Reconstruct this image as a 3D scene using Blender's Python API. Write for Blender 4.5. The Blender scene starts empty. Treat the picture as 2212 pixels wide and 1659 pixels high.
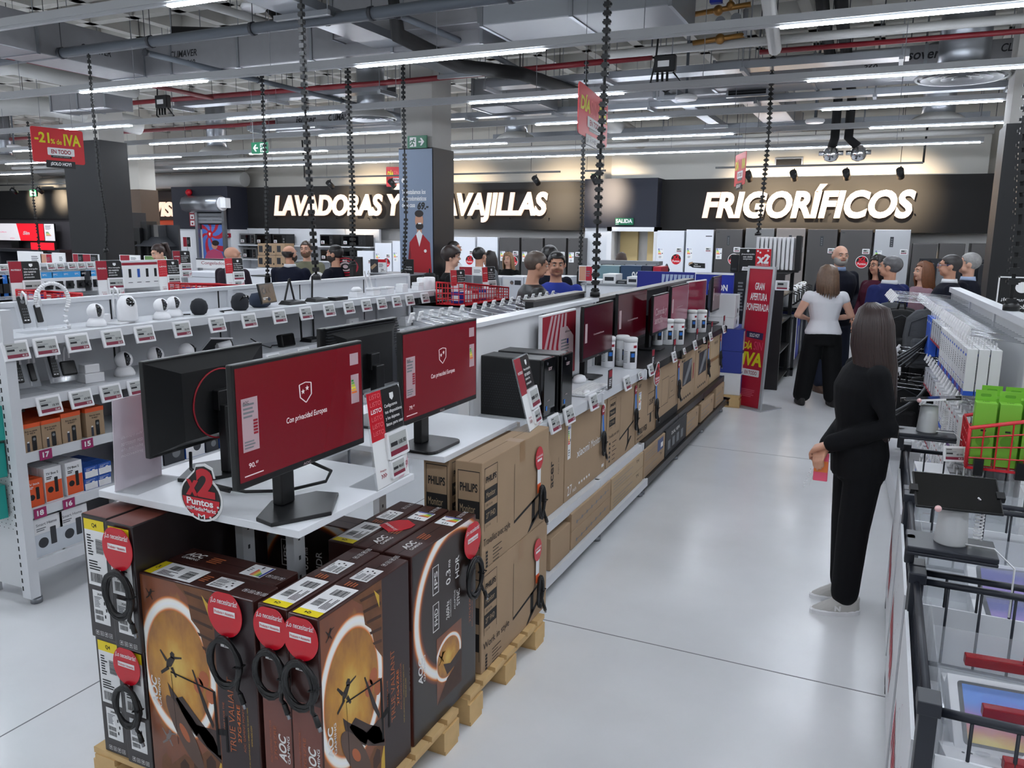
import bpy, bmesh, math, random
from mathutils import Vector, Matrix, Euler
S = bpy.context.scene
COL = S.collection
random.seed(7)
PI = math.pi

# ------------------------------------------------------------ camera, world, exposure
CAMZ = 2.0
FPX, PITCH, YAW, ROLL = 1718.4, math.radians(10.65), math.radians(24.785), math.radians(.609)
fwd = Vector((-math.sin(YAW)*math.cos(PITCH), math.cos(YAW)*math.cos(PITCH), -math.sin(PITCH)))
_r0 = Vector((math.cos(YAW), math.sin(YAW), 0)); _u0 = _r0.cross(fwd)
rgt = math.cos(ROLL)*_r0 + math.sin(ROLL)*_u0
upv = -math.sin(ROLL)*_r0 + math.cos(ROLL)*_u0
CAM = Vector((0, 0, CAMZ))
cam = bpy.data.cameras.new('camera'); cam.sensor_fit = 'HORIZONTAL'; cam.sensor_width = 36
cam.lens = 36*FPX/2212; cam.clip_start = .05; cam.clip_end = 120
cob = bpy.data.objects.new('camera', cam); COL.objects.link(cob)
cob.matrix_world = Matrix(((rgt.x, upv.x, -fwd.x, 0), (rgt.y, upv.y, -fwd.y, 0), (rgt.z, upv.z, -fwd.z, CAMZ), (0, 0, 0, 1)))
S.camera = cob
wd = bpy.data.worlds.new('world'); S.world = wd; wd.use_nodes = True
wd.node_tree.nodes['Background'].inputs[0].default_value = (.75, .8, .9, 1)
wd.node_tree.nodes['Background'].inputs[1].default_value = .05
S.view_settings.view_transform = 'Standard'; S.view_settings.look = 'None'
S.view_settings.gamma = 1; S.view_settings.exposure = .86
S.view_settings.use_curve_mapping = False
LED_STRENGTH = 42
S.cycles.max_bounces = 7; S.cycles.diffuse_bounces = 3; S.cycles.glossy_bounces = 3
S.cycles.transmission_bounces = 5; S.cycles.transparent_max_bounces = 12
S.cycles.caustics_reflective = False; S.cycles.caustics_refractive = False
S.cycles.sample_clamp_indirect = 4; S.cycles.use_denoising = True

# ------------------------------------------------------------ helpers: photo pixel -> point on a real plane
def _ray(x, y): return fwd*FPX + rgt*(x-1106.) + upv*(829.5-y)
def onz(x, y, z): d = _ray(x, y); return CAM + d*((z-CAMZ)/d.z)
def onx(x, y, X): d = _ray(x, y); return CAM + d*(X/d.x)
def ony(x, y, Y): d = _ray(x, y); return CAM + d*(Y/d.y)

# ------------------------------------------------------------ materials
MATS = {}
def srgb(r, g, b):
    f = lambda c: ((c/255)/12.92 if c <= 10 else (((c/255)+.055)/1.055)**2.4)
    return (f(r), f(g), f(b), 1)
def mat(name, rgb, rough=.5, metal=0, emit=0, var=0, scale=8, bump=0, alpha=1, trans=0, coat=0, spec=.5, ecol=None):
    if name in MATS: return MATS[name]
    m = bpy.data.materials.new(name); m.use_nodes = True; MATS[name] = m
    nt = m.node_tree; b = nt.nodes['Principled BSDF']; c = srgb(*rgb)
    b.inputs['Base Color'].default_value = c; b.inputs['Roughness'].default_value = rough
    b.inputs['Metallic'].default_value = metal; b.inputs['Specular IOR Level'].default_value = spec
    if emit:
        b.inputs['Emission Color'].default_value = srgb(*ecol) if ecol else c
        b.inputs['Emission Strength'].default_value = emit
    if alpha < 1: b.inputs['Alpha'].default_value = alpha
    if trans: b.inputs['Transmission Weight'].default_value = trans
    if coat: b.inputs['Coat Weight'].default_value = coat; b.inputs['Coat Roughness'].default_value = .08
    if var or bump:
        tc = nt.nodes.new('ShaderNodeTexCoord'); n = nt.nodes.new('ShaderNodeTexNoise')
        n.inputs['Scale'].default_value = scale; n.inputs['Detail'].default_value = 5
        nt.links.new(tc.outputs['Object'], n.inputs['Vector'])
        if var:
            mx = nt.nodes.new('ShaderNodeMix'); mx.data_type = 'RGBA'
            mx.inputs[6].default_value = tuple(max(0, v*(1-var)) for v in c[:3])+(1,)
            mx.inputs[7].default_value = tuple(min(1, v*(1+var)) for v in c[:3])+(1,)
            nt.links.new(n.outputs[0], mx.inputs[0]); nt.links.new(mx.outputs[2], b.inputs['Base Color'])
        if bump:
            bp = nt.nodes.new('ShaderNodeBump'); bp.inputs['Strength'].default_value = bump
            bp.inputs['Distance'].default_value = .01
            nt.links.new(n.outputs[0], bp.inputs['Height']); nt.links.new(bp.outputs[0], b.inputs['Normal'])
    return m
def nodes(m): return m.node_tree, m.node_tree.nodes['Principled BSDF']

WHITE = mat('white_metal', (212, 214, 218), .4)
WHITE2 = mat('white_laminate', (232, 234, 238), .3, var=.02)
OFFW = mat('white_plastic', (238, 238, 240), .3)
GREYM = mat('grey_metal', (136, 139, 144), .45, .2)
DGREY = mat('dark_grey', (52, 54, 60), .5)
BLACK = mat('black_plastic', (10, 11, 13), .38)
BLACKM = mat('black_matte', (9, 9, 11), .75)
GLOSSB = mat('gloss_black', (6, 6, 8), .08, coat=.4)
NAVYW = mat('navy_paint', (30, 33, 46), .7)
CARD = mat('cardboard', (162, 136, 108), .8, var=.08, scale=5)
CARD2 = mat('cardboard_pale', (174, 150, 120), .8, var=.08, scale=5)
CARDINK = mat('carton_ink', (40, 34, 30), .8)
PAPER = mat('paper', (236, 236, 236), .6)
INK = mat('ink', (30, 30, 34), .7)
INKG = mat('ink_grey', (120, 122, 126), .7)
YELLOW = mat('yellow_label', (238, 214, 30), .5)
RED = mat('signal_red', (200, 18, 38), .3)
DRED = mat('deep_red', (150, 14, 40), .5)
PRED = mat('poster_red', (176, 18, 48), .45)
LIME = mat('lime_yellow', (220, 214, 30), .5)
MAROON = mat('maroon', (120, 24, 62), .5)
GREEN = mat('green_sign', (10, 104, 70), .4)
LGREEN = mat('light_green', (120, 190, 40), .5)
ORANGE = mat('orange', (230, 90, 30), .5)
BLUE = mat('strap_blue', (40, 120, 214), .45)
DBLUE = mat('display_blue', (20, 42, 150), .5)
PINE = mat('pallet_pine', (206, 172, 120), .75, var=.16, scale=14)
STEEL = mat('galvanised', (150, 154, 160), .32, .85, var=.06, scale=3)
CHROME = mat('chrome', (220, 222, 226), .15, 1)
INOX = mat('brushed_steel', (128, 128, 128), .34, .75)
INOXD = mat('dark_steel', (92, 90, 90), .34, .7)
FRW = mat('fridge_white', (226, 229, 236), .3)
CONC = mat('concrete', (172, 170, 166), .85, var=.1, scale=2.5, bump=.15)
CONCW = mat('painted_block', (196, 192, 184), .85, var=.05, scale=1.5)
CEILM = mat('ceiling_concrete', (198, 196, 190), .9, var=.08, scale=2)
FOIL = mat('duct_foil', (142, 142, 146), .42, .45, var=.08, scale=9, bump=.3)
PIPEW = mat('pipe_white', (178, 178, 176), .5)
PIPEG = mat('pipe_grey', (84, 90, 98), .5)
PIPER = mat('pipe_red', (112, 12, 26), .45)
BANDM = mat('band_black', (16, 14, 14), .7)
LED = mat('led_diffuser', (255, 255, 255), .5, emit=LED_STRENGTH, ecol=(236, 244, 255))
LETTER = mat('backlit_letters', (235, 215, 195), .6, emit=.42, ecol=(255, 222, 196))
SKIN = mat('skin', (198, 146, 120), .5, var=.05, scale=12)
SKIN2 = mat('skin_pale', (214, 166, 142), .5, var=.05, scale=12)
EYEW = mat('eye_white', (196, 184, 174), .3)
LIP = mat('lip', (158, 92, 84), .5)
ACR = mat('clear_acrylic', (235, 240, 245), .05, alpha=.16, spec=.8)
FROST = mat('frosted_acrylic', (225, 215, 224), .25, alpha=.72)

# ------------------------------------------------------------ mesh collector
def _frame(d):
    d = Vector(d).normalized(); a = Vector((0, 0, 1)) if abs(d.z) < .95 else Vector((1, 0, 0))
    u = d.cross(a).normalized(); return u, d.cross(u).normalized()
_TXT = {}
def _text(s, bold, shear):
    k = (s, bold, shear)
    if k not in _TXT:
        cu = bpy.data.curves.new('lettering', 'FONT'); cu.body = s; cu.size = 1; cu.offset = bold; cu.shear = shear
        cu.resolution_u = 4; cu.fill_mode = 'FRONT'; cu.align_x = 'LEFT'; cu.space_line = .8
        o = bpy.data.objects.new('lettering', cu); COL.objects.link(o)
        dg = bpy.context.evaluated_depsgraph_get(); me = bpy.data.meshes.new_from_object(o.evaluated_get(dg))
        vs = [(v.co.x, v.co.y) for v in me.vertices]; fs = [tuple(p.vertices) for p in me.polygons]
        bpy.data.objects.remove(o); bpy.data.curves.remove(cu); bpy.data.meshes.remove(me)
        if not vs: vs = [(0, 0), (1, 0), (1, 1)]; fs = []
        x0 = min(v[0] for v in vs); x1 = max(v[0] for v in vs); y0 = min(v[1] for v in vs); y1 = max(v[1] for v in vs)
        _TXT[k] = ([((x-x0)/max(1e-6, x1-x0), (y-y0)/max(1e-6, y1-y0)) for x, y in vs], fs)
    return _TXT[k]
class F:
    """a flat face frame: origin, u (right), v (up); n = outward"""
    def __init__(s, o, u, v, w=1, h=1):
        s.o = Vector(o); s.u = Vector(u).normalized(); s.v = Vector(v).normalized(); s.n = s.u.cross(s.v); s.w = w; s.h = h
    def p(s, a, b, l=0): return s.o + s.u*a + s.v*b + s.n*l
    def rot(s, q=1):
        if q == 1: return F(s.o + s.u*s.w, s.v, -s.u, s.h, s.w)     # text reads bottom-to-top
        return F(s.o + s.v*s.h, -s.v, s.u, s.h, s.w)
class G:
    def __init__(s, m=None): s.v = []; s.f = []; s.fm = []; s.uv = {}; s.ms = []; s.cur = 0; s.sm = []; s.smooth = False; s.mat(m or WHITE)
    def mat(s, m):
        if m not in s.ms: s.ms.append(m)
        s.cur = s.ms.index(m); return s
    def add(s, vs, fs, uv=None):
        b = len(s.v); s.v += [tuple(v) for v in vs]
        for f in fs:
            if uv: s.uv[len(s.f)] = uv
            s.f.append(tuple(i+b for i in f)); s.fm.append(s.cur); s.sm.append(s.smooth)
        return s
    def box(s, x0, x1, y0, y1, z0, z1, M=None):
        vs = [Vector((x, y, z)) for z in (z0, z1) for y in (y0, y1) for x in (x0, x1)]
        if M: vs = [M @ v for v in vs]
        return s.add(vs, [(0, 2, 3, 1), (4, 5, 7, 6), (0, 1, 5, 4), (2, 6, 7, 3), (0, 4, 6, 2), (1, 3, 7, 5)])
    def cbox(s, c, d, M=None):
        c = Vector(c); 
        T = Matrix.Translation(c) @ (M.to_4x4() if M else Matrix())
        return s.box(-d[0]/2, d[0]/2, -d[1]/2, d[1]/2, -d[2]/2, d[2]/2, T)
    def tube(s, pts, r, n=8, cap=True, closed=False):
        pts = [Vector(p) for p in pts]; rs = r if isinstance(r, (list, tuple)) else [r]*len(pts); vs = []; fs = []; N = len(pts)
        pu = None
        for i, p in enumerate(pts):
            if closed: d = pts[(i+1) % N]-pts[i-1]
            else: d = pts[min(i+1, N-1)]-pts[max(i-1, 0)]
            if d.length < 1e-9: d = Vector((0, 0, 1))
            d.normalize()
            if pu is None: u, w = _frame(d)
            else:
                u = pu - d*pu.dot(d)
                if u.length < 1e-6: u, w = _frame(d)
                u.normalize(); w = d.cross(u)
            pu = u
            for k in range(n):
                a = 2*PI*k/n; vs.append(p + (u*math.cos(a) + w*math.sin(a))*rs[i])
        for i in range(N if closed else N-1):
            j = (i+1) % N
            for k in range(n): fs.append((i*n+k, i*n+(k+1) % n, j*n+(k+1) % n, j*n+k))
        s.smooth = n > 5
        s.add(vs, fs); s.smooth = False
        if cap and not closed:
            b = len(s.v)-len(vs)
            s.f.append(tuple(b+k for k in reversed(range(n)))); s.fm.append(s.cur); s.sm.append(False)
            s.f.append(tuple(b+(N-1)*n+k for k in range(n))); s.fm.append(s.cur); s.sm.append(False)
        return s
    def cyl(s, a, b, r, r2=None, n=16): return s.tube([a, b], [r, r if r2 is None else r2], n)
    def lathe(s, prof, c=(0, 0, 0), n=20, axis=None, sx=1, sy=1, cap=True):
        c = Vector(c); vs = []; fs = []
        for r, z in prof:
            for k in range(n): a = 2*PI*k/n; vs.append(Vector((r*math.cos(a)*sx, r*math.sin(a)*sy, z)))
        if axis:
            q = Vector((0, 0, 1)).rotation_difference(Vector(axis)); vs = [q @ v for v in vs]
        vs = [v+c for v in vs]
        for i in range(len(prof)-1):
            for k in range(n): fs.append((i*n+k, i*n+(k+1) % n, (i+1)*n+(k+1) % n, (i+1)*n+k))
        s.smooth = True; s.add(vs, fs); s.smooth = False; b = len(s.v)-len(vs)
        if cap and prof[0][0] > 1e-4: s.f.append(tuple(b+k for k in reversed(range(n)))); s.fm.append(s.cur); s.sm.append(False)
        if cap and prof[-1][0] > 1e-4: s.f.append(tuple(b+(len(prof)-1)*n+k for k in range(n))); s.fm.append(s.cur); s.sm.append(False)
        return s
    def ball(s, c, r, n=16, m=10):
        r = r if isinstance(r, (tuple, list)) else (r, r, r); vs = []; fs = []
        for i in range(m+1):
            t = PI*i/m
            for k in range(n): a = 2*PI*k/n; vs.append((c[0]+r[0]*math.sin(t)*math.cos(a), c[1]+r[1]*math.sin(t)*math.sin(a), c[2]-r[2]*math.cos(t)))
        for i in range(m):
            for k in range(n): fs.append((i*n+k, i*n+(k+1) % n, (i+1)*n+(k+1) % n, (i+1)*n+k))
        s.smooth = True; s.add(vs, fs); s.smooth = False; return s
    def quad(s, pts): return s.add(pts, [(0, 1, 2, 3)], uv=[(0, 0), (1, 0), (1, 1), (0, 1)])
    def poly(s, fr, pts, l=.001, th=0):
        n = len(pts); a = [fr.p(x, y, l) for x, y in pts]
        if th <= 0: return s.add(a, [tuple(range(n))])
        b = [fr.p(x, y, l-th) for x, y in pts]
        return s.add(a+b, [tuple(range(n)), tuple(reversed(range(n, 2*n)))] + [(i, n+i, n+(i+1) % n, (i+1) % n) for i in range(n)])
    def rect(s, fr, x0, y0, x1, y1, l=.001): return s.quad([fr.p(x0, y0, l), fr.p(x1, y0, l), fr.p(x1, y1, l), fr.p(x0, y1, l)])
    def text(s, fr, t, x0, y0, w, h, l=.0018, bold=.012, shear=0, th=0):
        vs, fs = _text(t, bold, shear)
        a = [fr.p(x0+x*w, y0+y*h, l) for x, y in vs]
        s.add(a, fs)
        if th:
            b = [fr.p(x0+x*w, y0+y*h, l-th) for x, y in vs]; n = len(vs); ed = {}
            for f in fs:
                for i in range(len(f)):
                    e = (f[i], f[(i+1) % len(f)])
                    if (e[1], e[0]) in ed: del ed[(e[1], e[0])]
                    else: ed[e] = 1
            s.add(a+b, [(p, n+p, n+q, q) for p, q in ed])
        return s
    def build(s, name, parent=None, loc=None, rotz=0, bev=0, sub=0):
        me = bpy.data.meshes.new(name); me.from_pydata(s.v, [], s.f)
        for m in s.ms: me.materials.append(m)
        me.polygons.foreach_set('material_index', s.fm); me.polygons.foreach_set('use_smooth', s.sm)
        if s.uv:
            ul = me.uv_layers.new(name='UVMap')
            for fi, uv in s.uv.items():
                p = me.polygons[fi]
                for k, li in enumerate(p.loop_indices): ul.data[li].uv = uv[k]
        me.update()
        o = bpy.data.objects.new(name, me); COL.objects.link(o)
        if parent: o.parent = parent
        if loc is not None: o.location = loc
        o.rotation_euler.z = rotz
        if bev:
            b = o.modifiers.new('bevel', 'BEVEL'); b.width = bev; b.segments = 2; b.limit_method = 'ANGLE'
        if sub:
            b = o.modifiers.new('sub', 'SUBSURF'); b.levels = sub; b.render_levels = sub
        return o
def tag(o, label, cat, group=None, kind=None):
    o['label'] = label; o['category'] = cat
    if group: o['group'] = group
    if kind: o['kind'] = kind
    return o
def thing(name, label, cat, loc=(0, 0, 0), rotz=0, group=None):
    o = bpy.data.objects.new(name, None); COL.objects.link(o); o.empty_display_size = .05
    o.location = loc; o.rotation_euler = (0, 0, rotz); return tag(o, label, cat, group)
def struct(name, g, bev=0):
    o = g.build(name, bev=bev); o['kind'] = 'structure'; return o
def dup(root, loc, rotz=0, label=None, group=None, scale=None):
    r = root.copy(); COL.objects.link(r); r.location = loc; r.rotation_euler = (0, 0, rotz)
    if label: r['label'] = label
    if group: r['group'] = group
    if scale: r.scale = scale
    for ch in list(root.children):
        c = ch.copy(); COL.objects.link(c); c.parent = r
        for g in ch.children:
            d = g.copy(); COL.objects.link(d); d.parent = c
    return r
ORD = ['first', 'second', 'third', 'fourth', 'fifth', 'sixth', 'seventh', 'eighth', 'ninth', 'tenth', 'eleventh', 'twelfth', 'thirteenth', 'fourteenth', 'fifteenth', 'sixteenth', 'seventeenth', 'eighteenth', 'nineteenth', 'twentieth']
def ordw(i):
    if i < 20: return ORD[i]
    t = ['twenty', 'thirty', 'forty', 'fifty', 'sixty', 'seventy', 'eighty'][(i+1)//10-2]
    return t+'-'+ORD[(i+1) % 10-1] if (i+1) % 10 else t[:-1]+'ieth'
def Rz(a): return Matrix.Rotation(a, 4, 'Z')
def Rx(a): return Matrix.Rotation(a, 4, 'X')
def Ry(a): return Matrix.Rotation(a, 4, 'Y')
def circ(cx, cy, rx, ry=None, n=20, a0=0, a1=2*PI):
    ry = rx if ry is None else ry; full = abs(a1-a0-2*PI) < 1e-6
    return [(cx+rx*math.cos(a0+(a1-a0)*i/(n if full else n-1)), cy+ry*math.sin(a0+(a1-a0)*i/(n if full else n-1))) for i in range(n)]
def rrect(x0, y0, x1, y1, r, n=4):
    o = []
    for cx_, cy_, a in ((x1-r, y0+r, -PI/2), (x1-r, y1-r, 0), (x0+r, y1-r, PI/2), (x0+r, y0+r, PI)):
        o += circ(cx_, cy_, r, r, n+1, a, a+PI/2)
    return o
# ------------------------------------------------------------ the setting
ZB, ZT = 2.12, 3.305      # black band above the goods
def floor_mat():
    m = mat('polished_concrete', (168, 170, 173), .21, spec=.5); nt, b = nodes(m)
    tc = nt.nodes.new('ShaderNodeTexCoord'); n = nt.nodes.new('ShaderNodeTexNoise'); n.inputs['Scale'].default_value = .9; n.inputs['Detail'].default_value = 8
    nt.links.new(tc.outputs['Object'], n.inputs['Vector'])
    r = nt.nodes.new('ShaderNodeValToRGB'); r.color_ramp.elements[0].position = .3; r.color_ramp.elements[1].position = .75
    r.color_ramp.elements[0].color = srgb(214, 215, 217); r.color_ramp.elements[1].color = srgb(236, 237, 239)
    nt.links.new(n.outputs[0], r.inputs[0]); nt.links.new(r.outputs[0], b.inputs['Base Color'])
    return m
FLOORM = floor_mat(); JOINT = mat('floor_joint', (128, 130, 133), .7)
struct('floor', G(FLOORM).box(-34, 9, -6, 22, -.2, 0))
g = G(JOINT)
for y in (3.62, 7.55, 13.2): g.box(-33.9, 8.9, y-.003, y+.003, -.001, .0012)
for x in (-3.05, 2.6): g.box(x-.003, x+.003, -5.9, 21, -.001, .0012)
struct('trim_1', g)
g = G(CEILM); g.box(-34, 9, -6, 22, 5.34, 5.6)
x = -33.5
while x < 9: g.box(x-.08, x+.08, -6, 22, 5.12, 5.46); x += .92
y = -5.6
while y < 22: g.box(-34, 9, y-.08, y+.08, 5.12, 5.46); y += .92
struct('ceiling', g)
UPW = mat('upper_wall', (206, 202, 194), .85, var=.04, scale=1.2)
struct('wall_back', G(UPW).box(-34, 9, 19.75, 20, 0, 5.5))
struct('wall_left', G(CONCW).box(-34.2, -34, -6, 20, 0, 5.5))
struct('wall_right', G(CONCW).box(6, 6.2, -6, 20, 0, 5.5))
struct('wall_front', G(CONCW).box(-34, 6.2, -6.2, -6, 0, 5.5))
NICHE = mat('niche_white', (226, 224, 222), .6)
struct('wall_niche', G(NICHE).box(-17.66, 2.4, 19.45, 19.74, 0, 2.6))
# black header bands
g = G(BANDM); g.box(-17.66, -6.72, 19.0, 19.74, ZB, ZT); struct('trim_2', g)
struct('trim_3', G(BANDM).box(-4.93, 2.4, 19.0, 19.74, ZB, ZT))
g = G(NAVYW); g.box(-6.72, -4.93, 18.62, 19.74, ZB+.06, ZT+.02); struct('trim_4', g)
g = G(WHITE2); g.box(-6.72, -6.1, 18.72, 19.74, 0, ZB+.06); g.box(-4.85, -4.4, 18.95, 19.74, 0, ZB); struct('wall_exit', g)
UPF = mat('upper_plaster', (216, 214, 208), .8)
struct('wall_upper', G(UPF).box(-6.3, 1.75, 19.35, 19.74, ZT, 4.3))
# exit doorway
g = G(OFFW); g.box(-6.12, -6.0, 18.6, 18.85, 0, 2.2); g.box(-4.97, -4.85, 18.6, 18.85, 0, 2.2); g.box(-6.12, -4.85, 18.6, 18.85, 2.1, 2.2)
d = struct('door_1', g)
BEIGE = mat('corridor_beige', (222, 196, 140), .6)
g = G(BEIGE); g.box(-6.0, -5.55, 19.3, 19.4, 0, 2.1); g.box(-5.55, -5.28, 19.5, 19.55, 0, 2.1); g.box(-5.28, -4.97, 19.2, 19.25, 0, 2.1); struct('wall_corridor', g)
# shutter block on the left of the back wall
g = G(NAVYW); g.box(-19.9, -17.66, 18.2, 19.74, 2.06, ZT); struct('trim_5', g)
struct('wall_shutter', G(WHITE2).box(-19.9, -17.66, 18.25, 19.74, 0, 2.06))
# televisions corner
BRB = mat('band_brown', (40, 30, 28), .7)
struct('trim_6', G(BRB).box(-27.5, -19.9, 19.6, 19.74, 2.35, ZT))
ORW = mat('orange_wall', (206, 76, 40), .6); struct('wall_television', G(ORW).box(-24, -19.9, 19.68, 19.74, 0, 2.35))
struct('trim_7', G(BLACKM).box(-33.9, -24.6, 18.4, 19.7, 2.35, ZT))
struct('wall_screens', G(mat('screen_wall', (70, 66, 70), .7)).box(-33.9, -24.6, 18.5, 19.7, 0, 2.35))

# columns
CLAD = mat('column_cladding', (11, 12, 16), .55)
def column(x0, x1, y0, y1, zt, low, high, poster=None):
    g = G(high); g.box(x0+.03, x1-.03, y0+.03, y1-.03, zt, 5.3)
    g.mat(low); g.box(x0, x1, y0, y1, 0, zt)
    o = struct('column', g); o['label'] = 'square concrete column with dark cladding on its lower part'; return o
column(-7.05, -6.43, 10.95, 11.6, 3.3, CLAD, CONC)
column(1.12, 1.75, 10.95, 11.6, 3.3, CLAD, CONC)
column(-14.2, -13.2, 10.5, 11.1, 3.62, CLAD, CONC)
column(-19.15, -18.55, 15.9, 16.5, 3.1, mat('brown_clad', (92, 74, 60), .6), UPW)

# ------------------------------------------------------------ lighting rails
LZ = 3.7
RAILM = mat('rail_white', (178, 180, 183), .45)
def rail(y, x0, x1, lit, label, name='light_rail', period=True):
    t = thing(name, label, 'light', (0, y, LZ), group='rows of ceiling light rails')
    g = G(RAILM); g.box(x0, x1, -.035, .035, .018, .085); g.box(x0, x1, -.022, .022, .0, .02); g.build('housing', t)
    x = math.ceil(x0/2.1)*2.1
    while x < x1: G(GREYM).cyl((x, 0, .085), (x, 0, 5.46-LZ), .004, n=4).build('suspension_wire', t); x += 2.1
    for a, b in lit:
        g = G(LED); g.box(a, b, -.024, .024, -.014, .0); g.build('led_strip', t)
def lits(x0, x1, ph=-.95): 
    o = []; k = -8
    while k < 3:
        a = ph+4.2*k
        if a >= x0 and a+2.1 <= x1: o.append((a, a+2.1))
        k += 1
    return o
X0, X1 = -30, 5.6
rail(-2.5, X0, X1, lits(X0, X1), 'white light rail hanging behind the camera')
rail(0, X0, X1, lits(X0, X1), 'white light rail above the camera')
rail(2.4, X0, X1, lits(X0, X1), 'white light rail just overhead of the front display table')
rail(4.81, X0, X1, lits(X0, X1), 'white light rail at the very top, first row in view')
rail(7.24, X0, X1, lits(X0, X1), 'white light rail crossing in front of the bare column top, second row in view')
rail(9.74, X0, X1, lits(X0, X1), 'white light rail in front of the round ceiling diffusers, third row in view')
rail(11.95, X0, X1, lits(X0, X1), 'white light rail just behind the clad columns, fourth row in view')
rail(14.15, X0, X1, lits(X0, X1, -.4), 'white light rail between columns and back wall, fifth row in view')
rail(16.8, X0, 1.4, [(-26.8, -24.2), (-22.6, -20.6), (-18.2, 1.35)], 'long unbroken light rail nearest the back wall')

# ------------------------------------------------------------ ceiling services
def pipe(name, label, cat, pts, r, m, n=10, rings=0, group=None):
    t = thing(name, label, cat, (0, 0, 0), group=group)
    G(m).tube(pts, r, n).build('pipe_run', t)
    P = [Vector(p) for p in pts]
    for a, b in zip(P, P[1:]):
        d = b-a; k = max(1, int(d.length/1.5))
        for i in range(k+1):
            q = a+d*(i/k); g = G(DGREY)
            if rings: g.cyl(q-d.normalized()*.02, q+d.normalized()*.02, r*1.25, n=8)
            if abs(d.z) < .5*d.length: g.cyl(q+Vector((0, 0, r)), (q.x, q.y, 5.46), .006, n=4)
            if g.v: g.build('hanger', t)
    return t
pipe('drain_pipe', 'grey drain pipe with clamps running across the ceiling at the top left', 'pipe', [(-16, 7.32, 4.2), (-3.4, 7.25, 4.2), (2, 7.2, 4.2)], .06, PIPEG, rings=1)
pipe('drain_pipe', 'thin grey branch pipe under the waffle ceiling, left of the metal tray', 'pipe', [(-8.36, 7.4, 4.12), (-8.3, 11.2, 4.12), (-8.3, 13, 4.12)], .035, PIPEG, rings=1)
pipe('drain_pipe', 'thin grey branch pipe with bend beside the black duct drop', 'pipe', [(-5.6, 7.35, 4.2), (-4.75, 7.4, 4.2), (-4.66, 9.3, 4.2), (-4.6, 11, 4.1)], .035, PIPEG, rings=1)
pipe('sprinkler_pipe', 'dark red sprinkler pipe left of the centre column', 'pipe', [(-13, 10.7, 4.25), (-11.1, 10.7, 4.25), (-6.7, 10.75, 4.25), (-3, 10.75, 4.3)], .04, PIPER)
pipe('sprinkler_pipe', 'dark red sprinkler pipe at the upper left beside the foil duct', 'pipe', [(-10.6, 6.2, 4.2), (-10.5, 9.2, 4.2), (-10.5, 10.6, 4.2)], .035, PIPER)
pipe('sprinkler_pipe', 'dark red sprinkler pipe at the upper right behind the round duct', 'pipe', [(-1.6, 10.52, 4.2), (5, 10.55, 4.2)], .03, PIPER)
pipe('sprinkler_pipe', 'dark red sprinkler pipe over the left display area', 'pipe', [(-20, 13.4, 4.2), (-12.6, 13.4, 4.2), (-11.3, 13.3, 4.2)], .04, PIPER)
pipe('water_pipe', 'white downpipe sloping at the upper right of the ceiling', 'pipe', [(-1.15, 7.2, 5.2), (-1.3, 8.6, 4.5), (-1.38, 10.2, 4.15)], .075, PIPEW)
pipe('air_pipe', 'thick white round air pipe with elbow at the far left', 'duct', [(-20, 9.8, 4.2), (-14.3, 9.9, 4.2), (-13.7, 10.2, 4.15), (-13.4, 11.6, 4.0)], .17, PIPEW, 16)
pipe('air_pipe', 'white round air pipe above the foil duct at the left', 'duct', [(-14, 7.8, 4.32), (-11.6, 7.9, 4.3), (-11.2, 8.4, 4.2), (-11.15, 9.6, 4.2)], .12, PIPEW, 14)
pipe('air_pipe', 'white round air pipe slanting behind the red promotion sign', 'duct', [(-5.35, 13.4, 4.2), (-5.2, 16, 4.2), (-5.46, 18.9, 4.2)], .19, PIPEW, 16)
pipe('air_pipe', 'white horizontal air pipe right of the centre column', 'duct', [(-6.2, 13.6, 4.15), (-4.9, 13.55, 4.2), (-4.9, 14.5, 4.2)], .16, PIPEW, 14)
pipe('air_pipe', 'upper thick beige pipe over the televisions sign', 'duct', [(-27, 19.1, 4.05), (-17.8, 19.1, 4.05)], .24, PIPEW, 16)
pipe('air_pipe', 'lower thick beige pipe over the televisions sign', 'duct', [(-27, 19.1, 3.55), (-17.8, 19.1, 3.55)], .22, PIPEW, 16)
pipe('water_pipe', 'long white pipe run along the back of the ceiling', 'pipe', [(-26, 17.4, 3.95), (1.6, 17.4, 3.95)], .055, PIPEW)
pipe('water_pipe', 'thin white pipe run over the air handling unit', 'pipe', [(-3.4, 10.2, 4.25), (4.5, 10.15, 4.25)], .05, PIPEW)
pipe('water_pipe', 'thin white pipe along the waffle ceiling at the top left', 'pipe', [(-7.7, 6.4, 4.65), (-7.4, 9.6, 4.65)], .05, PIPEW)
pipe('insulated_pipe', 'black insulated pipe with elbows dropping beside the bare column top', 'pipe', [(-7.6, 6.6, 4.9), (-5.0, 7.6, 4.9), (-4.98, 7.75, 4.1), (-5.0, 9.2, 4.05), (-4.5, 9.9, 4.05), (-4.2, 12.4, 4.05)], .085, BLACKM)
pipe('insulated_pipe', 'black insulated pipe running behind the waffle ribs at the left', 'pipe', [(-9.4, 8.8, 4.75), (-7.9, 9.6, 4.75), (-7.3, 8.2, 4.9)], .08, BLACKM)
pipe('insulated_pipe', 'left black insulated pipe dropping to the pumps at the right', 'pipe', [(-.93, 9.3, 5.1), (-.9, 10.6, 4.5), (-.98, 15.4, 4.4), (-.98, 15.4, 3.7), (-1.02, 15.42, 3.55)], .075, BLACKM)
pipe('insulated_pipe', 'right black insulated pipe dropping to the pumps at the right', 'pipe', [(-.73, 9.3, 5.1), (-.7, 10.6, 4.5), (-.76, 15.4, 4.4), (-.76, 15.4, 3.7), (-.6, 15.42, 3.55)], .075, BLACKM)
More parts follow.
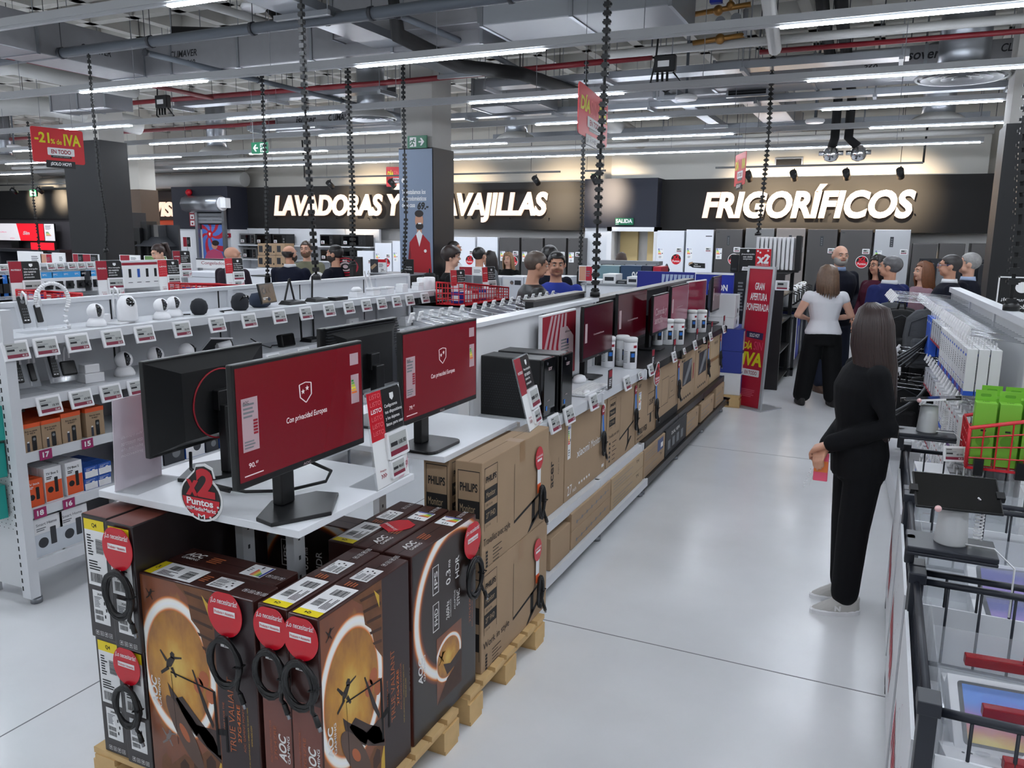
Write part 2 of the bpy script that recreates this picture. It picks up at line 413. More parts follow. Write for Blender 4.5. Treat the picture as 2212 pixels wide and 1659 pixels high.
def duct(label, x0, x1, y0, y1, z0, z1, m=FOIL, cat='duct', name='air_duct', mark=None, seams=0):
    t = thing(name, label, cat, ((x0+x1)/2, (y0+y1)/2, z0)); a, b = (x1-x0)/2, (y1-y0)/2
    G(m).box(-a, a, -b, b, 0, z1-z0).build('casing', t, bev=.01)
    L = max(a, b)*2; k = max(2, int(L/1.2))
    for i in range(k+1):
        s = -L/2+L*i/k; g = G(STEEL)
        if a >= b: g.box(s-.02, s+.02, -b-.012, b+.012, -.012, z1-z0+.012)
        else: g.box(-a-.012, a+.012, s-.02, s+.02, -.012, z1-z0+.012)
        g.build('flange', t)
    for i in range(1, k):
        s = -L/2+L*i/k; c = (s, b*.9, 0) if a >= b else (a*.9, s, 0); e = (s, -b*.9, 0) if a >= b else (-a*.9, s, 0)
        for q in (c, e): G(GREYM).cyl((q[0], q[1], z1-z0), (q[0], q[1], 5.46-z0), .008, n=4).build('hanger', t)
    if mark:
        fr = F((-a, -b, 0), (1, 0, 0), (0, 0, 1)) if mark[0] == 'f' else F((a, -b, 0), (0, 1, 0), (0, 0, 1))
        g = G(INK)
        for tx, x, y, w, h in mark[1:]: g.text(fr, tx, x, y, w, h, l=.004, bold=.02, shear=.2)
        g.build('lettering', t)
    return t
duct('foil clad air duct running to depth at the upper left', -10.45, -9.75, 5.4, 8.6, 4.15, 4.6, mark=('r', ('CLIMAVER', 2.2, .15, .45, .09)))
duct('foil clad cross duct behind the grey drain pipe', -10.45, -4.4, 8.6, 9.2, 4.15, 4.6, mark=('f', ('CLIMAVER', 1.2, .2, .5, .09), ('360', 1.5, .08, .16, .08)))
duct('big grey air handling unit with yellow and red sticker', -4.25, -2.15, 8.3, 9.3, 4.25, 4.85, GREYM, 'air conditioner', 'air_handling_unit', mark=('f', ('CLIM', .1, .3, .3, .1)))
duct('foil duct feeding the air handling unit from the left', -6.3, -4.3, 8.35, 9.0, 4.3, 4.8)
duct('foil clad duct with maker lettering at the upper right', -2.5, 3, 12.3, 12.9, 4.12, 4.5, mark=('f', ('CLIMAVER', 1.7, .22, .5, .1), ('360', 2.0, .1, .18, .08), ('isover', 2.5, .2, .42, .12), ('CLIMAVER', 3.6, .22, .5, .1), ('isover', 4.4, .2, .42, .12)))
duct('foil branch duct running to depth behind the grille', -2.3, -1.75, 13.0, 17.6, 4.1, 4.45)
duct('foil cross duct left of the grille', -4.6, -2.3, 12.6, 13.2, 4.1, 4.45)
duct('foil duct low behind the left light rails', -11.4, -8.6, 13.2, 13.8, 4.0, 4.4, mark=('f', ('isover', .5, .12, .5, .14), ('CLIMAVER', 1.3, .14, .6, .12)))
duct('foil duct behind the left column top', -12.9, -11.6, 9.4, 9.9, 3.95, 4.3)
duct('grey square duct over the centre aisle', -6.4, -5.2, 12.2, 12.9, 4.05, 4.5, GREYM)
def tray(label, x0, x1, y0, y1, z):
    t = thing('cable_tray', label, 'cable tray', ((x0+x1)/2, (y0+y1)/2, z), group='galvanised cable trays'); a, b = (x1-x0)/2, (y1-y0)/2
    g = G(STEEL); g.box(-a, a, -b, b, 0, .008)
    if a > b: g.box(-a, a, -b, -b+.008, .008, .09); g.box(-a, a, b-.008, b, .008, .09)
    else: g.box(-a, -a+.008, -b, b, .008, .09); g.box(a-.008, a, -b, b, .008, .09)
    g.build('tray_body', t); L = max(a, b)*2; k = max(2, int(L/1.6))
    for i in range(k+1):
        s = -L/2*.97+L*.97*i/k; g = G(GREYM)
        if a > b: g.box(s-.025, s+.025, -b-.12, b+.12, -.05, 0); [g.cyl((s, q, -.02), (s, q, 5.46-z), .007, n=4) for q in (-b-.1, b+.1)]
        else: g.box(-a-.12, a+.12, s-.025, s+.025, -.05, 0); [g.cyl((q, s, -.02), (q, s, 5.46-z), .007, n=4) for q in (-a-.1, a+.1)]
        g.build('bracket', t)
tray('wide galvanised cable tray running to depth at the top centre', -5.85, -5.4, 5.2, 10.4, 4.2)
tray('galvanised cable tray crossing behind the centre column', -11.6, -7.15, 10.8, 11.05, 4.15)
tray('long galvanised cable tray crossing at the upper right', -5.6, .05, 11.0, 11.3, 4.12)
tray('thin cable tray behind the fourth light rail', -12, 1.5, 13.0, 13.2, 4.02)
tray('cable tray running to depth above the fridge aisle', -3.2, -3.0, 12.2, 17.5, 4.05)
tray('cable tray in front of the back wall', -8, 1.4, 16.2, 16.4, 4.05)
# round diffusers with ducts
def diffuser(x, y, z, r, label, top=5.1):
    t = thing('ceiling_diffuser', label, 'air diffuser', (x, y, z), group='round air diffusers')
    g = G(STEEL); g.lathe([(r*.55, .12), (r*.55, .3)] + sum([[(r*.55, .3+k*.25), (r*.57, .3+k*.25+.01), (r*.55, .3+k*.25+.02)] for k in range(1, int((top-z-.3)/.25))], []) + [(r*.55, top-z)], n=20); g.build('round_duct', t)
    g = G(PIPEW); g.lathe([(r*.95, .01), (r, 0), (r*1.02, .02), (r*.8, .1), (r*.55, .16)], n=28, cap=False); g.build('diffuser_ring', t)
    g = G(mat('diffuser_inner', (182, 184, 188), .5))
    for k in (.88, .66, .44, .22): g.lathe([(r*k, -.005), (r*(k-.14), .03)], n=28, cap=False)
    g.lathe([(r*.97, .034), (.001, .036)], n=28, cap=False); g.build('cone', t)
for x, y, r, l in ((-8.0, 11.6, .42, 'round air diffuser left of the centre column'), (-14.6, 11.4, .42, 'round air diffuser beside the left dark column'), (-15.0, 15.2, .42, 'round air diffuser above the shutter door'),
                   (.63, 11.2, .5, 'large round air diffuser beside the right column'), (.58, 15.3, .45, 'round air diffuser before the white wall at the right'), (-6.98, 15.2, .42, 'round air diffuser right of the centre column'), (-22.6, 14.9, .42, 'round air diffuser at the far left edge')):
    diffuser(x, y, 3.86, r, l)
# wall grilles and ceiling grille
def grille(label, x0, x1, y, z0, z1):
    t = thing('air_grille', label, 'air grille', ((x0+x1)/2, y, z0)); w, h = (x1-x0)/2, z1-z0
    g = G(STEEL); g.box(-w, w, -.02, .03, 0, .03); g.box(-w, w, -.02, .03, h-.03, h); g.box(-w, -w+.03, -.02, .03, .03, h-.03); g.box(w-.03, w, -.02, .03, .03, h-.03); g.build('frame', t)
    g = G(BLACKM); g.box(-w+.03, w-.03, .02, .03, .03, h-.03); g.build('backing', t)
    g = G(DGREY); n = int(h/.035)
    for k in range(1, n): g.box(-w+.03, w-.03, -.012, .0, .03+(h-.06)*k/n, .04+(h-.06)*k/n)
    g.build('slat', t)
grille('square dark air grille in the foil duct at the upper right', -2.35, -1.75, 12.55, 4.02, 4.5)
grille('small air grille on the white wall above the fridge sign', -2.45, -1.85, 19.3, 3.55, 3.75)
# smoke detectors, control boxes, valves
def detector(p, label, drop):
    t = thing('smoke_detector', label, 'smoke detector', p, group='ceiling mounted detectors')
    g = G(OFFW); g.lathe([(.14, 0), (.16, .03), (.15, .06), (.06, .085)], n=18); g.build('head', t); g = G(PIPEG); g.cyl((0, 0, .08), (0, 0, 5.46-p[2]), .02, n=8); g.build('drop_rod', t)
detector(onz(1482, 217, 3.9), 'white round detector on a grey rod below the metal tray', .6)
detector(onz(1760, 266, 3.9), 'small detector hanging right of the grille duct', .6)
detector(onz(31, 320, 3.9), 'white detector hanging at the far left edge', .9)
detector(onz(548, 22, 4.7), 'small white detector under the waffle ceiling at the top', .4)
def jbox(p, label):
    t = thing('junction_box', label, 'junction box', p)
    G(BLACK).box(-.13, .13, -.05, .05, -.1, .1).build('case', t, bev=.015)
    g = G(PAPER); g.rect(F((-.1, -.051, -.06), (1, 0, 0), (0, 0, 1)), .02, .02, .16, .09); g.build('sticker', t)
    G(GREYM).cyl((.08, 0, .1), (.08, 0, 5.46-p[2]), .006, n=5).build('hanger_rod', t); g = G(BLACKM)
    for k in (-.09, -.03, .03): g.cyl((k, 0, -.1), (k, 0, -.2), .016, n=8)
    g.tube([(.1, 0, -.1), (.2, .02, -.22), (.02, .0, -.33), (-.18, .02, -.2), (-.12, 0, .05), (-.1, 0, .3), (0, .1, .6)], .012, 6); g.build('cable', t)
jbox(onz(1437, 138, 4.05), 'black junction box with cables on the long metal tray')
jbox(onz(352, 220, 4.05), 'black junction box with cables above the left light rail')
t = thing('valve_set', 'brass valve set with blue actuator right of the air handling unit', 'valve', onz(1555, 26, 4.6))
g = G(mat('brass', (150, 110, 60), .4, .8)); g.cyl((-.35, 0, 0), (.35, 0, .05), .03, n=10); g.cyl((-.3, 0, -.32), (.3, 0, -.28), .03, n=10); g.ball((-.02, 0, .02), .06); g.ball((.12, 0, .06), .05); g.ball((.02, 0, -.3), .06); g.cyl((.12, 0, .05), (.12, 0, .2), .02, n=8); g.build('valve_body', t)
G(DBLUE).box(-.12, .02, -.05, .05, .1, .2).build('actuator', t, bev=.01)
g = G(GREYM); g.cyl((.3, 0, -.3), (.3, 0, 0), .03, n=8); g.cyl((-.36, 0, -.28), (-.36, 0, .0), .02, n=8); g.cyl((.02, -.06, -.12), (.02, -.03, -.12), .06, n=14); g.cyl((.2, -.06, -.1), (.2, -.03, -.1), .06, n=14); g.build('gauge', t)
t = thing('pump_set', 'pair of silver circulation pumps under the black pipes', 'pump', (-.8, 15.4, 3.3))
g = G(CHROME); [(g.lathe([(.02, 0), (.1, .03), (.13, .1), (.12, .2), (.07, .26)], (q, 0, 0), n=18), g.cyl((q-.2, 0, .15), (q+.2, 0, .15), .04, n=10)) for q in (-.22, .22)]; g.build('pump_body', t)
# spotlights on tracks
SPOTC = (1.0, .78, .52)
def track(x0, x1, y, z, heads, label, drop=None):
    t = thing('spot_track', label, 'light track', ((x0+x1)/2, y, z)); w = (x1-x0)/2
    G(BLACK).box(-w, w, -.02, .02, 0, .04).build('track_bar', t)
    g = G(BLACK)
    for q in (-w*.8, w*.8): g.cyl((q, 0, .04), (q, 0, 5.46-z), .005, n=4)
    if drop: g.tube([(drop*w, 0, .02), (drop*w, 0, .35), (drop*w*1.01, 0, 1.0)], .022, 6)
    g.build('feed_cable', t)
    for hx in heads:
        h = thing('spotlight', 'black cylinder spotlight on the track, aimed at the wall', 'spotlight', (hx, y, z-.03), group='track spotlights')
        d = Vector((.12, .8, -.6)).normalized()
        G(BLACK).cyl((0, 0, 0), (0, 0, -.1), .012, n=6).build('stem', h)
        g = G(BLACK); c = Vector((0, 0, -.15)); g.cyl(c-d*.12, c+d*.1, .07, n=18); g.build('lamp_housing', h)
        h['label'] = 'black cylinder spotlight, '+ordw(heads.index(hx))+' along the '+label.split(' with ')[0].replace('black ', '')
        l = bpy.data.lights.new('spot_beam', 'SPOT'); l.energy = 260; l.color = SPOTC; l.spot_size = math.radians(84); l.spot_blend = .9; l.shadow_soft_size = .05
        lo = bpy.data.objects.new('spot_beam', l); COL.objects.link(lo); lo.location = Vector((hx, y, z-.18))+d*.11
        lo.rotation_euler = Vector((.0, .9, -.2)).to_track_quat('-Z', 'Y').to_euler()
track(-3.45, .5, 17.7, 3.42, [-2.75, -1.85, -.85, .12], 'black spotlight track in front of the fridge sign', 1)
track(-14.4, -7.0, 17.7, 3.42, [-13.55, -11.6, -10.6, -7.6], 'black spotlight track in front of the washing machine sign', -1)
track(-6.4, -5.9, 17.7, 3.42, [-6.15], 'short black spotlight track right of the poster column')
track(-27.2, -23.2, 17.7, 3.42, [-26.5, -25.2, -23.6], 'black spotlight track at the far left above the televisions')
# ------------------------------------------------------------ printed pieces used on cartons and signs
def barcode(g, fr, x, y, w, h, seed=1, vert=False):
    r = random.Random(seed); p = 0; g.mat(INK)
    while p < 1:
        b = r.choice((.012, .02, .03)); 
        if vert: g.rect(fr, x, y+p*h, x+w, y+min(1, p+b)*h, .0016)
        else: g.rect(fr, x+p*w, y, x+min(1, p+b)*w, y+h, .0016)
        p += b+r.choice((.012, .02, .03))
def lines(g, fr, x, y, w, h, n, m=INKG, seed=3, fill=.5):
    r = random.Random(seed); g.mat(m)
    for k in range(n): yy = y+h*(k+.5)/n; g.rect(fr, x, yy-h*fill/2/n, x+w*r.uniform(.55, 1), yy+h*fill/2/n, .0016)
def ship_label(parent, fr, x, y, w, h, vert=False, seed=2):
    g = G(PAPER)
    if vert:
        g.rect(fr, x, y, x+w, y+h*.84); g.mat(YELLOW); g.rect(fr, x, y+h*.84, x+w, y+h); g.mat(INK); g.text(fr, 'Q4', x+w*.4, y+h*.88, w*.24, h*.07)
        barcode(g, fr, x+w*.52, y+h*.5, w*.36, h*.22, seed, True); barcode(g, fr, x+w*.12, y+h*.05, w*.6, h*.14, seed+1); lines(g, fr, x+w*.1, y+h*.45, w*.34, h*.33, 8, INK, seed); lines(g, fr, x+w*.1, y+h*.23, w*.75, h*.16, 4, INK, seed)
    else:
        g.rect(fr, x+w*.16, y, x+w, y+h); g.mat(YELLOW); g.rect(fr, x, y, x+w*.16, y+h); g.mat(INK); g.text(fr.rot(), 'Q4', y+h*.4, fr.w-x-w*.12, h*.24, w*.07)
        barcode(g, fr, x+w*.3, y+h*.5, w*.22, h*.34, seed); barcode(g, fr, x+w*.68, y+h*.12, w*.2, h*.6, seed+1, True); lines(g, fr, x+w*.24, y+h*.08, w*.36, h*.34, 5, INK, seed)
    return g.build('shipping_label', parent)
def spec_label(parent, fr, x, y, w, h, seed=5):
    g = G(PAPER); g.rect(fr, x, y, x+w, y+h); g.mat(INK); g.text(fr, '24G4XRE' if h > w else '27G4ZRE', x+w*.3, y+h*.86, w*.4, h*.07)
    lines(g, fr, x+w*.08, y+h*.48, w*.5, h*.34, 7, INKG, seed); barcode(g, fr, x+w*.08, y+h*.1, w*.5, h*.14, seed); barcode(g, fr, x+w*.08, y+h*.28, w*.5, h*.13, seed+2)
    for k in range(3): g.mat(INK).rect(fr, x+w*(.68+.1*(k % 2)), y+h*(.2+.2*k), x+w*(.76+.1*(k % 2)), y+h*(.3+.2*k), .0016)
    return g.build('spec_label', parent)
ENC = [mat('energy_%d' % i, c, .6) for i, c in enumerate(((0, 150, 60), (90, 180, 50), (190, 210, 30), (245, 230, 20), (245, 180, 30), (235, 110, 30), (220, 30, 40)))]
def energy_label(parent, fr, x, y, w, h, vert=True):
    g = G(PAPER); g.rect(fr, x, y, x+w, y+h); g.mat(DBLUE)
    if vert:
        g.rect(fr, x+w*.05, y+h*.88, x+w*.3, y+h*.97, .0015); g.text(fr, 'ENERG', x+w*.36, y+h*.885, w*.5, h*.07)
        for k in range(7): g.mat(ENC[k]).rect(fr, x+w*.08, y+h*(.8-k*.06), x+w*(.36+.05*k), y+h*(.845-k*.06), .0015)
        g.mat(INK).rect(fr, x+w*.72, y+h*.5, x+w*.92, y+h*.58, .0015); lines(g, fr, x+w*.2, y+h*.08, w*.6, h*.22, 3, INKG)
    else:
        g.rect(fr, x+w*.88, y+h*.05, x+w*.97, y+h*.95, .0015)
        for k in range(7): g.mat(ENC[k]).rect(fr, x+w*(.8-k*.06), y+h*.08, x+w*(.845-k*.06), y+h*(.36+.05*k), .0015)
        g.mat(INK).rect(fr, x+w*.5, y+h*.72, x+w*.58, y+h*.92, .0015); lines(g, fr, x+w*.1, y+h*.3, w*.2, h*.4, 3, INKG)
    return g.build('energy_label', parent)
def faces(w, d, h):
    return dict(front=F((-w/2, -d/2, 0), (1, 0, 0), (0, 0, 1), w, h), right=F((w/2, -d/2, 0), (0, 1, 0), (0, 0, 1), d, h),
                left=F((-w/2, d/2, 0), (0, -1, 0), (0, 0, 1), d, h), top=F((-w/2, -d/2, h), (1, 0, 0), (0, 1, 0), w, d), back=F((w/2, d/2, 0), (-1, 0, 0), (0, 0, 1), w, h))
def carton(name, label, w, d, h, loc, rotz=0, m=CARD, group=None, cat='box', bev=.004):
    t = thing(name, label, cat, loc, rotz, group)
    g = G(m); g.box(-w/2, w/2, -d/2, d/2, 0, h); g.build('carton_body', t, bev=bev); fs = faces(w, d, h)
    g = G(mat('carton_seam', (96, 74, 52), .8) if m in (CARD, CARD2) else mat('carton_seam_dark', (16, 10, 10), .6))
    tp = fs['top']; g.rect(tp, .003, tp.h/2-.0015, tp.w-.003, tp.h/2+.0015, .0006); g.build('carton_flap_seam', t)
    return t, fs
def handling(g, fr, x, y, s, n=4, m=PAPER):
    g.mat(m)
    for k in range(n):
        a = x+k*s*1.35
        for q in ((a, y, a+s, y+s*.07), (a, y+s*.93, a+s, y+s), (a, y, a+s*.07, y+s), (a+s*.93, y, a+s, y+s)): g.rect(fr, *q, .0015)
        if k % 2: g.rect(fr, a+s*.3, y+s*.2, a+s*.4, y+s*.8, .0015); g.rect(fr, a+s*.6, y+s*.2, a+s*.7, y+s*.8, .0015)
        else: g.poly(fr, [(a+s*.2, y+s*.5), (a+s*.8, y+s*.5), (a+s*.5, y+s*.85)], .0015); g.rect(fr, a+s*.44, y+s*.15, a+s*.56, y+s*.5, .0015)

# ------------------------------------------------------------ gaming monitor cartons with a fantasy battle print
def art_mat(name, cx_, cy_, R, ax, ay, base, glow, dark=0):
    if name in MATS: return MATS[name]
    m = mat(name, base, .35, coat=.15); nt, b = nodes(m); N = nt.nodes.new; L = nt.links.new
    uv = N('ShaderNodeUVMap'); sub = N('ShaderNodeVectorMath'); sub.operation = 'SUBTRACT'; sub.inputs[1].default_value = (cx_, cy_, 0)
    mul = N('ShaderNodeVectorMath'); mul.operation = 'MULTIPLY'; mul.inputs[1].default_value = (ax, ay, 0)
    ln = N('ShaderNodeVectorMath'); ln.operation = 'LENGTH'
    L(uv.outputs[0], sub.inputs[0]); L(sub.outputs[0], mul.inputs[0]); L(mul.outputs[0], ln.inputs[0])
    no = N('ShaderNodeTexNoise'); no.inputs['Scale'].default_value = 6; no.inputs['Detail'].default_value = 6; L(uv.outputs[0], no.inputs['Vector'])
    ad = N('ShaderNodeMath'); ad.operation = 'MULTIPLY_ADD'; ad.inputs[1].default_value = .34; L(no.outputs[0], ad.inputs[0]); L(ln.outputs['Value'], ad.inputs[2])
    rp = N('ShaderNodeValToRGB'); cr = rp.color_ramp; cr.elements[0].position = .12; cr.elements[0].color = srgb(*glow); cr.elements[1].position = .78; cr.elements[1].color = srgb(*base)
    e = cr.elements.new(.32); e.color = srgb(int(glow[0]*.88), int(glow[1]*.74), int(glow[2]*.5)); e = cr.elements.new(.5); e.color = srgb(int(base[0]*1.25), int(base[1]*1.15), int(base[2]*.9))
    L(ad.outputs[0], rp.inputs[0])
    d1 = N('ShaderNodeMath'); d1.operation = 'SUBTRACT'; d1.inputs[1].default_value = R; L(ln.outputs['Value'], d1.inputs[0])
    d2 = N('ShaderNodeMath'); d2.operation = 'ABSOLUTE'; L(d1.outputs[0], d2.inputs[0])
    rr = N('ShaderNodeValToRGB'); q = rr.color_ramp; q.elements[0].position = 0; q.elements[0].color = (1, 1, 1, 1); q.elements[1].position = .055; q.elements[1].color = (0, 0, 0, 1)
    e = q.elements.new(.016); e.color = (1, .95, .85, 1); e = q.elements.new(.026); e.color = (.75, .22, .03, 1); e = q.elements.new(.036); e.color = (.2, .04, .0, 1)
    L(d2.outputs[0], rr.inputs[0])
    mx = N('ShaderNodeMix'); mx.data_type = 'RGBA'; mx.blend_type = 'LIGHTEN'; mx.inputs[0].default_value = 1
    L(rp.outputs[0], mx.inputs[6]); L(rr.outputs[0], mx.inputs[7]); L(mx.outputs[2], b.inputs['Base Color'])
    return m
AOCB = mat('gaming_carton_brown', (62, 32, 28), .38, coat=.2, var=.12, scale=2)
AOCR = mat('gaming_carton_rust', (112, 58, 46), .38, coat=.2, var=.1, scale=2)
AOCD = mat('gaming_carton_dark', (34, 26, 27), .35, coat=.2)
PLUM = mat('gaming_plum', (48, 34, 36), .4, var=.1, scale=3)
SIL = mat('print_dark', (34, 24, 22), .5); BRICKP = mat('print_brick', (110, 68, 36), .5, var=.4, scale=26); BRICKD = mat('print_brick_dark', (66, 38, 24), .5, var=.35, scale=30)
ARM = mat('print_armour', (60, 44, 40), .5, var=.5, scale=30); GOLDP = mat('print_gold', (206, 168, 60), .5); ORIN = mat('print_orange', (176, 96, 58), .5); WHT = mat('print_white', (232, 230, 228), .5)
ART = art_mat('battle_print', .46, .58, .30, .62, .95, (104, 62, 44), (224, 190, 92))
ART2 = art_mat('ring_print', .62, .62, .40, .70, 1.0, (34, 26, 27), (40, 28, 27))
def fighter(g, fr, x, y, s, m=SIL):
    g.mat(m)
    for p in (((0, 0), (.3, .1), (.55, .5), (.35, .62), (.05, .35)), ((.3, .55), (.5, .5), (.55, .75), (.4, .85), (.28, .72)), ((.1, .1), (-.35, -.25), (-.3, -.38), (.2, -.02)), ((.25, .05), (.5, -.35), (.6, -.3), (.4, .12)), ((.5, .5), (.95, .62), (.96, .7), (.48, .62)), ((.1, .4), (-.25, .8), (-.32, .74), (.0, .28))):
        g.poly(fr, [(x+a*s, y+b*s) for a, b in p], .0016)
def brand(parent, fr, x, y, w, h, name='logo'):      # vertical maker mark, reads upwards
    g = G(WHT); r = fr.rot()
    g.text(r, 'AOC', y, fr.w-x-w*.62, h, w*.62, shear=.25, bold=.03); g.text(r, 'GAMING', y+h*.02, fr.w-x-w, h*.96, w*.26, shear=.1); return g.build(name, parent)
def brand_flat(parent, fr, x, y, w, h):
    g = G(WHT); g.text(fr, 'AOC', x, y+h*.4, w, h*.6, shear=.25, bold=.03); g.text(fr, 'GAMING', x+w*.02, y, w*.95, h*.28, shear=.1); return g.build('logo', parent)
def game_art(t, fr):
    w, h = fr.w, fr.h; aw = w*.66
    g = G(ART); g.rect(fr, .004, .004, aw, h-.004, .0008); g.mat(PLUM); g.rect(fr, aw, .004, w-.004, h-.004, .0008)
    P = lambda pts: [(a*aw, b*h) for a, b in pts]
    g.mat(BRICKP); g.poly(fr, P([(.5, .995), (.995, .995), (.995, .62), (.86, .7), (.8, .8), (.7, .84), (.66, .94)]), .0012)
    g.mat(BRICKD)
    for k in range(5): g.poly(fr, P([(.62+.05*k, .97-.06*k), (.98, .955-.06*k), (.98, .94-.06*k), (.64+.05*k, .955-.06*k)]), .0014)
    g.mat(GOLDP); g.poly(fr, P([(.86, .97), (.95, .93), (.95, .87)]), .0015)
    g.mat(ORIN); [g.poly(fr, P(circ(c, d, .07, .04, 12)), .0013) for c, d in ((.82, .57), (.74, .53), (.9, .5))]
    g.mat(BRICKP); g.poly(fr, P([(.12, .005), (.995, .005), (.995, .2), (.8, .22), (.6, .14), (.48, .16), (.3, .09)]), .0012)
    g.mat(BRICKD); [g.poly(fr, P([(a, .03+b), (a+.13, .05+b), (a+.13, .11+b), (a+.07, .135+b), (a, .1+b)]), .0014) for a, b in ((.4, .0), (.6, .04), (.78, .07))]
    g.mat(GOLDP); g.poly(fr, P([(.9, .01), (.99, .06), (.99, .2), (.93, .13)]), .0015)
    g.mat(BRICKP); g.poly(fr, P([(.12, .04), (.14, .1), (.2, .13), (.27, .1), (.28, .04)]), .0013)
    g.mat(ARM)     # gauntlet and shield
    for p in (((.3, .5), (.38, .46), (.62, .36), (.72, .31), (.66, .27), (.46, .35), (.34, .42)), ((.4, .43), (.5, .45), (.72, .36), (.9, .3), (.99, .22), (.99, .18), (.7, .26), (.52, .34)), ((.62, .33), (.99, .34), (.99, .2), (.8, .24))): g.poly(fr, P(p), .0016)
    g.mat(mat('print_shield', (92, 70, 60), .5)); g.poly(fr, [(a, b) for a, b in P([(.5+.3*math.cos(q)*.8-.02*math.sin(q), .27+.1*math.sin(q)-.13*math.cos(q)) for q in [2*PI*i/24 for i in range(24)]])], .0018)
    g.mat(ORIN); g.poly(fr, P([(.5+.07*math.cos(q), .27+.03*math.sin(q)-.03*math.cos(q)) for q in [2*PI*i/16 for i in range(16)]]), .002)
    fighter(g, fr, aw*.3, h*.57, aw*.24); fighter(g, fr, aw*.12, h*.9, aw*.1); fighter(g, fr, aw*.22, h*.2, aw*.16, mat('print_ghost', (128, 118, 116), .5))
    g.mat(SIL); g.poly(fr, P([(.66, .6), (.68, .6), (.92, .36), (.9, .34), (.8, .42)]), .0015)
    g.mat(BLACKM)  # printed monitor outline
    for p in (((.36, .56), (.93, .53), (.93, .522), (.36, .552)), ((.93, .53), (.965, .53), (.985, .22), (.95, .22)), ((.36, .56), (.365, .56), (.4, .2), (.394, .2)), ((.97, .35), (1.07, .36), (1.07, .33), (.97, .32)), ((1.07, .42), (1.1, .42), (1.1, .25), (1.07, .25))): g.poly(fr, P(p), .0021)
    g.build('printed_artwork', t)
    g = G(ORIN); r = fr.rot()
    g.text(r, 'ONLY FOR THE', h*.36, w*.29, h*.13, w*.016, bold=0); g.text(r, 'TRUE VALIANT', h*.26, w*.205, h*.36, w*.05, bold=0); g.mat(mat('print_redgold', (210, 110, 50), .5)); g.text(r, '27G4ZRE', h*.32, w*.155, h*.18, w*.028, bold=.01); g.mat(ORIN)
    g.text(r, 'AOC GAMING MONITOR', h*.28, w*.12, h*.24, w*.018, bold=0); g.mat(GOLDP); g.text(r, 'FAST IPS | ADAPTIVE-SYNC | OVERCLOCK TO 260HZ | HDMI', h*.2, w*.085, h*.3, w*.012, bold=0); g.text(r, 'WWW.AOC.COM', h*.32, w*.06, h*.1, w*.012, bold=0)
    g.build('lettering', t)
    brand(t, fr, w*.045, h*.36, w*.085, h*.15)
def spec_art(t, fr):
    w, h = fr.w, fr.h
    g = G(ART2); g.rect(fr, .004, .004, w-.004, h-.004, .0008); g.mat(AOCD)
    g.poly(fr, [(w*.56, .03), (w*.99, .03), (w*.99, h*.62), (w*.7, h*.5), (w*.56, h*.36)], .0012)
    g.mat(ART); g.rect(fr, w*.34, h*.1, w*.74, h*.47, .0016); g.mat(BRICKD); g.poly(fr, [(w*.34, h*.1), (w*.74, h*.1), (w*.74, h*.3), (w*.6, h*.22), (w*.5, h*.2)], .002)
    g.mat(ARM); g.poly(fr, [(w*.44, h*.3), (w*.55, h*.27), (w*.72, h*.3), (w*.72, h*.24), (w*.5, h*.22)], .0022); fighter(g, fr, w*.4, h*.33, w*.08)
    g.build('printed_artwork', t)
    g = G(WHT); r = fr.rot()
    for i, tx in enumerate(('FHD', 'IPS')):
        a = h*(.52+.2*i); b = w*.62; g.text(r, tx, a+h*.03, b+w*.02, h*.09, w*.05)
        for q in ((a, b, a+h*.15, b+.004), (a, b+w*.085, a+h*.15, b+w*.085+.004), (a, b, a+.004, b+w*.085), (a+h*.146, b, a+h*.15, b+w*.085)): g.rect(r, *q, .0015)
    g.text(r, '0.3', h*.72, w*.44, h*.08, w*.07); g.text(r, 'ms', h*.81, w*.44, h*.04, w*.03); g.text(r, 'HDR', h*.72, w*.3, h*.12, w*.06); g.text(r, '260Hz', h*.53, w*.46, h*.1, w*.05); g.text(r, 'OVERCLOCK', h*.53, w*.43, h*.1, w*.015)
    g.text(r, 'ADAPTIVE', h*.55, w*.36, h*.11, w*.022); g.text(r, 'SYNC', h*.56, w*.29, h*.09, w*.05); g.mat(ORIN); g.text(r, '27G4ZRE', h*.4, w*.1, h*.16, w*.03, bold=0); g.text(r, 'AOC GAMING MONITOR', h*.36, w*.065, h*.22, w*.016, bold=0)
    g.build('lettering', t); brand(t, fr, w*.07, h*.3, w*.1, h*.15)
GW, GD, GH = .49, .115, .742
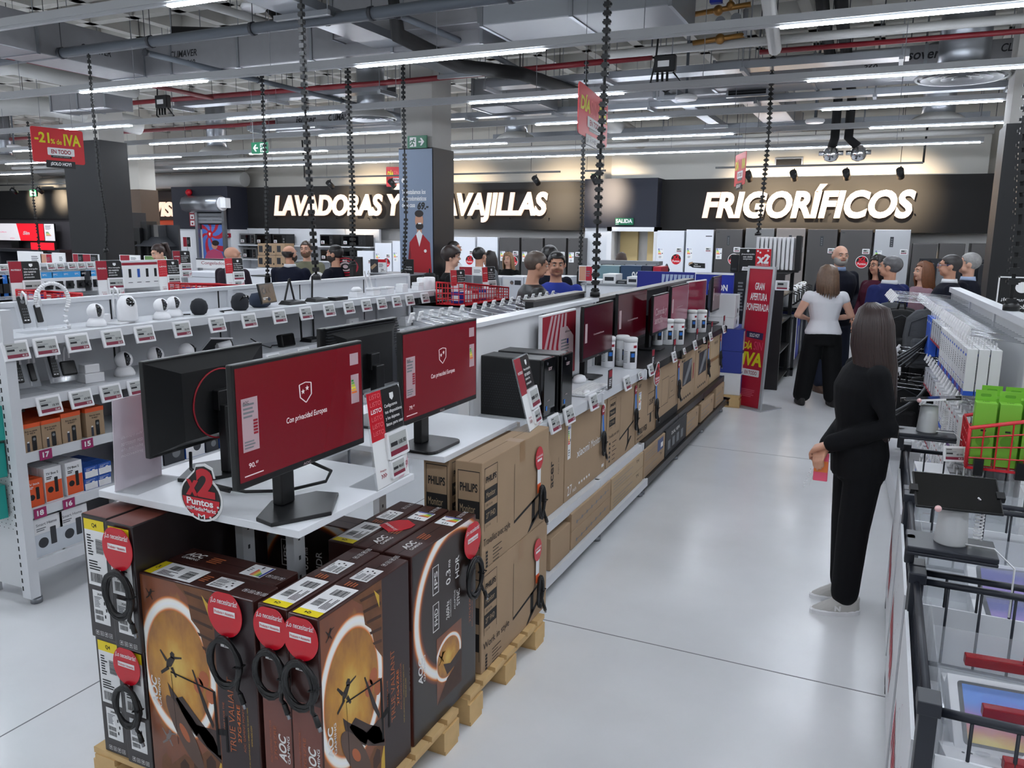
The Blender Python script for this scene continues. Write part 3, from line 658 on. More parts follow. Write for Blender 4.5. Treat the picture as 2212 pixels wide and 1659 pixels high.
def game_box(label, loc, rotz, front='art', top='ship', m=AOCB, end=True):
    w, d, h = GW, GD, GH
    t, f = carton('monitor_carton', label, w, d, h, loc, rotz, m, 'gaming monitor cartons on the front pallet')
    if front == 'art': game_art(t, f['front'])
    if front == 'spec': spec_art(t, f['front'])
    tp = f['top']
    if top == 'ship':
        ship_label(t, tp, w*.02, d*.1, w*.42, d*.8); spec_label(t, tp, w*.56, d*.2, w*.2, d*.6); g = G(ORIN); lines(g, tp, w*.46, d*.3, w*.08, d*.4, 4, ORIN); handling(g, tp, w*.83, d*.35, d*.16); g.build('printed_marks', t)
    if top == 'brand':
        brand_flat(t, tp, w*.1, d*.25, w*.16, d*.45); energy_label(t, tp, w*.66, d*.15, w*.18, d*.7, False); g = G(ORIN); lines(g, tp, w*.32, d*.3, w*.14, d*.4, 4, ORIN); handling(g, tp, w*.86, d*.3, d*.16, 3); g.build('printed_marks', t)
    if end:
        le = f['left']; g = G(AOCR); g.rect(le, .003, .003, d-.003, h*.62, .0007); g.build('printed_panel', t)
        g = G(WHT); r = le.rot(); g.text(r, 'AOC', h*.3, d*.22, -h*.0+h*.13, d*.26, shear=.25, bold=.03); g.text(r, 'GAMING', h*.3, d*.1, h*.13, d*.09); g.mat(ORIN); g.text(r, '27G4ZRE', h*.3, d*.55, h*.16, d*.09, bold=0); g.text(r, 'AOC GAMING MONITOR', h*.28, d*.72, h*.2, d*.06, bold=0); g.build('lettering', t)
    return t

# ------------------------------------------------------------ pallets
def pallet(label, x0, x1, y0, y1):
    t = thing('wooden_pallet', label, 'pallet', ((x0+x1)/2, (y0+y1)/2, 0)); a, b = (x1-x0)/2, (y1-y0)/2
    n = 7
    for k in range(n):
        c = -b+.05+(2*b-.1)*k/(n-1); G(PINE).box(-a, a, c-.045, c+.045, .122, .144).build('deck_board', t)
    for c in (-a+.06, 0, a-.06): G(PINE).box(c-.05, c+.05, -b, b, .1, .122).build('stringer', t)
    for c in (-a+.06, 0, a-.06):
        for e in (-b+.06, 0, b-.06): G(PINE).box(c-.06, c+.06, e-.06, e+.06, .02, .1).build('block', t)
    for e in (-b+.06, 0, b-.06): G(PINE).box(-a, a, e-.05, e+.05, 0, .02).build('bottom_board', t)
pallet('pine pallet under the dark gaming monitor cartons', -2.47, -1.385, 1.73, 2.53)
pallet('pine pallet under the brown cardboard monitor cartons', -2.47, -1.385, 2.62, 3.42)
PZ = .145
H2 = PI/2
# left stack, narrow ends to the front
def end_box(label, x, z, y0):
    w, d, h = .62, .125, .452
    t, f = carton('monitor_carton', label, w, d, h, (x, y0+w/2, z), H2, AOCD, 'gaming monitor cartons on the front pallet')
    le = f['left']; ship_label(t, le, d*.1, h*.44, d*.78, h*.53, True, int(x*-100)); spec_label(t, le, d*.2, h*.13, d*.62, h*.27, 4)
    g = G(WHT); handling(g, le, d*.2, h*.03, d*.13); g.build('printed_marks', t)
    g = G(AOCR); tp = f['top']; g.rect(tp, .003, .003, w-.003, d-.003, .0007); g.build('printed_panel', t); brand_flat(t, tp, w*.35, d*.2, w*.2, d*.5)
end_box('dark monitor carton with yellow Q4 label, upper left of the left stack', -2.352, PZ+.453, 1.73)
end_box('dark monitor carton behind a red cable tag, upper right of the left stack', -2.215, PZ+.453, 1.715)
end_box('dark monitor carton with yellow Q4 label, lower left of the left stack', -2.352, PZ, 1.74)
end_box('dark monitor carton behind a red cable tag, lower right of the left stack', -2.222, PZ, 1.73)
game_box('gaming monitor carton whose whole battle print faces the front', (-1.91, 1.73+GD/2, PZ), 0, 'art')
game_box('dark gaming carton right behind the one with the front-facing print', (-1.93, 1.85+GD/2, PZ), 0, None, 'brand')
game_box('narrow rust ended gaming carton between two cartons with battle prints', (-1.59, 1.73+GW/2, PZ), H2, None, 'ship')
game_box('gaming monitor carton at the pallet corner with battle print toward the aisle', (-1.466, 1.72+GW/2, PZ), H2, 'art', 'ship')
game_box('gaming carton with glowing ring and spec print toward the aisle', (-1.47, 2.235+GW/2, PZ), H2, 'spec', 'brand')
game_box('dark gaming carton with a red tag lying on its top', (-1.595, 2.235+GW/2, PZ), H2, None, 'brand')
game_box('dark gaming carton under the white table, next to the row with the red tag', (-1.715, 2.235+GW/2, PZ), H2, None, 'ship')
game_box('dark gaming carton with spec print deep under the white table', (-2.0, 2.36+GD/2, PZ), 0, 'spec', None)

# ------------------------------------------------------------ brown monitor cartons on the second pallet
BOXART = mat('print_black', (30, 27, 26), .75)
def monitor_drawing(g, fr, x, y, w, h):      # printed outline of a monitor seen from the side
    g.mat(BOXART); g.poly(fr, [(x, y+h*.36), (x+w, y+h*.62), (x+w, y+h*.68), (x, y+h*.42)]); g.rect(fr, x, y+h*.38, x+w*.008, y+h*1.6)
    g.poly(fr, [(x+w*.56, y+h*.08), (x+w*.66, y+h*.1), (x+w*.66, y+h*.58), (x+w*.56, y+h*.56)]); g.poly(fr, [(x+w*.42, y-h*.08), (x+w*.5, y-h*.06), (x+w*.88, y+h*.24), (x+w*.78, y+h*.26), (x+w*.56, y+h*.12)])
def brand_panel(g, fr, x, y, w, h):
    g.mat(BOXART)
    for q in ((x, y, x+w*.02, y+h), (x+w*.98, y, x+w, y+h), (x, y+h*.99, x+w, y+h)): g.rect(fr, *q)
    g.text(fr, 'PHILIPS', x+w*.1, y+h*.76, w*.8, h*.1, bold=.03); g.rect(fr, x, y+h*.46, x+w, y+h*.66); g.rect(fr, x, y+h*.12, x+w, y+h*.34)
    g.text(fr, '1000 Series', x+w*.1, y+h*.38, w*.5, h*.045, bold=0); g.text(fr, '271E1100', x+w*.1, y+h*.05, w*.35, h*.035, bold=0)
    g.mat(CARD2); g.text(fr, 'Monitor', x+w*.1, y+h*.52, w*.7, h*.09, l=.0026, bold=0); g.text(fr, '27" FHD', x+w*.1, y+h*.19, w*.7, h*.09, l=.0026, bold=0)
def brown_box(label, x, y, z, words, energy=False):
    w, d, h = .72, .125, .468
    t, f = carton('monitor_carton', label, w, d, h, (x, y, z), H2, CARD, 'brown monitor cartons on the second pallet')
    fr = f['front']; g = G(BOXART); brand_panel(g, fr, w*.03, h*.36, w*.17, h*.58); monitor_drawing(g, fr, w*.44, h*.05, w*.5, h*.48)
    g.text(fr, words, w*.02, h*.2, w*.36, h*.09, bold=0)
    for k in range(5): lines(g, fr, w*.14, h*(.14-.033*k), w*.13, h*.015, 1, BOXART, k); g.rect(fr, w*.05, h*(.135-.033*k), w*.075, h*(.16-.033*k))
    g.build('printed_marks', t)
    le = f['left']; g = G(BOXART); brand_panel(g, le, d*.1, h*.12, d*.82, h*.8); g.build('printed_panel', t)
    g = G(mat('packing_tape', (150, 116, 78), .35)); g.rect(fr, w*.52, h*.8, w*.6, h-.001, .0009); g.rect(f['top'], w*.52, .001, w*.6, d*.6, .0009); g.build('tape', t)
    if energy: energy_label(t, le, d*.1, -h*.0+h*.0+.005, d*.6, h*.1)
    return t
brown_box('lower brown cardboard monitor carton reading Work in style', -1.476, 3.14, PZ, 'Work in style')
brown_box('upper brown cardboard monitor carton reading Travaillez avec style', -1.476, 3.14, PZ+.47, 'Travaillez avec style')
brown_box('lower brown monitor carton of the stack under the second white table', -1.64, 3.16, PZ, 'Work in style', True)
brown_box('upper brown monitor carton of the stack under the second white table', -1.64, 3.16, PZ+.47, 'Travaillez avec style', True)

# ------------------------------------------------------------ white display tables
def table(label, x0, x1, y0, y1, z, legs):
    t = thing('display_table', label, 'table', ((x0+x1)/2, (y0+y1)/2, 0)); a, b = (x1-x0)/2, (y1-y0)/2; cx_, cy_ = (x0+x1)/2, (y0+y1)/2
    G(WHITE2).box(-a, a, -b, b, z-.026, z).build('table_top', t, bev=.002)
    for lx, ly, z0 in legs:
        g = G(WHITE); q = (lx-cx_, ly-cy_); g.box(q[0]-.018, q[0]+.018, q[1]-.03, q[1]+.03, z0, z-.026)
        g.mat(DGREY); k = z0+.08
        while k < z-.06: g.box(q[0]-.0185, q[0]+.0185, q[1]-.005, q[1]+.005, k, k+.016); k += .075
        g.build('leg', t)
    G(WHITE).box(-a+.15, a-.15, legs[0][1]-cy_-.02, legs[0][1]-cy_+.02, z-.06, z-.026).build('support_rail', t)
TZ = 1.098
table('white display table holding the two gaming monitors, in front', -2.45, -1.562, 1.83, 2.5, TZ, [(-2.1, 2.16, PZ), (-1.86, 2.16, PZ)])
table('white display table behind the first one, holding the office monitor', -2.45, -1.572, 2.75, 3.47, TZ, [(-2.15, 3.12, PZ), (-1.85, 3.12, PZ)])

# ------------------------------------------------------------ monitors
SCR = mat('screen_red', (70, 6, 18), .24, emit=.085, ecol=(196, 10, 40)); SCRD = mat('screen_dim_red', (46, 8, 18), .16, emit=.035, ecol=(150, 20, 44)); SCRP = mat('screen_pink', (110, 70, 84), .18, emit=.1, ecol=(150, 80, 100))
SCRT = mat('screen_text', (200, 190, 192), .4, emit=.2); SCRT2 = mat('screen_grey', (170, 150, 154), .4, emit=.08)
PANEL = mat('screen_panel', (176, 150, 156), .4, emit=.06); SCW = mat('screen_white', (224, 220, 224), .3, emit=.35)
def monitor(label, c, w, h, rotz, base_z, kind='red', base='penta', scr=None, text='Con privacidad Europea', tilt=0, body=BLACK, back=None):
    """c = (x, y, z) of the panel centre; local -Y is the screen side"""
    t = thing('computer_monitor', label, 'monitor', (c[0], c[1], base_z), rotz, 'display monitors'); zc = c[2]-base_z
    g = G(body); z0, z1 = zc-h/2, zc+h/2
    g.box(-w/2, w/2, -.012, .012, z0, z1); g.build('bezel', t, bev=.004)
    g = G(body); bw = .62
    vs = [(-w*.49, .012, z0+.01), (w*.49, .012, z0+.01), (w*.49, .012, z1-.01), (-w*.49, .012, z1-.01), (-w*.3, .06, z0+h*.12), (w*.3, .06, z0+h*.12), (w*.3, .06, z1-h*.16), (-w*.3, .06, z1-h*.16)]
    g.add(vs, [(5, 4, 7, 6), (0, 4, 5, 1), (1, 5, 6, 2), (2, 6, 7, 3), (3, 7, 4, 0)]); g.build('rear_shell', t)
    fr = F((-w/2+.01, -.0125, z0+.022), (1, 0, 0), (0, 0, 1), w-.02, h-.034)
    g = G(scr or SCR); g.rect(fr, 0, 0, fr.w, fr.h, .0005); g.build('screen', t)
    g = G(SCRT); W_, H_ = fr.w, fr.h
    if kind == 'red':
        pts = [(.45, .73), (.5, .745), (.545, .73), (.545, .62), (.5, .55), (.455, .61)]
        for i in range(6):
            p, q = Vector(pts[i]), Vector(pts[(i+1) % 6]); d = (q-p); n = Vector((-d.y, d.x)).normalized()*.004
            g.poly(fr, [((p+n).x*W_, (p+n).y*H_), ((p-n).x*W_, (p-n).y*H_), ((q-n).x*W_, (q-n).y*H_), ((q+n).x*W_, (q+n).y*H_)], .0012)
        for sx, sy in ((.478, .66), (.512, .685)): g.poly(fr, [((sx+(.016 if k % 2 == 0 else .007)*math.cos(k*PI/5+PI/2))*W_, (sy+(.028 if k % 2 == 0 else .012)*math.sin(k*PI/5+PI/2))*H_) for k in range(10)], .0012)
        g.text(fr, text, W_*.34, H_*.385, W_*.33, H_*.07, shear=.1)
        g.mat(PANEL); g.rect(fr, W_*.03, H_*.26, W_*.14, H_*.73, .001); g.rect(fr, W_*.895, H_*.4, W_*.97, H_*.7, .001); g.rect(fr, W_*.89, H_*.8, W_*.97, H_*.92, .001)
        for k in range(5): g.mat(DRED).rect(fr, W_*.105, H_*(.4+.028*k), W_*.135, H_*(.42+.028*k), .0014)
        lines(g, fr, W_*.04, H_*.55, W_*.09, H_*.14, 4, INKG); lines(g, fr, W_*.04, H_*.28, W_*.09, H_*.08, 3, INKG); g.mat(INK); g.text(fr, 'AOC' if base == 'penta' else 'PHILIPS', W_*.04, H_*.68, W_*.04, H_*.025)
        for k in range(6): g.mat(ENC[k]).rect(fr, W_*.9, H_*(.63-.025*k), W_*(.92+.006*k), H_*(.648-.025*k), .0014)
        g.mat(SCRT); g.text(fr, '90.' if base == 'penta' else '79.', W_*.06, H_*.11, W_*.045, H_*.045); g.text(fr, '07', W_*.108, H_*.135, W_*.018, H_*.022); g.rect(fr, W_*.03, H_*.04, W_*.16, H_*.05, .001)
    elif kind == 'spiral':
        g.mat(PANEL)
        for k in range(5):
            a0 = k*.17; g.poly(fr, [(W_*(a0), 0), (W_*(a0+.07), 0), (W_*(.12+a0*.8), H_*.5), (W_*(.3+a0*.6), H_*.99), (W_*(.24+a0*.6), H_*.99), (W_*(.05+a0*.8), H_*.5)], .001)
        g.mat(SCRT2); g.poly(fr, [(W_*.5, 0), (W_*.93, 0), (W_*.93, H_*.6), (W_*.72, H_*.78), (W_*.5, H_*.78)], .0014); lines(g, fr, W_*.54, H_*.25, W_*.3, H_*.35, 7, INKG); g.mat(DBLUE); g.rect(fr, W_*.72, H_*.5, W_*.77, H_*.58, .0018); g.mat(INK); g.text(fr, 'all-in-one', W_*.66, H_*.68, W_*.2, H_*.04); g.mat(DRED); g.rect(fr, W_*.78, H_*.05, W_*.92, H_*.28, .0018)
    elif kind == 'slogan': g.mat(SCRT2); g.text(fr, text, W_*.1, H_*.22, W_*.78, H_*.44, shear=.1)
    elif kind == 'faint': g.mat(SCRT2); g.text(fr, text, W_*.32, H_*.4, W_*.36, H_*.045, shear=.1); g.rect(fr, W_*.04, H_*.3, W_*.11, H_*.68, .001)
    g.build('screen_graphics', t)
    if kind != 'spiral':
        g = G(SCRT2); g.text(F((-w*.04, -.0125, z0+.006), (1, 0, 0), (0, 0, 1)), 'AOC' if base == 'penta' else 'PHILIPS', 0, 0, w*.06, .008); g.build('logo', t)
    g = G(body)
    g.box(-.035, .035, .05, .09, zc-h*.12, zc+h*.1); g.box(-.032, .032, .075, .115, .014, zc-.02); g.build('stand_neck', t, bev=.004)
    g = G(body)
    if base == 'penta': g.poly(F((0, .02, .014), (1, 0, 0), (0, 1, 0)), [(-.15, .06), (-.17, -.02), (-.0, -.12), (.17, -.02), (.15, .06), (.0, .13)], 0, .014)
    elif base == 'oval': g.poly(F((0, .06, .014), (1, 0, 0), (0, 1, 0)), rrect(-.13, -.1, .13, .1, .04), 0, .014)
    elif base == 'foot': g.poly(F((0, .06, .01), (1, 0, 0), (0, 1, 0)), rrect(-.11, -.08, .11, .1, .01), 0, .01)
    g.build('stand_base', t, bev=.003)
    if back == 'ring':
        g = G(mat('ring_trim_red', (150, 16, 34), .4)); g.tube([(.0+.13*math.cos(a), .0615, zc-.02+.13*math.sin(a)) for a in [2*PI*i/40 for i in range(40)]], .0035, 6, closed=True); g.build('red_ring', t)
    if back == 'ribs':
        g = G(mat('ribbed_black', (22, 25, 30), .35))
        for k in range(16): g.box(-w*.46, w*.46, .0125, .024+.02*math.sin(PI*k/15), z0+.16+k*.0125, z0+.166+k*.0125)
        g.build('rear_ribs', t)
    return t
R90 = H2
monitor('front black gaming monitor with red privacy message on the first table', (-1.655, 1.985, TZ+.345), .625, .372, R90, TZ, 'red', 'penta')
monitor('black gaming monitor seen from behind with a red ring, on the first table', (-2.275, 2.19, TZ+.29), .58, .345, -R90, TZ, 'red', 'penta', back='ring')
monitor('black office monitor seen from behind with ribbed back, on the second table', (-2.25, 3.13, TZ+.305), .62, .355, -R90, TZ, 'faint', 'oval', back='ribs')
monitor('black office monitor with red privacy message on the second table', (-1.66, 2.87, TZ+.345), .625, .372, R90, TZ, 'red', 'oval')
# ------------------------------------------------------------ island shelving
XF, YA, YS, YE = -1.58, 3.76, 5.86, 9.25
def gondola_unit(label, name, y0, y1, m, panel, ridge):
    t = thing(name, label, 'shelving', (0, y0, 0), group='island shelving'); L = y1-y0
    G(panel).box(-2.06, -2.0, 0, L, .06, 1.5).build('back_panel', t)
    G(ridge).box(-2.085, -1.975, 0, L, 1.5, 1.525).build('top_cap', t)
    for z, xf, nm in ((1.0, XF, 'top_shelf'), (.42, XF+.01, 'middle_shelf'), (.14, XF+.05, 'base_shelf')):
        g = G(m); g.box(-2.0, xf-.012, .002, L-.002, z-.03, z); g.box(xf-.012, xf, .002, L-.002, z-.055, z+.004); g.build(nm, t)
    n = max(2, round(L/1.25)+1)
    for k in range(n):
        y = .03+(L-.06)*k/(n-1); g = G(STEEL); g.box(XF-.03, XF+.0, y-.02, y+.02, .03, .11); g.cyl((XF-.015, y, 0), (XF-.015, y, .03), .035, n=12); g.build('levelling_foot', t)
        G(m).box(-2.04, -1.99, y-.02, y+.02, 0, 1.5).build('upright', t)
        g = G(m); [g.box(XF-.03, XF+.012, y-.012, y+.012, z-.075, z-.0) for z in (1.0, .42)]; g.build('shelf_bracket', t)
gondola_unit('white shelving unit behind the display tables carrying the computers', 'shelving_unit', YA, YS, WHITE, OFFW, WHITE2)
gondola_unit('black shelving unit carrying the far row of monitors', 'shelving_unit', YS, YE, BLACK, mat('panel_black', (20, 21, 26), .5), mat('cap_dark', (86, 82, 80), .4))
t = thing('header_panel', 'black header panel with grey top behind the white section', 'panel', (-2.12, 4.85, 0)); G(BLACK).box(-.03, .03, 0, 1.0, .3, 1.56).build('board', t); G(mat('cap_dark', (86, 82, 80), .4)).box(-.05, .04, 0, 1.0, 1.56, 1.575).build('top_cap', t)
SZ = 1.0
monitor('white all-in-one computer with red and white striped screen', (-1.93, 4.9, SZ+.27), .62, .46, R90, SZ, 'spiral', 'foot', scr=DRED, body=OFFW)
monitor('black monitor directly right of the white all-in-one computer', (-1.8, 5.32, SZ+.345), .64, .375, R90, SZ, 'faint', 'foot', scr=SCRD)
monitor('black monitor behind the white wipe tubs, second on the black shelf side', (-1.88, 6.43, SZ+.34), .84, .42, R90, SZ, 'faint', 'oval', scr=SCRD)
monitor('smaller black monitor reading Comoda y sencilla', (-1.78, 6.97, SZ+.325), .53, .345, R90, SZ, 'slogan', 'oval', scr=SCRP, text='Cómoda y\nsencilla')
monitor('black monitor behind the pair of tubs at the middle of the black shelf', (-1.84, 7.95, SZ+.33), .72, .39, R90, SZ, 'faint', 'oval', scr=SCRP)
monitor('white framed monitor with painted reflection of the red floor sign near the shelf end', (-1.84, 8.76, SZ+.335), .6, .39, R90-.12, SZ, 'plain', 'oval', scr=mat('screen_painted_reflection', (120, 40, 60), .1), body=OFFW)  # reflection of the red sign is put into the screen's base colour
monitor('black monitor last at the far end of the island shelf', (-1.75, 9.42, SZ+.35), .5, .4, R90, SZ, 'faint', 'oval', scr=SCRD)
# tower computers, keyboard, mouse
def tower(label, x, y, d=.38):
    t = thing('tower_computer', label, 'computer', (x, y, SZ), 0, 'black tower computers')   # faces +X
    G(BLACK).box(-.22, .2, -.085, .085, 0, .335).build('case', t, bev=.006); G(GLOSSB).box(.2, .222, -.085, .085, 0, .335).build('front_panel', t, bev=.006)
    g = G(mat('vent_grey', (42, 44, 48), .5))
    fr = F((-.2, -.0855, 0), (1, 0, 0), (0, 0, 1))
    for i in range(16):
        for k in range(14): g.poly(fr, circ(.05+i*.0145+(k % 2)*.007, .05+k*.0145, .004, n=6), .001)
    g.build('side_vent', t)
    f2 = F((.223, -.085, 0), (0, 1, 0), (0, 0, 1)); g = G(SCRT2); g.text(f2, 'acer', .06, .27, .05, .018); g.text(f2, 'HDMI', .05, .1, .03, .006); g.build('logo', t); g = G(BLUE); g.rect(f2, .03, .05, .05, .075, .001); g.build('sticker', t)
    g = G(DGREY); g.cyl((.222, -.04, .31), (.226, -.04, .31), .008, n=10); g.build('power_button', t); return t
tower('front black tower computer with mesh vent beside the leaning price card', -1.84, 4.0)
tower('rear black tower computer, just behind the other tower', -1.82, 4.22)
t = thing('keyboard', 'white keyboard below the all-in-one computer', 'keyboard', (-1.69, 4.84, SZ+.003)); G(OFFW).box(-.065, .065, -.22, .22, 0, .012).build('body', t, bev=.003)
g = G(PAPER)
for i in range(14):
    for k in range(5): g.box(-.058+k*.0235, -.038+k*.0235, -.212+i*.0305, -.186+i*.0305, .012, .017)
g.build('keys', t)
def mouse(x, y, label, s=1):
    t = thing('computer_mouse', label, 'mouse', (x, y, SZ+.0)); g = G(OFFW); g.lathe([(.055*s, 0), (.058*s, .012*s), (.045*s, .03*s), (.02*s, .038*s), (.001, .039*s)], n=18, sx=.6); g.build('shell', t); g = G(OFFW); g.tube([(0, .05*s, .01), (.02, .09, .006), (.06, .1, .006), (.05, .16, .006), (.0, .15, .006)], .004, 6); g.build('cable', t)
mouse(-1.85, 5.12, 'larger white mouse with cable beside the all-in-one screen', 1.3); mouse(-1.66, 4.72, 'small white mouse at the shelf edge in front of the keyboard', .8)
# wipe tubs
def tub(x, y, label):
    t = thing('wipe_tub', label, 'tub', (x, y, SZ), -.4, 'white tubs of screen wipes'); g = G(OFFW); g.lathe([(.05, 0), (.052, .004), (.052, .2), (.049, .205)], n=24); g.build('body', t)
    g = G(PAPER); g.lathe([(.054, .203), (.054, .232), (.046, .238), (.001, .239)], n=24); g.build('lid', t)
    def band(m, a0, a1, z0, z1, n=6):
        g.mat(m); v = []
        for i in range(n+1): a = a0+(a1-a0)*i/n; v += [(.0526*math.cos(a), .0526*math.sin(a), z0), (.0526*math.cos(a), .0526*math.sin(a), z1)]
        g.add(v, [(2*i, 2*i+2, 2*i+3, 2*i+1) for i in range(n)])
    g = G(INK); band(INK, -.9, -.1, .05, .135); band(BLUE, -.8, -.2, .09, .12); band(DRED, -.4, .2, .16, .18); [band(INKG, -2.2, -1.3, .13-.012*k, .134-.012*k) for k in range(8)]; g.build('label', t); return t
TUBS = [(-1.88, 5.84, 'white wipe tub behind the reflected monitor edge, left of the front pair'), (-1.8, 5.95, 'white wipe tub, left of the front pair on the shelf'), (-1.71, 5.86, 'white wipe tub, right one of the front pair on the shelf'), (-1.87, 7.28, 'white wipe tub partly hidden by the slogan monitor'), (-1.79, 7.35, 'white wipe tub, left of the middle pair'), (-1.7, 7.4, 'white wipe tub, right of the middle pair'), (-1.8, 8.42, 'white wipe tub, left of the farthest pair'), (-1.71, 8.48, 'white wipe tub, right of the farthest pair')]
tub(*TUBS[0]); _tp = bpy.data.objects['wipe_tub']
for x, y, l in TUBS[1:]: dup(_tp, (x, y, SZ), -.4, l)
# island cartons
def island_box(label, y0, y1, z0, z1, m=CARD, marks=None, d=.2, xf=XF-.035):
    t, f = carton('shelf_carton', label, y1-y0-.012, d, z1-z0, (xf-d/2, (y0+y1)/2, z0), H2, m, 'cartons on the island shelves')
    if marks:
        g = G(BOXART); marks(g, f['front'], y1-y0-.012, z1-z0); g.build('printed_marks', t)
    return t, f
M0, M1 = .421, .925
def mk_acer(g, f, w, h): r = f.rot(); g.text(r, 'acer', h*.3, w*.5, h*.3, w*.12); g.text(r, 'Aspire XC', h*.4, w*.25, h*.2, w*.05, bold=0); g.mat(PAPER); g.rect(f, w*.01, h*.55, w*.1, h*.75); barcode(g, f, w*.02, h*.6, w*.06, h*.12, 3, True)
def mk_xi(g, f, w, h): g.mat(WHT); g.text(f, 'xiaomi', w*.26, h*.46, w*.3, h*.1, bold=.01); g.text(f, 'Monitor', w*.6, h*.46, w*.27, h*.1, bold=0); g.text(f, '27', w*.06, h*.06, w*.1, h*.12, bold=0); g.text(f, 'inch', w*.18, h*.06, w*.08, h*.05, bold=0); [g.rect(f, w*(.32+.06*k), h*.1, w*(.35+.06*k), h*.13) for k in range(5)]; g.poly(f, circ(w*.93, h*.9, .025)); g.rect(f, w*.9, h*.08, w*.96, h*.12)
def mk_ph(g, f, w, h): brand_panel(g, f, w*.06, h*.5, w*.2, h*.42); monitor_drawing(g, f, w*.42, h*.08, w*.5, h*.5); g.text(f, 'Travaillez avec style', w*.05, h*.38, w*.34, h*.06, bold=0); [g.rect(f, w*.08, h*(.3-.06*k), w*.12, h*(.33-.06*k)) for k in range(5)]; [lines(g, f, w*.18, h*(.3-.06*k), w*.14, h*.02, 1, BOXART, k) for k in range(5)]
def mk_ni(g, f, w, h): g.text(f, 'NITRO VG0', w*.04, h*.12, w*.5, h*.1); g.text(f, 'GAMING MONITOR', w*.04, h*.06, w*.3, h*.03); g.text(f, '23.8"', w*.62, h*.5, w*.25, h*.1); g.text(f, 'acer', w*.05, h*.9, w*.12, h*.05); [g.rect(f, *q) for q in ((w*.55, h*.35, w*.9, h*.36), (w*.55, h*.7, w*.9, h*.71), (w*.55, h*.35, w*.56, h*.71), (w*.68, h*.2, w*.76, h*.35))]
def mk_dr(g, f, w, h):
    for a, b, c, d in ((.2, .3, .5, .75), (.55, .35, .8, .7), (.62, .45, .72, .62)): [g.rect(f, *q) for q in ((w*a, h*b, w*c, h*b+.004), (w*a, h*d, w*c, h*d+.004), (w*a, h*b, w*a+.004, h*d), (w*c, h*b, w*c+.004, h*d))]
    g.rect(f, 0, 0, w, h*.14)
def mk_le(g, f, w, h): g.mat(DGREY); g.rect(f, w*.2, h*.38, w*.75, h*.82); g.mat(INKG); g.poly(f, [(w*.25, h*.4), (w*.4, h*.4), (w*.74, h*.7), (w*.74, h*.8), (w*.6, h*.8)], .0015); g.mat(BOXART); g.text(f, 'Lenovo', w*.1, h*.9, w*.2, h*.05); g.text(f, 'Monitor', w*.1, h*.83, w*.22, h*.05); g.mat(DRED); g.rect(f, w*.85, h*.4, w*.9, h*.7); [g.mat(BOXART).rect(f, w*(.2+.12*k), h*.12, w*(.27+.12*k), h*.16) for k in range(5)]
def mk_pl(g, f, w, h): g.text(f, 'MONITOR', w*.3, h*.8, w*.3, h*.06, bold=0); g.mat(mat('packing_tape', (150, 116, 78), .35)); g.rect(f, 0, h*.45, w, h*.52)
island_box('plain brown tower carton reading acer sideways', 3.9, 4.25, M0, .95, CARD, mk_acer)
tx, fx = island_box('brown carton printed xiaomi Monitor 27 inch', 4.25, 5.03, M0, .925, CARD, mk_xi); energy_label(tx, fx['front'], .04, .26, .05, .21)
island_box('brown office monitor carton on the middle island shelf, right of the 27 inch one', 5.04, 5.75, M0, .94, CARD, mk_ph)
tx, fx = island_box('brown gaming monitor carton with 23.8 inch outline drawing', 5.76, 6.34, M0, .91, CARD, mk_ni); energy_label(tx, fx['front'], .04, .26, .07, .14)
island_box('brown carton with large line drawing and black bottom strip', 6.35, 7.13, M0, .935, CARD, mk_dr)
island_box('brown carton with grey landscape screen print, first of two', 7.14, 7.83, M0, .94, CARD, mk_le)
island_box('brown carton with grey landscape screen print, second of two', 7.84, 8.54, M0, .94, CARD, mk_le)
island_box('pale plain carton last on the middle island shelf', 8.56, 9.22, M0, .94, CARD2, mk_pl)
def mk_icons(g, f, w, h):
    for k in range(7): c = (w*(.12+.12*k), h*(.35+.03*k)); g.mat(INKG); g.poly(f, circ(c[0], c[1], .012, n=10)); g.rect(f, c[0], c[1]-.002, c[0]+w*.1, c[1]+.002)
def mk_txt(g, f, w, h): [lines(g, f, w*.05, h*(.2+.2*k), w*.6, h*.06, 1, INKG, k) for k in range(3)]; g.mat(BOXART); g.text(f, 'TV', w*.75, h*.6, w*.1, h*.2)
B0 = .142
for lab, y0, y1, z0, z1, mk in (('flat brown carton sticking out at the near end of the base shelf', 3.9, 4.22, B0, .33, None), ('lower flat carton with row of grey icons on the base shelf', 4.23, 4.99, B0, B0+.115, mk_icons), ('upper flat carton with row of grey icons on the base shelf', 4.23, 4.99, B0+.116, B0+.228, mk_icons),
        ('lower plain flat carton in the second bay of the base shelf', 5.0, 5.8, B0, B0+.115, mk_txt), ('upper plain flat carton in the second bay of the base shelf', 5.0, 5.8, B0+.116, B0+.228, mk_txt), ('lower carton with printed lines in the third bay of the base shelf', 5.81, 6.47, B0, B0+.115, mk_txt), ('upper carton with blue label in the third bay of the base shelf', 5.81, 6.47, B0+.116, B0+.228, mk_txt),
        ('carton with white label beside the black carton on the base shelf', 7.29, 7.82, B0, B0+.2, mk_txt), ('wide brown carton near the far end of the base shelf', 7.93, 8.6, B0, B0+.19, mk_txt), ('last brown carton of the base shelf', 8.7, 9.2, B0, B0+.22, mk_txt)):
    tt, ff = island_box(lab, y0, y1, z0, z1, CARD if 'plain' not in lab else CARD2, mk, .3, XF+.025)
    if 'blue' in lab: g = G(mat('label_navy', (60, 76, 120), .5)); g.rect(ff['front'], .4, .0, .58, .1, .002); g.mat(PAPER); g.rect(ff['front'], .5, .02, .57, .06, .0025); g.build('label', tt)
tt, ff = island_box('black carton with white print on the base shelf', 6.48, 7.28, B0, B0+.235, mat('carton_black', (34, 34, 38), .6), None, .3, XF+.025)
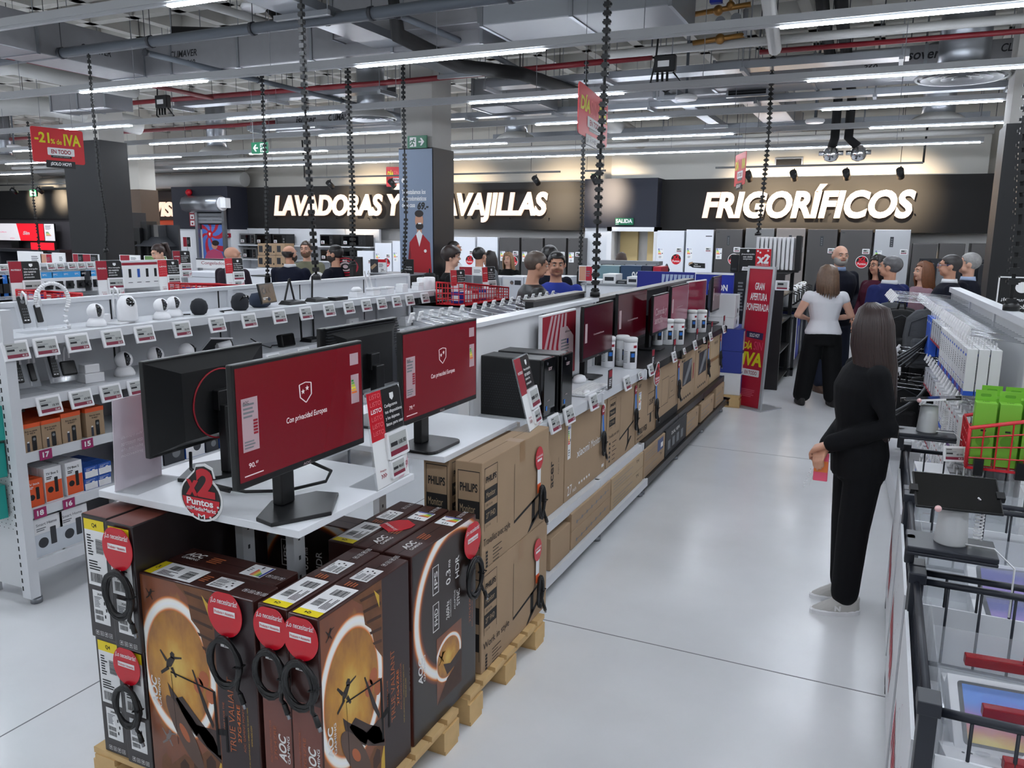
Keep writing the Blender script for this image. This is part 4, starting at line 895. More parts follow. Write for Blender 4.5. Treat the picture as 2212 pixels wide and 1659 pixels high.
g = G(INKG); [g.rect(ff['front'], .08+.16*k, .05, .17+.16*k, .13, .0015) for k in range(4)]; g.mat(WHT); g.text(ff['front'], 'DUAL VIEW', .2, .16, .3, .03); g.build('printed_marks', tt)

# ------------------------------------------------------------ electronic price tags
def esl_proto(k, price, price2):
    t = thing('price_tag', 'white electronic price tag', 'price tag', (0, 0, 0), 0, 'electronic shelf price tags'); w, h = .135, .1
    M = Rx(-.25)
    g = G(OFFW); g.add([M @ Vector(p) for p in [(x, y, z) for z in (-h/2, h/2) for y in (-.008, .006) for x in (-w/2, w/2)]], [(0, 2, 3, 1), (4, 5, 7, 6), (0, 1, 5, 4), (2, 6, 7, 3), (0, 4, 6, 2), (1, 3, 7, 5)]); g.build('frame', t, bev=.003)
    fr = F(M @ Vector((-w/2+.013, -.0085, -h/2+.013)), M.to_3x3() @ Vector((1, 0, 0)), M.to_3x3() @ Vector((0, 0, 1)), w-.026, h-.026)
    W_, H_ = fr.w, fr.h; g = G(mat('tag_display', (178, 180, 178), .5)); g.rect(fr, 0, 0, W_, H_); g.mat(mat('tag_maroon', (128, 28, 56), .5)); g.rect(fr, 0, 0, W_, H_*.24, .0014)
    g.mat(INK); g.rect(fr, W_*.04, H_*.84, W_*.34, H_*.9, .0014); g.rect(fr, W_*.04, H_*.46, W_*.4, H_*.6, .0014); g.text(fr, price, W_*.6, H_*.36, W_*.34, H_*.17); g.mat(INKG); [g.rect(fr, W_*.04, H_*(.7-.05*i), W_*.6, H_*(.72-.05*i), .0014) for i in range(2)]
    g.mat(PAPER); g.text(fr, price2, W_*.7, H_*.04, W_*.24, H_*.15, l=.0024); g.build('display', t)
    return t
PRICES = (('27.99', '23.13'), ('49.99', '41.31'), ('18.99', '15.69'), ('69.99', '57.84'))
ESL = []
def price_tag(loc, rotz, label, i=0, s=1, group='electronic shelf price tags'):
    k = i % 4
    while len(ESL) <= k: ESL.append(None)
    if ESL[k] is None:
        ESL[k] = esl_proto(k, *PRICES[k]); o = ESL[k]; o.location = loc; o.rotation_euler.z = rotz; o['label'] = label; o['group'] = group; o.scale = (s, s, s); return o
    return dup(ESL[k], loc, rotz, label, group, (s, s, s))
for i, (px_, py_, s) in enumerate(((1197, 903, 1), (1229, 879, 1), (1281.5, 849, 1), (1354.5, 810, 1), (1382.5, 802, .55), (1406, 781, .9), (1456.6, 751, .9), (1478.5, 747.5, .55), (1502, 723, .9), (1521.5, 721.5, .55), (1536, 704, .9), (1564.7, 687, .9))):
    p = onx(px_, py_, XF+.012)
    price_tag((XF+.014, p.y, max(.96, min(.985, p.z))), H2, 'electronic price tag, %s from the near end of the island top shelf edge' % ordw(i), i, s)
# dark portrait cards standing at the shelf edge
for i, (px_, py_) in enumerate(((1316, 815), (1409, 765), (1456, 733), (1505, 708), (1537, 692), (1564, 675))):
    p = onx(px_, py_, XF-.0); t = thing('shelf_card', 'small dark red portrait card, %s from the near end above the island shelf edge' % ordw(i), 'sign', (XF+.006, p.y, 1.005), H2, 'portrait cards on the island shelf edge')
    G(mat('card_dark', (40, 34, 38), .4)).box(-.04, .04, -.002, .002, 0, .13).build('card', t); fr = F((-.04, -.0025, 0), (1, 0, 0), (0, 0, 1)); g = G(DRED); g.rect(fr, .005, .08, .075, .125); lines(g, fr, .01, .02, .06, .05, 4, PAPER); g.build('print', t)

# ------------------------------------------------------------ red accessory tags with a coiled cable
CABLE = mat('cable_black', (13, 13, 15), .4)
def coil(t, c, rx, rz, n=5, r=.0066, seed=1, y=-.012):
    rr = random.Random(seed); g = G(CABLE); pts = []
    for i in range(n*18+7):
        a = 2*PI*i/18; k = i/18; pts.append((c[0]+(rx+.008*math.sin(k*2.3+seed))*math.sin(a), y-.006-.004*math.sin(k*3+a), c[2]+(rz+.008*math.cos(k*1.7))*math.cos(a)))
    pts += [(c[0]+rx*.9, y-.014, c[2]-rz*.95), (c[0]+rx*1.1, y-.014, c[2]-rz*1.08)]
    g.tube(pts, r, 6); g.build('cable', t)
    g = G(BLACK); p, q = Vector(pts[-1]), Vector(pts[-1])+Vector((.014, -.002, -.03)); g.tube([p, q], [.008, .009], 8); g.mat(STEEL); g.tube([q, q+Vector((.006, 0, -.014))], .006, 6); g.build('plug', t)
    g = G(BLACKM); g.tube([(c[0]+rx-.012, y-.02, c[2]), (c[0]+rx+.012, y-.02, c[2]+.004), (c[0]+rx+.012, y+.006, c[2]+.004), (c[0]+rx-.012, y+.006, c[2])], .003, 5, closed=True); g.build('cable_tie', t)
def cable_tag(label, p, rotz, s=1, seed=1):
    t = thing('cable_tag', label, 'accessory', p, rotz, 'red accessory tags with coiled cable')
    fr = F((0, -.004, 0), (1, 0, 0), (0, 0, 1)); W_, H_ = .07*s, .138*s
    pts = [(W_*math.cos(a), H_*min(.97, .46+.56*math.sin(a))) for a in [2*PI*i/36 for i in range(36)]]
    g = G(RED); g.poly(fr, pts, .002, .002); g.build('tag', t)
    g = G(PAPER); g.text(fr, '¡Lo necesitarás!', -W_*.78, H_*.66, W_*1.56, H_*.17, l=.003, shear=.15); g.rect(fr, -W_*.62, H_*.42, W_*.62, H_*.56, .003); g.mat(RED); g.text(fr, 'Producto + Accesorio', -W_*.56, H_*.455, W_*1.12, H_*.07, l=.004); g.build('lettering', t)
    g = G(BLACK); g.rect(fr, -.026*s, -.05*s, .026*s, .008, .0015); g.mat(PAPER); g.rect(fr, -.024*s, -.05*s, .024*s, -.03*s, .0025); g.text(fr, 'HDMI', -.02*s, -.02*s, .03*s, .01*s, l=.003); g.mat(INK); g.text(fr, '2m', -.01*s, -.047*s, .02*s, .013*s, l=.0034); g.build('header_card', t)
    coil(t, (0, 0, -.095*s), .06*s, .078*s, seed=seed); return t
cable_tag('red tag with coiled cable on the upper right carton of the left stack', (-2.213, 1.708, .905), 0, 1, 1)
cable_tag('red tag with coiled cable on the lower right carton of the left stack', (-2.235, 1.722, .475), 0, .92, 2)
cable_tag('red tag with coiled cable on the carton with the front-facing print', (-1.77, 1.722, .765), 0, 1, 3)
cable_tag('red tag with coiled cable on the narrow rust ended carton', (-1.59, 1.722, .765), 0, .92, 4)
cable_tag('red tag with coiled cable on the corner carton, narrow end', (-1.466, 1.712, .765), 0, .92, 5)
cable_tag('red tag with coiled cable on the carton with the glowing ring', (-1.404, 2.67, .735), H2, 1, 6)
t = thing('accessory_tag', 'red accessory tag lying flat on a dark gaming carton top', 'accessory', (-1.62, 2.47, PZ+GH+.001), 2.6); g = G(RED); g.poly(F((0, 0, .001), (1, 0, 0), (0, 1, 0)), [(-.04, .06), (.04, .06), (.055, .02), (.05, -.03), (.03, -.06), (-.03, -.06), (-.05, -.03), (-.055, .02)], .001, .001); g.build('tag', t); g = G(PAPER); g.text(F((0, 0, .002), (1, 0, 0), (0, 1, 0)), '¡Lo necesitarás!', -.045, .02, .09, .02); g.build('lettering', t)
def round_tag(label, p, seed=1, strap=None, s=1):
    t = thing('cable_tag', label, 'accessory', p, H2, 'round red tags with hanging cable'); fr = F((0, -.004, 0), (1, 0, 0), (0, 0, 1))
    g = G(RED if strap is None else DRED); R = .045*s if strap is None else .03*s; g.poly(fr, circ(0, .0, R, R*1.25), .002, .002); g.build('tag', t)
    g = G(PAPER); g.text(fr, 'Lo necesitarás', -R*.8, R*.1, R*1.6, R*.3, l=.003); g.rect(fr, -R*.6, -R*.3, R*.6, -R*.05, .003); g.build('lettering', t)
    if strap is None:
        g = G(PAPER); g.rect(fr, -.02, -.13, .02, -.04, .001); g.mat(ORANGE); g.rect(fr, -.02, -.17, .02, -.125, .0014); g.build('header_card', t); coil(t, (0.01, 0, -.22), .026, .075, 4, .006, seed)
    else:
        g = G(BLUE); g.poly(fr, [(-.012*s, -.03*s), (.012*s, -.03*s), (.04*s, -.17*s), (.01*s, -.18*s)], .0025, .002); g.build('strap', t); g = G(mat('bag_grey', (150, 150, 150), .3)); g.poly(fr, [(-.02*s, -.03*s), (0, -.03*s), (.0, -.2*s), (-.03*s, -.18*s)], .001); g.build('pouch', t); coil(t, (.0, 0, -.225*s), .026*s, .075*s, 4, .006*s, seed)
round_tag('round red tag with orange card and cable on the upper Travaillez carton', (-1.409, 3.36, .96), 1)
round_tag('round red tag with orange card and cable on the lower Work carton', (-1.409, 3.36, .5), 2)
for i, (y, z, w) in enumerate(((4.93, .86, 'the carton printed xiaomi'), (5.7, .865, 'the office monitor carton'), (6.3, .83, 'the 23.8 inch carton'), (7.08, .86, 'the line drawing carton'), (8.42, .87, 'the landscape print carton'), (9.1, .87, 'the last pale carton'))):
    round_tag('red tag with blue strap and cable hanging before '+w, (XF+.012-.045, y, z), i+5, True)

# ------------------------------------------------------------ acrylic signs
def xtwo_badge(label, p, rotz, s=1):
    t = thing('promotion_badge', label, 'sign', p, rotz, 'round x2 promotion badges'); fr = F((0, 0, 0), (1, 0, 0), (0, 0, 1))
    out = [(.5+.48*math.cos(a), .42+.42*math.sin(a)) for a in [PI/2+.75+i*(2*PI-1.2)/24 for i in range(25)]]
    pts = [(a-.5, b) for a, b in out]+[(.34, .82), (.3, 1.0), (.12, 1.06), (-.08, 1.02), (-.12, .92)]
    sc = lambda P, k=1, oy=0: [(a*.15*s*k, (b*.19*s*k)+oy*s) for a, b in P]
    g = G(PAPER); g.poly(fr, sc(pts), .001, .003); g.build('badge_back', t)
    g = G(mat('badge_black', (24, 18, 18), .5)); g.poly(fr, sc([(.92*a, .04+.92*b) for a, b in pts]), .002)
    g.mat(RED); g.poly(fr, sc([(.42*math.cos(a), .42+.36*math.sin(a)) for a in [PI+i*PI/14 for i in range(15)]]), .0026); g.mat(mat('badge_red', (190, 24, 40), .45)); g.text(fr, 'x', -.05*s, .085*s, .045*s, .055*s, l=.003, bold=.05, shear=.1); g.text(fr, '2', -.012*s, .085*s, .062*s, .1*s, l=.003, bold=.05)
    g.build('badge_print', t); g = G(PAPER); g.text(fr, 'Puntos', -.048*s, .055*s, .09*s, .024*s, l=.004, bold=.03); g.text(fr, 'miMediaMarkt', -.05*s, .036*s, .1*s, .014*s, l=.004, bold=.02)
    [g.poly(fr, circ(a*s, b*s, .004*s, n=10), .004) for a, b in ((-.03, .02), (.03, .02), (.058, .06), (.06, .045))]; g.text(fr, 'M', -.012*s, .008*s, .024*s, .018*s, l=.004); g.build('lettering', t); t.scale = (1.3, 1, 1); return t
xtwo_badge('x2 Puntos badge clipped to the front edge of the white table', (-1.945, 1.818, 1.07), .0, .98)
xtwo_badge('x2 badge clipped to the island shelf edge above a blue strapped cable', (XF+.02, 6.12, .83), H2, .95)
def acrylic_card(label, p, rotz, kind, w=.225, h=.35, lean=.25, esl=True):
    t = thing('acrylic_sign', label, 'sign', p, rotz, 'acrylic service signs'); M = Matrix.Rotation(-lean, 3, 'X'); u, v = Vector((1, 0, 0)), M @ Vector((0, 0, 1))
    fr = F((-w/2, 0, 0), u, v, w, h); g = G(ACR); g.poly(fr, [(-.006, 0), (w+.006, 0), (w+.006, h+.006), (-.006, h+.006)], 0, .003); g.box(-w/2, w/2, 0, .12, 0, .003); g.build('acrylic_holder', t)
    g = G(PAPER); g.rect(fr, 0, .004, w, h, .0012); g.mat(DRED if kind != 'LISTO' else RED); g.rect(fr, 0, h*.5, w*.42, h, .002); g.mat(BLACK); g.poly(fr, [(w*.42, h*.54), (w, h*.54), (w, h*.96), (w*.96, h), (w*.42, h)], .002)
    g.mat(mat('sign_pink', (226, 190, 200), .5)); g.poly(fr, [(w*.62, .005), (w*.8, .005), (w, h*.22), (w, h*.12)], .002)
    g.build('printed_card', t); g = G(PAPER)
    words = [kind]*6 if kind == 'LISTO' else ['', '', kind, '', '', '']
    for k, wd_ in enumerate(words):
        if not wd_: continue
        hl = k == 2
        g.mat(PAPER if hl else mat('listo_outline', (236, 120, 128), .5)); g.text(fr, wd_, w*.06, h*(.93-.075*k), w*.32, h*.045, l=.0032, bold=.02 if hl else -.004, shear=.1)
    tx = {'LISTO': ('Configuramos', 'tus dispositivos', 'y los dejamos', 'listos para usar')}.get(kind, ('Vive tranquilo', 'con nuestros', 'planes de', 'protección'))
    g.mat(PAPER)
    for k, s_ in enumerate(tx): g.text(fr, s_, w*.47, h*(.79-.065*k), w*.035*len(s_)*.95, h*.045, l=.0032)
    g.poly(fr, [(w*.66, h*.94), (w*.78, h*.94), (w*.78, h*.89), (w*.72, h*.86), (w*.66, h*.89)], .0032)
    g.mat(DRED); g.text(fr, '>>>', w*.14, h*.1, w*.16, h*.05, l=.0032); g.text(fr, 'Precio', w*.12, h*.17, w*.18, h*.022, l=.0032); g.text(fr, "T'S GO!", w*.76, h*.12, w*.22, h*.05, l=.0032, shear=.2); g.build('lettering', t)
    if esl:
        for (a, b, s) in ((.7, .4, .82), (.62, .15, .55)):
            g = G(OFFW); W_, H_ = .13*s*w/.165, .09*s*w/.165; x0, y0 = a*w-W_/2, b*h-H_/2; g.poly(fr, rrect(x0, y0, x0+W_, y0+H_, .006), .012, .01); g.mat(mat('tag_display', (178, 180, 178), .5)); q = .08*W_; g.rect(fr, x0+q, y0+q, x0+W_-q, y0+H_-q, .0126); g.mat(mat('tag_maroon', (128, 28, 56), .5)); g.rect(fr, x0+q, y0+q, x0+W_-q, y0+H_*.3, .013)
            g.mat(INK); g.rect(fr, x0+q*1.5, y0+H_*.45, x0+W_*.45, y0+H_*.6, .013); g.text(fr, '108.90' if s > .6 else '90.07', x0+W_*.5, y0+H_*.45, W_*.36, H_*.16, l=.0136); g.build('price_display', t)
    return t
acrylic_card('acrylic LISTO sign with price displays at the front table edge', (-1.568, 2.37, TZ), H2+.05, 'LISTO', lean=.12)
acrylic_card('acrylic PROTEGELO sign with price displays on the brown carton stack', (-1.46, 3.45, 1.084), H2+.12, 'PROTÉGELO')
t = thing('acrylic_sign', 'milky acrylic sign seen from behind at the left of the front table', 'sign', (-2.39, 1.95, TZ), -H2+.1); M = Matrix.Rotation(-.06, 3, 'X'); fr = F((-.11, 0, 0), (1, 0, 0), M @ Vector((0, 0, 1)), .22, .33)
g = G(FROST); g.poly(fr, [(0, 0), (.22, 0), (.22, .33), (0, .33)], 0, .003); g.build('panel', t); g = G(ACR); g.box(-.11, .11, -.002, .1, 0, .003); g.build('foot', t)
fb = F(fr.p(.22, 0, -.003), -fr.u, fr.v, .22, .33); g = G(mat('frost_red', (214, 110, 130), .3, alpha=.6)); g.rect(fb, .15, .15, .218, .328, .0008); g.mat(mat('frost_text', (240, 236, 240), .4)); fm = F(fr.p(.0, 0, -.0045), fr.u, fr.v)
for k, s_ in enumerate(('Vive tranquilo', 'con nuestros', 'planes de', 'protección')): g.text(fm, s_, .09, .18-.022*k, .1, .014, l=0)
g.build('printed_card', t)
# grey box of black cable under the front monitors
t = thing('video_cable', 'black video cable running from the rear gaming monitor across the white table', 'cable', (0, 0, 0)); g = G(CABLE); g.tube([(-2.2, 2.02, 1.22), (-2.17, 1.99, 1.17), (-2.05, 1.97, 1.13), (-1.95, 2.02, TZ+.012), (-1.84, 2.1, TZ+.008), (-1.76, 2.22, TZ+.02), (-1.72, 2.2, TZ+.07), (-1.74, 2.12, TZ+.12)], .006, 8); g.build('cord', t); g = G(BLACK); g.tube([(-2.05, 1.97, 1.13), (-1.99, 1.99, TZ+.02)], .011, 8); g.build('plug', t)
# ------------------------------------------------------------ long white gondola at the left
LX, LY0, LY1 = -3.98, 2.57, 6.95
PERF = mat('perforated_white', (206, 208, 210), .5)
t = thing('shelving_unit', 'long white gondola at the left with cameras and streaming sticks on display', 'shelving', (LX, LY0, 0)); L = LY1-LY0
G(WHITE).box(-.44, -.4, 0, L, .1, 1.575).build('back_panel', t)
g = G(WHITE); g.box(-.46, -.385, 0, L, 1.575, 1.6); g.build('top_cap', t)
g = G(BLACKM); [g.box(-.3995, -.398, y-.006, y+.006, 1.2, 1.575) for y in (.9, 1.8, 2.7, 3.6)]; g.build('panel_joint', t)
LSH = [(1.45, 0, .05, 'display_shelf'), (1.135, 0, .05, 'display_shelf'), (.845, -.0, .05, 'stock_shelf'), (.54, 0, .05, 'stock_shelf'), (.25, .0, .06, 'base_shelf')]
for z, dx, lip, nm in LSH:
    g = G(WHITE); g.box(-.4, -.012, .004, L-.004, z-.02, z); g.box(-.012, .0, .004, L-.004, z-lip, z+.004); o = g.build(nm, t, bev=.002)
for y in (.02, .95, 1.9, 2.85, 3.8, L-.02):
    G(WHITE).box(-.42, -.38, y-.02, y+.02, .0, 1.575).build('upright', t)
    g = G(STEEL); g.cyl((-.06, y, .0), (-.06, y, .03), .03, n=12); g.cyl((-.06, y, .03), (-.06, y, .2), .012, n=8); g.build('levelling_foot', t)
# end panel with perforated sheet and slotted corner post
g = G(PERF); g.box(-.46, -.02, -.035, -.02, .1, 1.6); g.build('end_panel', t)
g = G(DGREY)
for i in range(22):
    for k in range(40):
        if (i+k) % 2 == 0: g.poly(F((-.44, -.0351, .42), (1, 0, 0), (0, 0, 1)), circ(.01+i*.018, .01+k*.024, .0035, n=6), .0006)
g.build('perforation', t)
g = G(WHITE); g.box(-.055, .012, -.055, .0, .06, 1.6); g.mat(BLACKM); [g.box(-.0555, -.0545, -.05, -.035, .1+.045*k, .125+.045*k) for k in range(33)]; [g.box(-.05, -.04, -.0556, -.0545, .1+.045*k, .125+.045*k) for k in range(33)]; g.build('corner_post', t)
ZS, ZD = 1.4505, 1.1355
def shelf_pt(px_, py_, z): p = onz(px_, py_, z); return p.x, p.y
def put(px_, z, dx): # point on a shelf level, dx behind its front edge, under photo column px_
    lo, hi = LY0, LY1+1
    for _ in range(40):
        m = (lo+hi)/2; d = Vector((LX-dx, m, z))-CAM; x = 1106+FPX*d.dot(rgt)/d.dot(fwd)
        if x < px_: lo = m
        else: hi = m
    return (LX-dx, min((lo+hi)/2, LY1-.1))
CAMB = GLOSSB
def stand_loop(t, x, y, h=.2, r=.006): 
    g = G(OFFW); g.tube([(x, y+.02, .02), (x, y+.03, h*.5), (x, y+.02, h*.85), (x, y, h), (x, y-.03, h*.93), (x, y-.035, h*.7)], r, 8); g.build('tether', t)
def stick_display(label, px_, z, box=False):
    x, y = put(px_, z, .17); t = thing('streaming_stick_display', label, 'remote control', (x, y, z), H2-.15, 'streaming stick displays')
    M = Matrix.Translation((0, 0, .02)) @ Rx(-.35)
    g = G(ACR); g.box(-.07, .07, .0, .003, 0, .19, M); g.box(-.07, .07, -.06, .06, 0, .003); g.build('clear_stand', t)
    for sx, w, h, nm in ((-.035, .02, .15, 'remote'), (.035, .016, .1, 'stick')):
        if nm == 'stick' and box: G(BLACK).box(-.0, .085, -.02, -.002, .03, .115, M).build('media_box', t, bev=.012)
        else: G(BLACK).box(sx-w, sx+w, -.02, -.002, .03, .03+h, M).build(nm, t, bev=.006)
        if nm == 'remote':
            fr = F(M @ Vector((sx-w, -.0205, .03)), (1, 0, 0), (M.to_3x3() @ Vector((0, 0, 1)))); g = G(INKG); [g.poly(fr, circ(w*(.5+.5*i), .03+.016*k, .003, n=8), .001) for i in range(3) for k in range(4)]; g.poly(fr, circ(w, .118, .011, n=16), .0008); g.mat(BLUE); g.poly(fr, circ(w, .14, .004, n=8), .001); g.mat(PAPER); [g.rect(fr, .005+.015*i, .012, .015+.015*i, .018, .001) for i in range(2)]; g.build('buttons', t)
        stand_loop(t, sx, 0.02, .22)
    return t
stick_display('streaming remote and stick on a clear stand, left end of the top shelf', 76, ZS)
stick_display('streaming remote and thin stick on a clear stand, left end of the second shelf', 62, ZD)
stick_display('streaming remote and square media box on a clear stand, second shelf', 138, ZD, True)
x, y = put(128, ZS, .15); t = thing('cable_sleeve', 'white spiral cable arch standing on the top shelf', 'cable', (x, y, ZS), H2-.2)
pts = [(.06, 0, .005), (.035, 0, .06), (.05, 0, .12)]+[(-.02+.085*math.cos(a), 0, .17+.09*math.sin(a)) for a in [-.3+(PI+.7)*i/14 for i in range(15)]]
g = G(ACR); g.tube(pts, .006, 8); g.build('cord', t); g = G(OFFW); P = [Vector(p) for p in pts]
for a, b in zip(P, P[1:]):
    for k in range(2):
        c = a.lerp(b, (k+.5)/2); d = (b-a).normalized(); g.cyl(c-d*.006, c+d*.006, .011, n=10)
g.build('spiral_wrap', t); g = G(OFFW); g.tube([(.06, 0, .006), (.0, -.03, .006), (-.06, .0, .006), (-.04, .04, .006), (.05, .04, .006), (.07, .1, .006)], .004, 6); g.build('loose_cord', t)
def dome_cam(label, px_, z, s=1, dx=.14, kind=0, face=0):
    x, y = put(px_, z, dx); t = thing('security_camera', label, 'camera', (x, y, z), H2-.2+face, 'indoor security cameras')
    g = G(OFFW); g.lathe([(.052*s, 0), (.054*s, .012*s), (.045*s, .035*s), (.03*s, .05*s)], n=22); g.build('base', t)
    g = G(OFFW); g.ball((0, 0, .085*s), .046*s, 20, 14); g.build('head', t)
    g = G(CAMB); g.ball((0, -.012*s, .088*s), (.024*s, .04*s, .04*s), 18, 12); g.build('lens_window', t)
    g = G(DGREY); g.cyl((0, -.05*s, .095*s), (0, -.053*s, .095*s), .011*s, n=12); g.mat(CHROME); [g.cyl((.012*s*math.cos(a), -.049*s, .095*s+.02*s*math.sin(a)), (.012*s*math.cos(a), -.0525*s, .095*s+.02*s*math.sin(a)), .0025*s, n=6) for a in (1, 2.1, 4, 5.2)]; g.build('lens', t); return t
dome_cam('round white camera alone right of the cable arch on the top shelf', 209, ZS, 1.02)
dome_cam('round white camera, left one of the touching pair on the top shelf', 350, ZS, 1.0)
dome_cam('round white camera, right one of the touching pair on the top shelf', 377, ZS, 1.0, .2)
dome_cam('round white camera beside the white cube on the second shelf', 270, ZD, 1.12)
dome_cam('round white camera half hidden by the rear monitor, second shelf', 338, ZD, 1.12)
dome_cam('round white camera with dark top peeking over the rear monitor', 405, ZD, 1.12, .1, 0, 1)
x, y = put(277, ZS, .15); t = thing('security_camera', 'tall white camera with rounded top on a small white box', 'camera', (x, y, ZS+.012), H2-.2, 'indoor security cameras')
g = G(OFFW); g.lathe([(.055, 0), (.058, .01), (.056, .09), (.05, .12), (.03, .148), (.001, .155)], n=26); g.build('body', t); g = G(CAMB); g.ball((0, -.022, .108), (.032, .04, .036), 18, 12); g.build('lens_window', t); g = G(CHROME); [g.cyl((.013*math.cos(a), -.058, .105+.013*math.sin(a)), (.013*math.cos(a), -.063, .105+.013*math.sin(a)), .004, n=8) for a in (.8, 2.3, 3.9, 5.5)]; g.build('lens', t); stand_loop(t, -.04, .05, .2)
t2 = thing('product_box', 'small white box under the tall white camera', 'box', (x-.02, y-.04, ZS), H2+.3); G(OFFW).box(-.09, .06, -.06, .06, 0, .011).build('carton_body', t2, bev=.002); G(OFFW).box(-.09, -.04, .03, .06, .011, .06).build('raised_block', t2, bev=.002)
x, y = put(185+12, ZD, .14); t = thing('product_box', 'white cube stacked on a white box, second shelf', 'box', (x, y, ZD), H2-.2); G(OFFW).box(-.055, .055, -.05, .05, 0, .055).build('carton_body', t, bev=.003); G(OFFW).box(-.045, .04, -.035, .045, .055, .105).build('upper_cube', t, bev=.005)
x, y = put(431, ZS, .15); t = thing('smart_speaker', 'black ball shaped smart speaker on the top shelf', 'speaker', (x, y, ZS), 0); g = G(mat('speaker_cloth', (34, 36, 42), .9)); g.lathe([(.03, 0), (.046, .012), (.056, .04), (.056, .06), (.045, .09), (.02, .107), (.001, .11)], n=28); g.build('body', t); g = G(CABLE); g.tube([(-.04, -.04, .004), (-.09, -.1, .004), (-.14, -.06, .004), (-.16, -.02, .004)], .004, 6); g.build('cord', t)
x, y = put(519, ZS, .15); t = thing('smart_speaker', 'dark slanted face smart clock speaker on the top shelf', 'speaker', (x, y, ZS), H2+.1); g = G(mat('speaker_cloth', (34, 36, 42), .9)); g.lathe([(.04, 0), (.058, .02), (.062, .06), (.05, .1), (.02, .122), (.001, .124)], n=28); g.build('body', t); g = G(GLOSSB); M = Matrix.Translation((0, -.035, .065)) @ Rx(.45); g.lathe([(.05, 0), (.001, .001)], n=24, axis=None); g.v = [tuple(M @ Matrix.Rotation(PI/2, 4, 'X') @ Vector(v)) for v in g.v]; g.build('face_disc', t); g = G(CABLE); g.tube([(-.04, .04, .004), (-.15, .05, .004), (-.2, -.02, .004)], .004, 6); g.build('cord', t)
x, y = put(573, ZS, .16); t = thing('smart_display', 'smart display with round speaker body and dark tilted screen', 'display', (x, y, ZS), H2+.25); g = G(mat('navy_cloth', (44, 54, 72), .9)); g.lathe([(.05, 0), (.075, .02), (.08, .06), (.06, .1), (.001, .11)], (0, .04, 0), n=26); g.build('speaker_body', t)
M = Matrix.Translation((0, -.035, .03)) @ Rx(-.22); G(BLACK).box(-.115, .115, -.006, .008, 0, .15, M).build('screen_frame', t, bev=.004); fr = F(M @ Vector((-.105, -.0066, .01)), (1, 0, 0), M.to_3x3() @ Vector((0, 0, 1))); g = G(mat('display_dark', (26, 26, 30), .2)); g.rect(fr, 0, 0, .21, .13, .0005); g.mat(INKG); [g.poly(fr, [(a+.024*math.cos(q)*k, .085+.024*math.sin(q)*k) for q in [2*PI*i/16 for i in range(16)]], .001+(.0005 if k < 1 else 0)) if k == 1 else g.mat(mat('display_dark', (26, 26, 30), .2)).poly(fr, circ(a, .085, .019), .0018) or g.mat(INKG) for a in (.05, .1, .15) for k in (1, .8)]; g.mat(PAPER); g.rect(fr, .015, .03, .09, .036, .001); g.rect(fr, .015, .02, .05, .025, .001); g.build('screen', t)
def router(label, px_, z, ants, m=BLACK, sx=.1, dx=.17):
    x, y = put(px_, z, dx); t = thing('wifi_router', label, 'router', (x, y, z), H2, 'routers on display'); g = G(m); vs = [(-sx, -.06, 0), (sx, -.06, 0), (sx, .06, 0), (-sx, .06, 0), (-sx*.8, -.05, .022), (sx*.8, -.05, .022), (sx*.7, .05, .03), (-sx*.7, .05, .03)]; g.add(vs, [(3, 2, 1, 0), (4, 5, 6, 7), (0, 1, 5, 4), (1, 2, 6, 5), (2, 3, 7, 6), (3, 0, 4, 7)]); g.build('body', t, bev=.004)
    for a, ang in ants: M = Matrix.Translation((a, .055, .012)) @ Ry(ang); G(m).box(-.008, .008, -.005, .005, 0, .19, M).build('antenna', t, bev=.003)
    return t
router('black router with two crossing raised antennas on the top shelf', 632, ZS, ((-.03, .35), (.09, -.28)))
router('black router with one upright antenna on the top shelf', 686, ZS, ((0, .06),))
router('black router with raised antennas on the second shelf behind the monitors', 676, ZD, ((-.07, -.05), (.08, .0)))
x, y = put(730, ZS, .1); t = thing('network_switch', 'flat black network switch on the top shelf', 'network switch', (x, y, ZS), H2); G(BLACK).box(-.085, .085, -.04, .04, 0, .028).build('case', t, bev=.002); fr = F((-.085, -.0405, 0), (1, 0, 0), (0, 0, 1)); g = G(DGREY); [g.rect(fr, .095+.014*k, .006, .106+.014*k, .02) for k in range(5)]; g.build('port', t)
def white_dev(label, px_, kind):
    x, y = put(px_, ZS, .15); t = thing('network_device', label, 'network device', (x, y, ZS), H2, 'white devices on small boxes'); G(OFFW).box(-.05, .05, -.04, .04, 0, .05).build('box_plinth', t, bev=.002)
    if kind == 'cam': g = G(OFFW); g.lathe([(.05, .052), (.056, .07), (.03, .088), (.001, .09)], n=18, sx=1.1, sy=.7); g.build('device', t)
    if kind == 'ant':
        G(OFFW).box(-.06, .06, -.04, .04, .051, .07).build('device', t, bev=.006)
        for a in (-.03, .03): G(OFFW).box(-.009, .009, -.004, .004, 0, .17, Matrix.Translation((a, .03, .06)) @ Ry(-.32)).build('antenna', t, bev=.003)
    if kind == 'slab': G(OFFW).box(-.075, .06, -.04, .05, .051, .066).build('device', t, bev=.004)
    if kind == 'cube': G(OFFW).box(-.04, .05, -.04, .04, .051, .08).build('device', t, bev=.003)
    if kind == 'big': t.children[0].scale = (1.2, 1.2, 1.9); return
    if kind == 'cyl': [G(OFFW).lathe([(.058, 0), (.06, .005), (.06, .115), (.05, .122), (.001, .122)], (a, 0, 0), n=24).build('drum', t) for a in (-.035, .085)]; bpy.data.objects.remove(t.children[0])
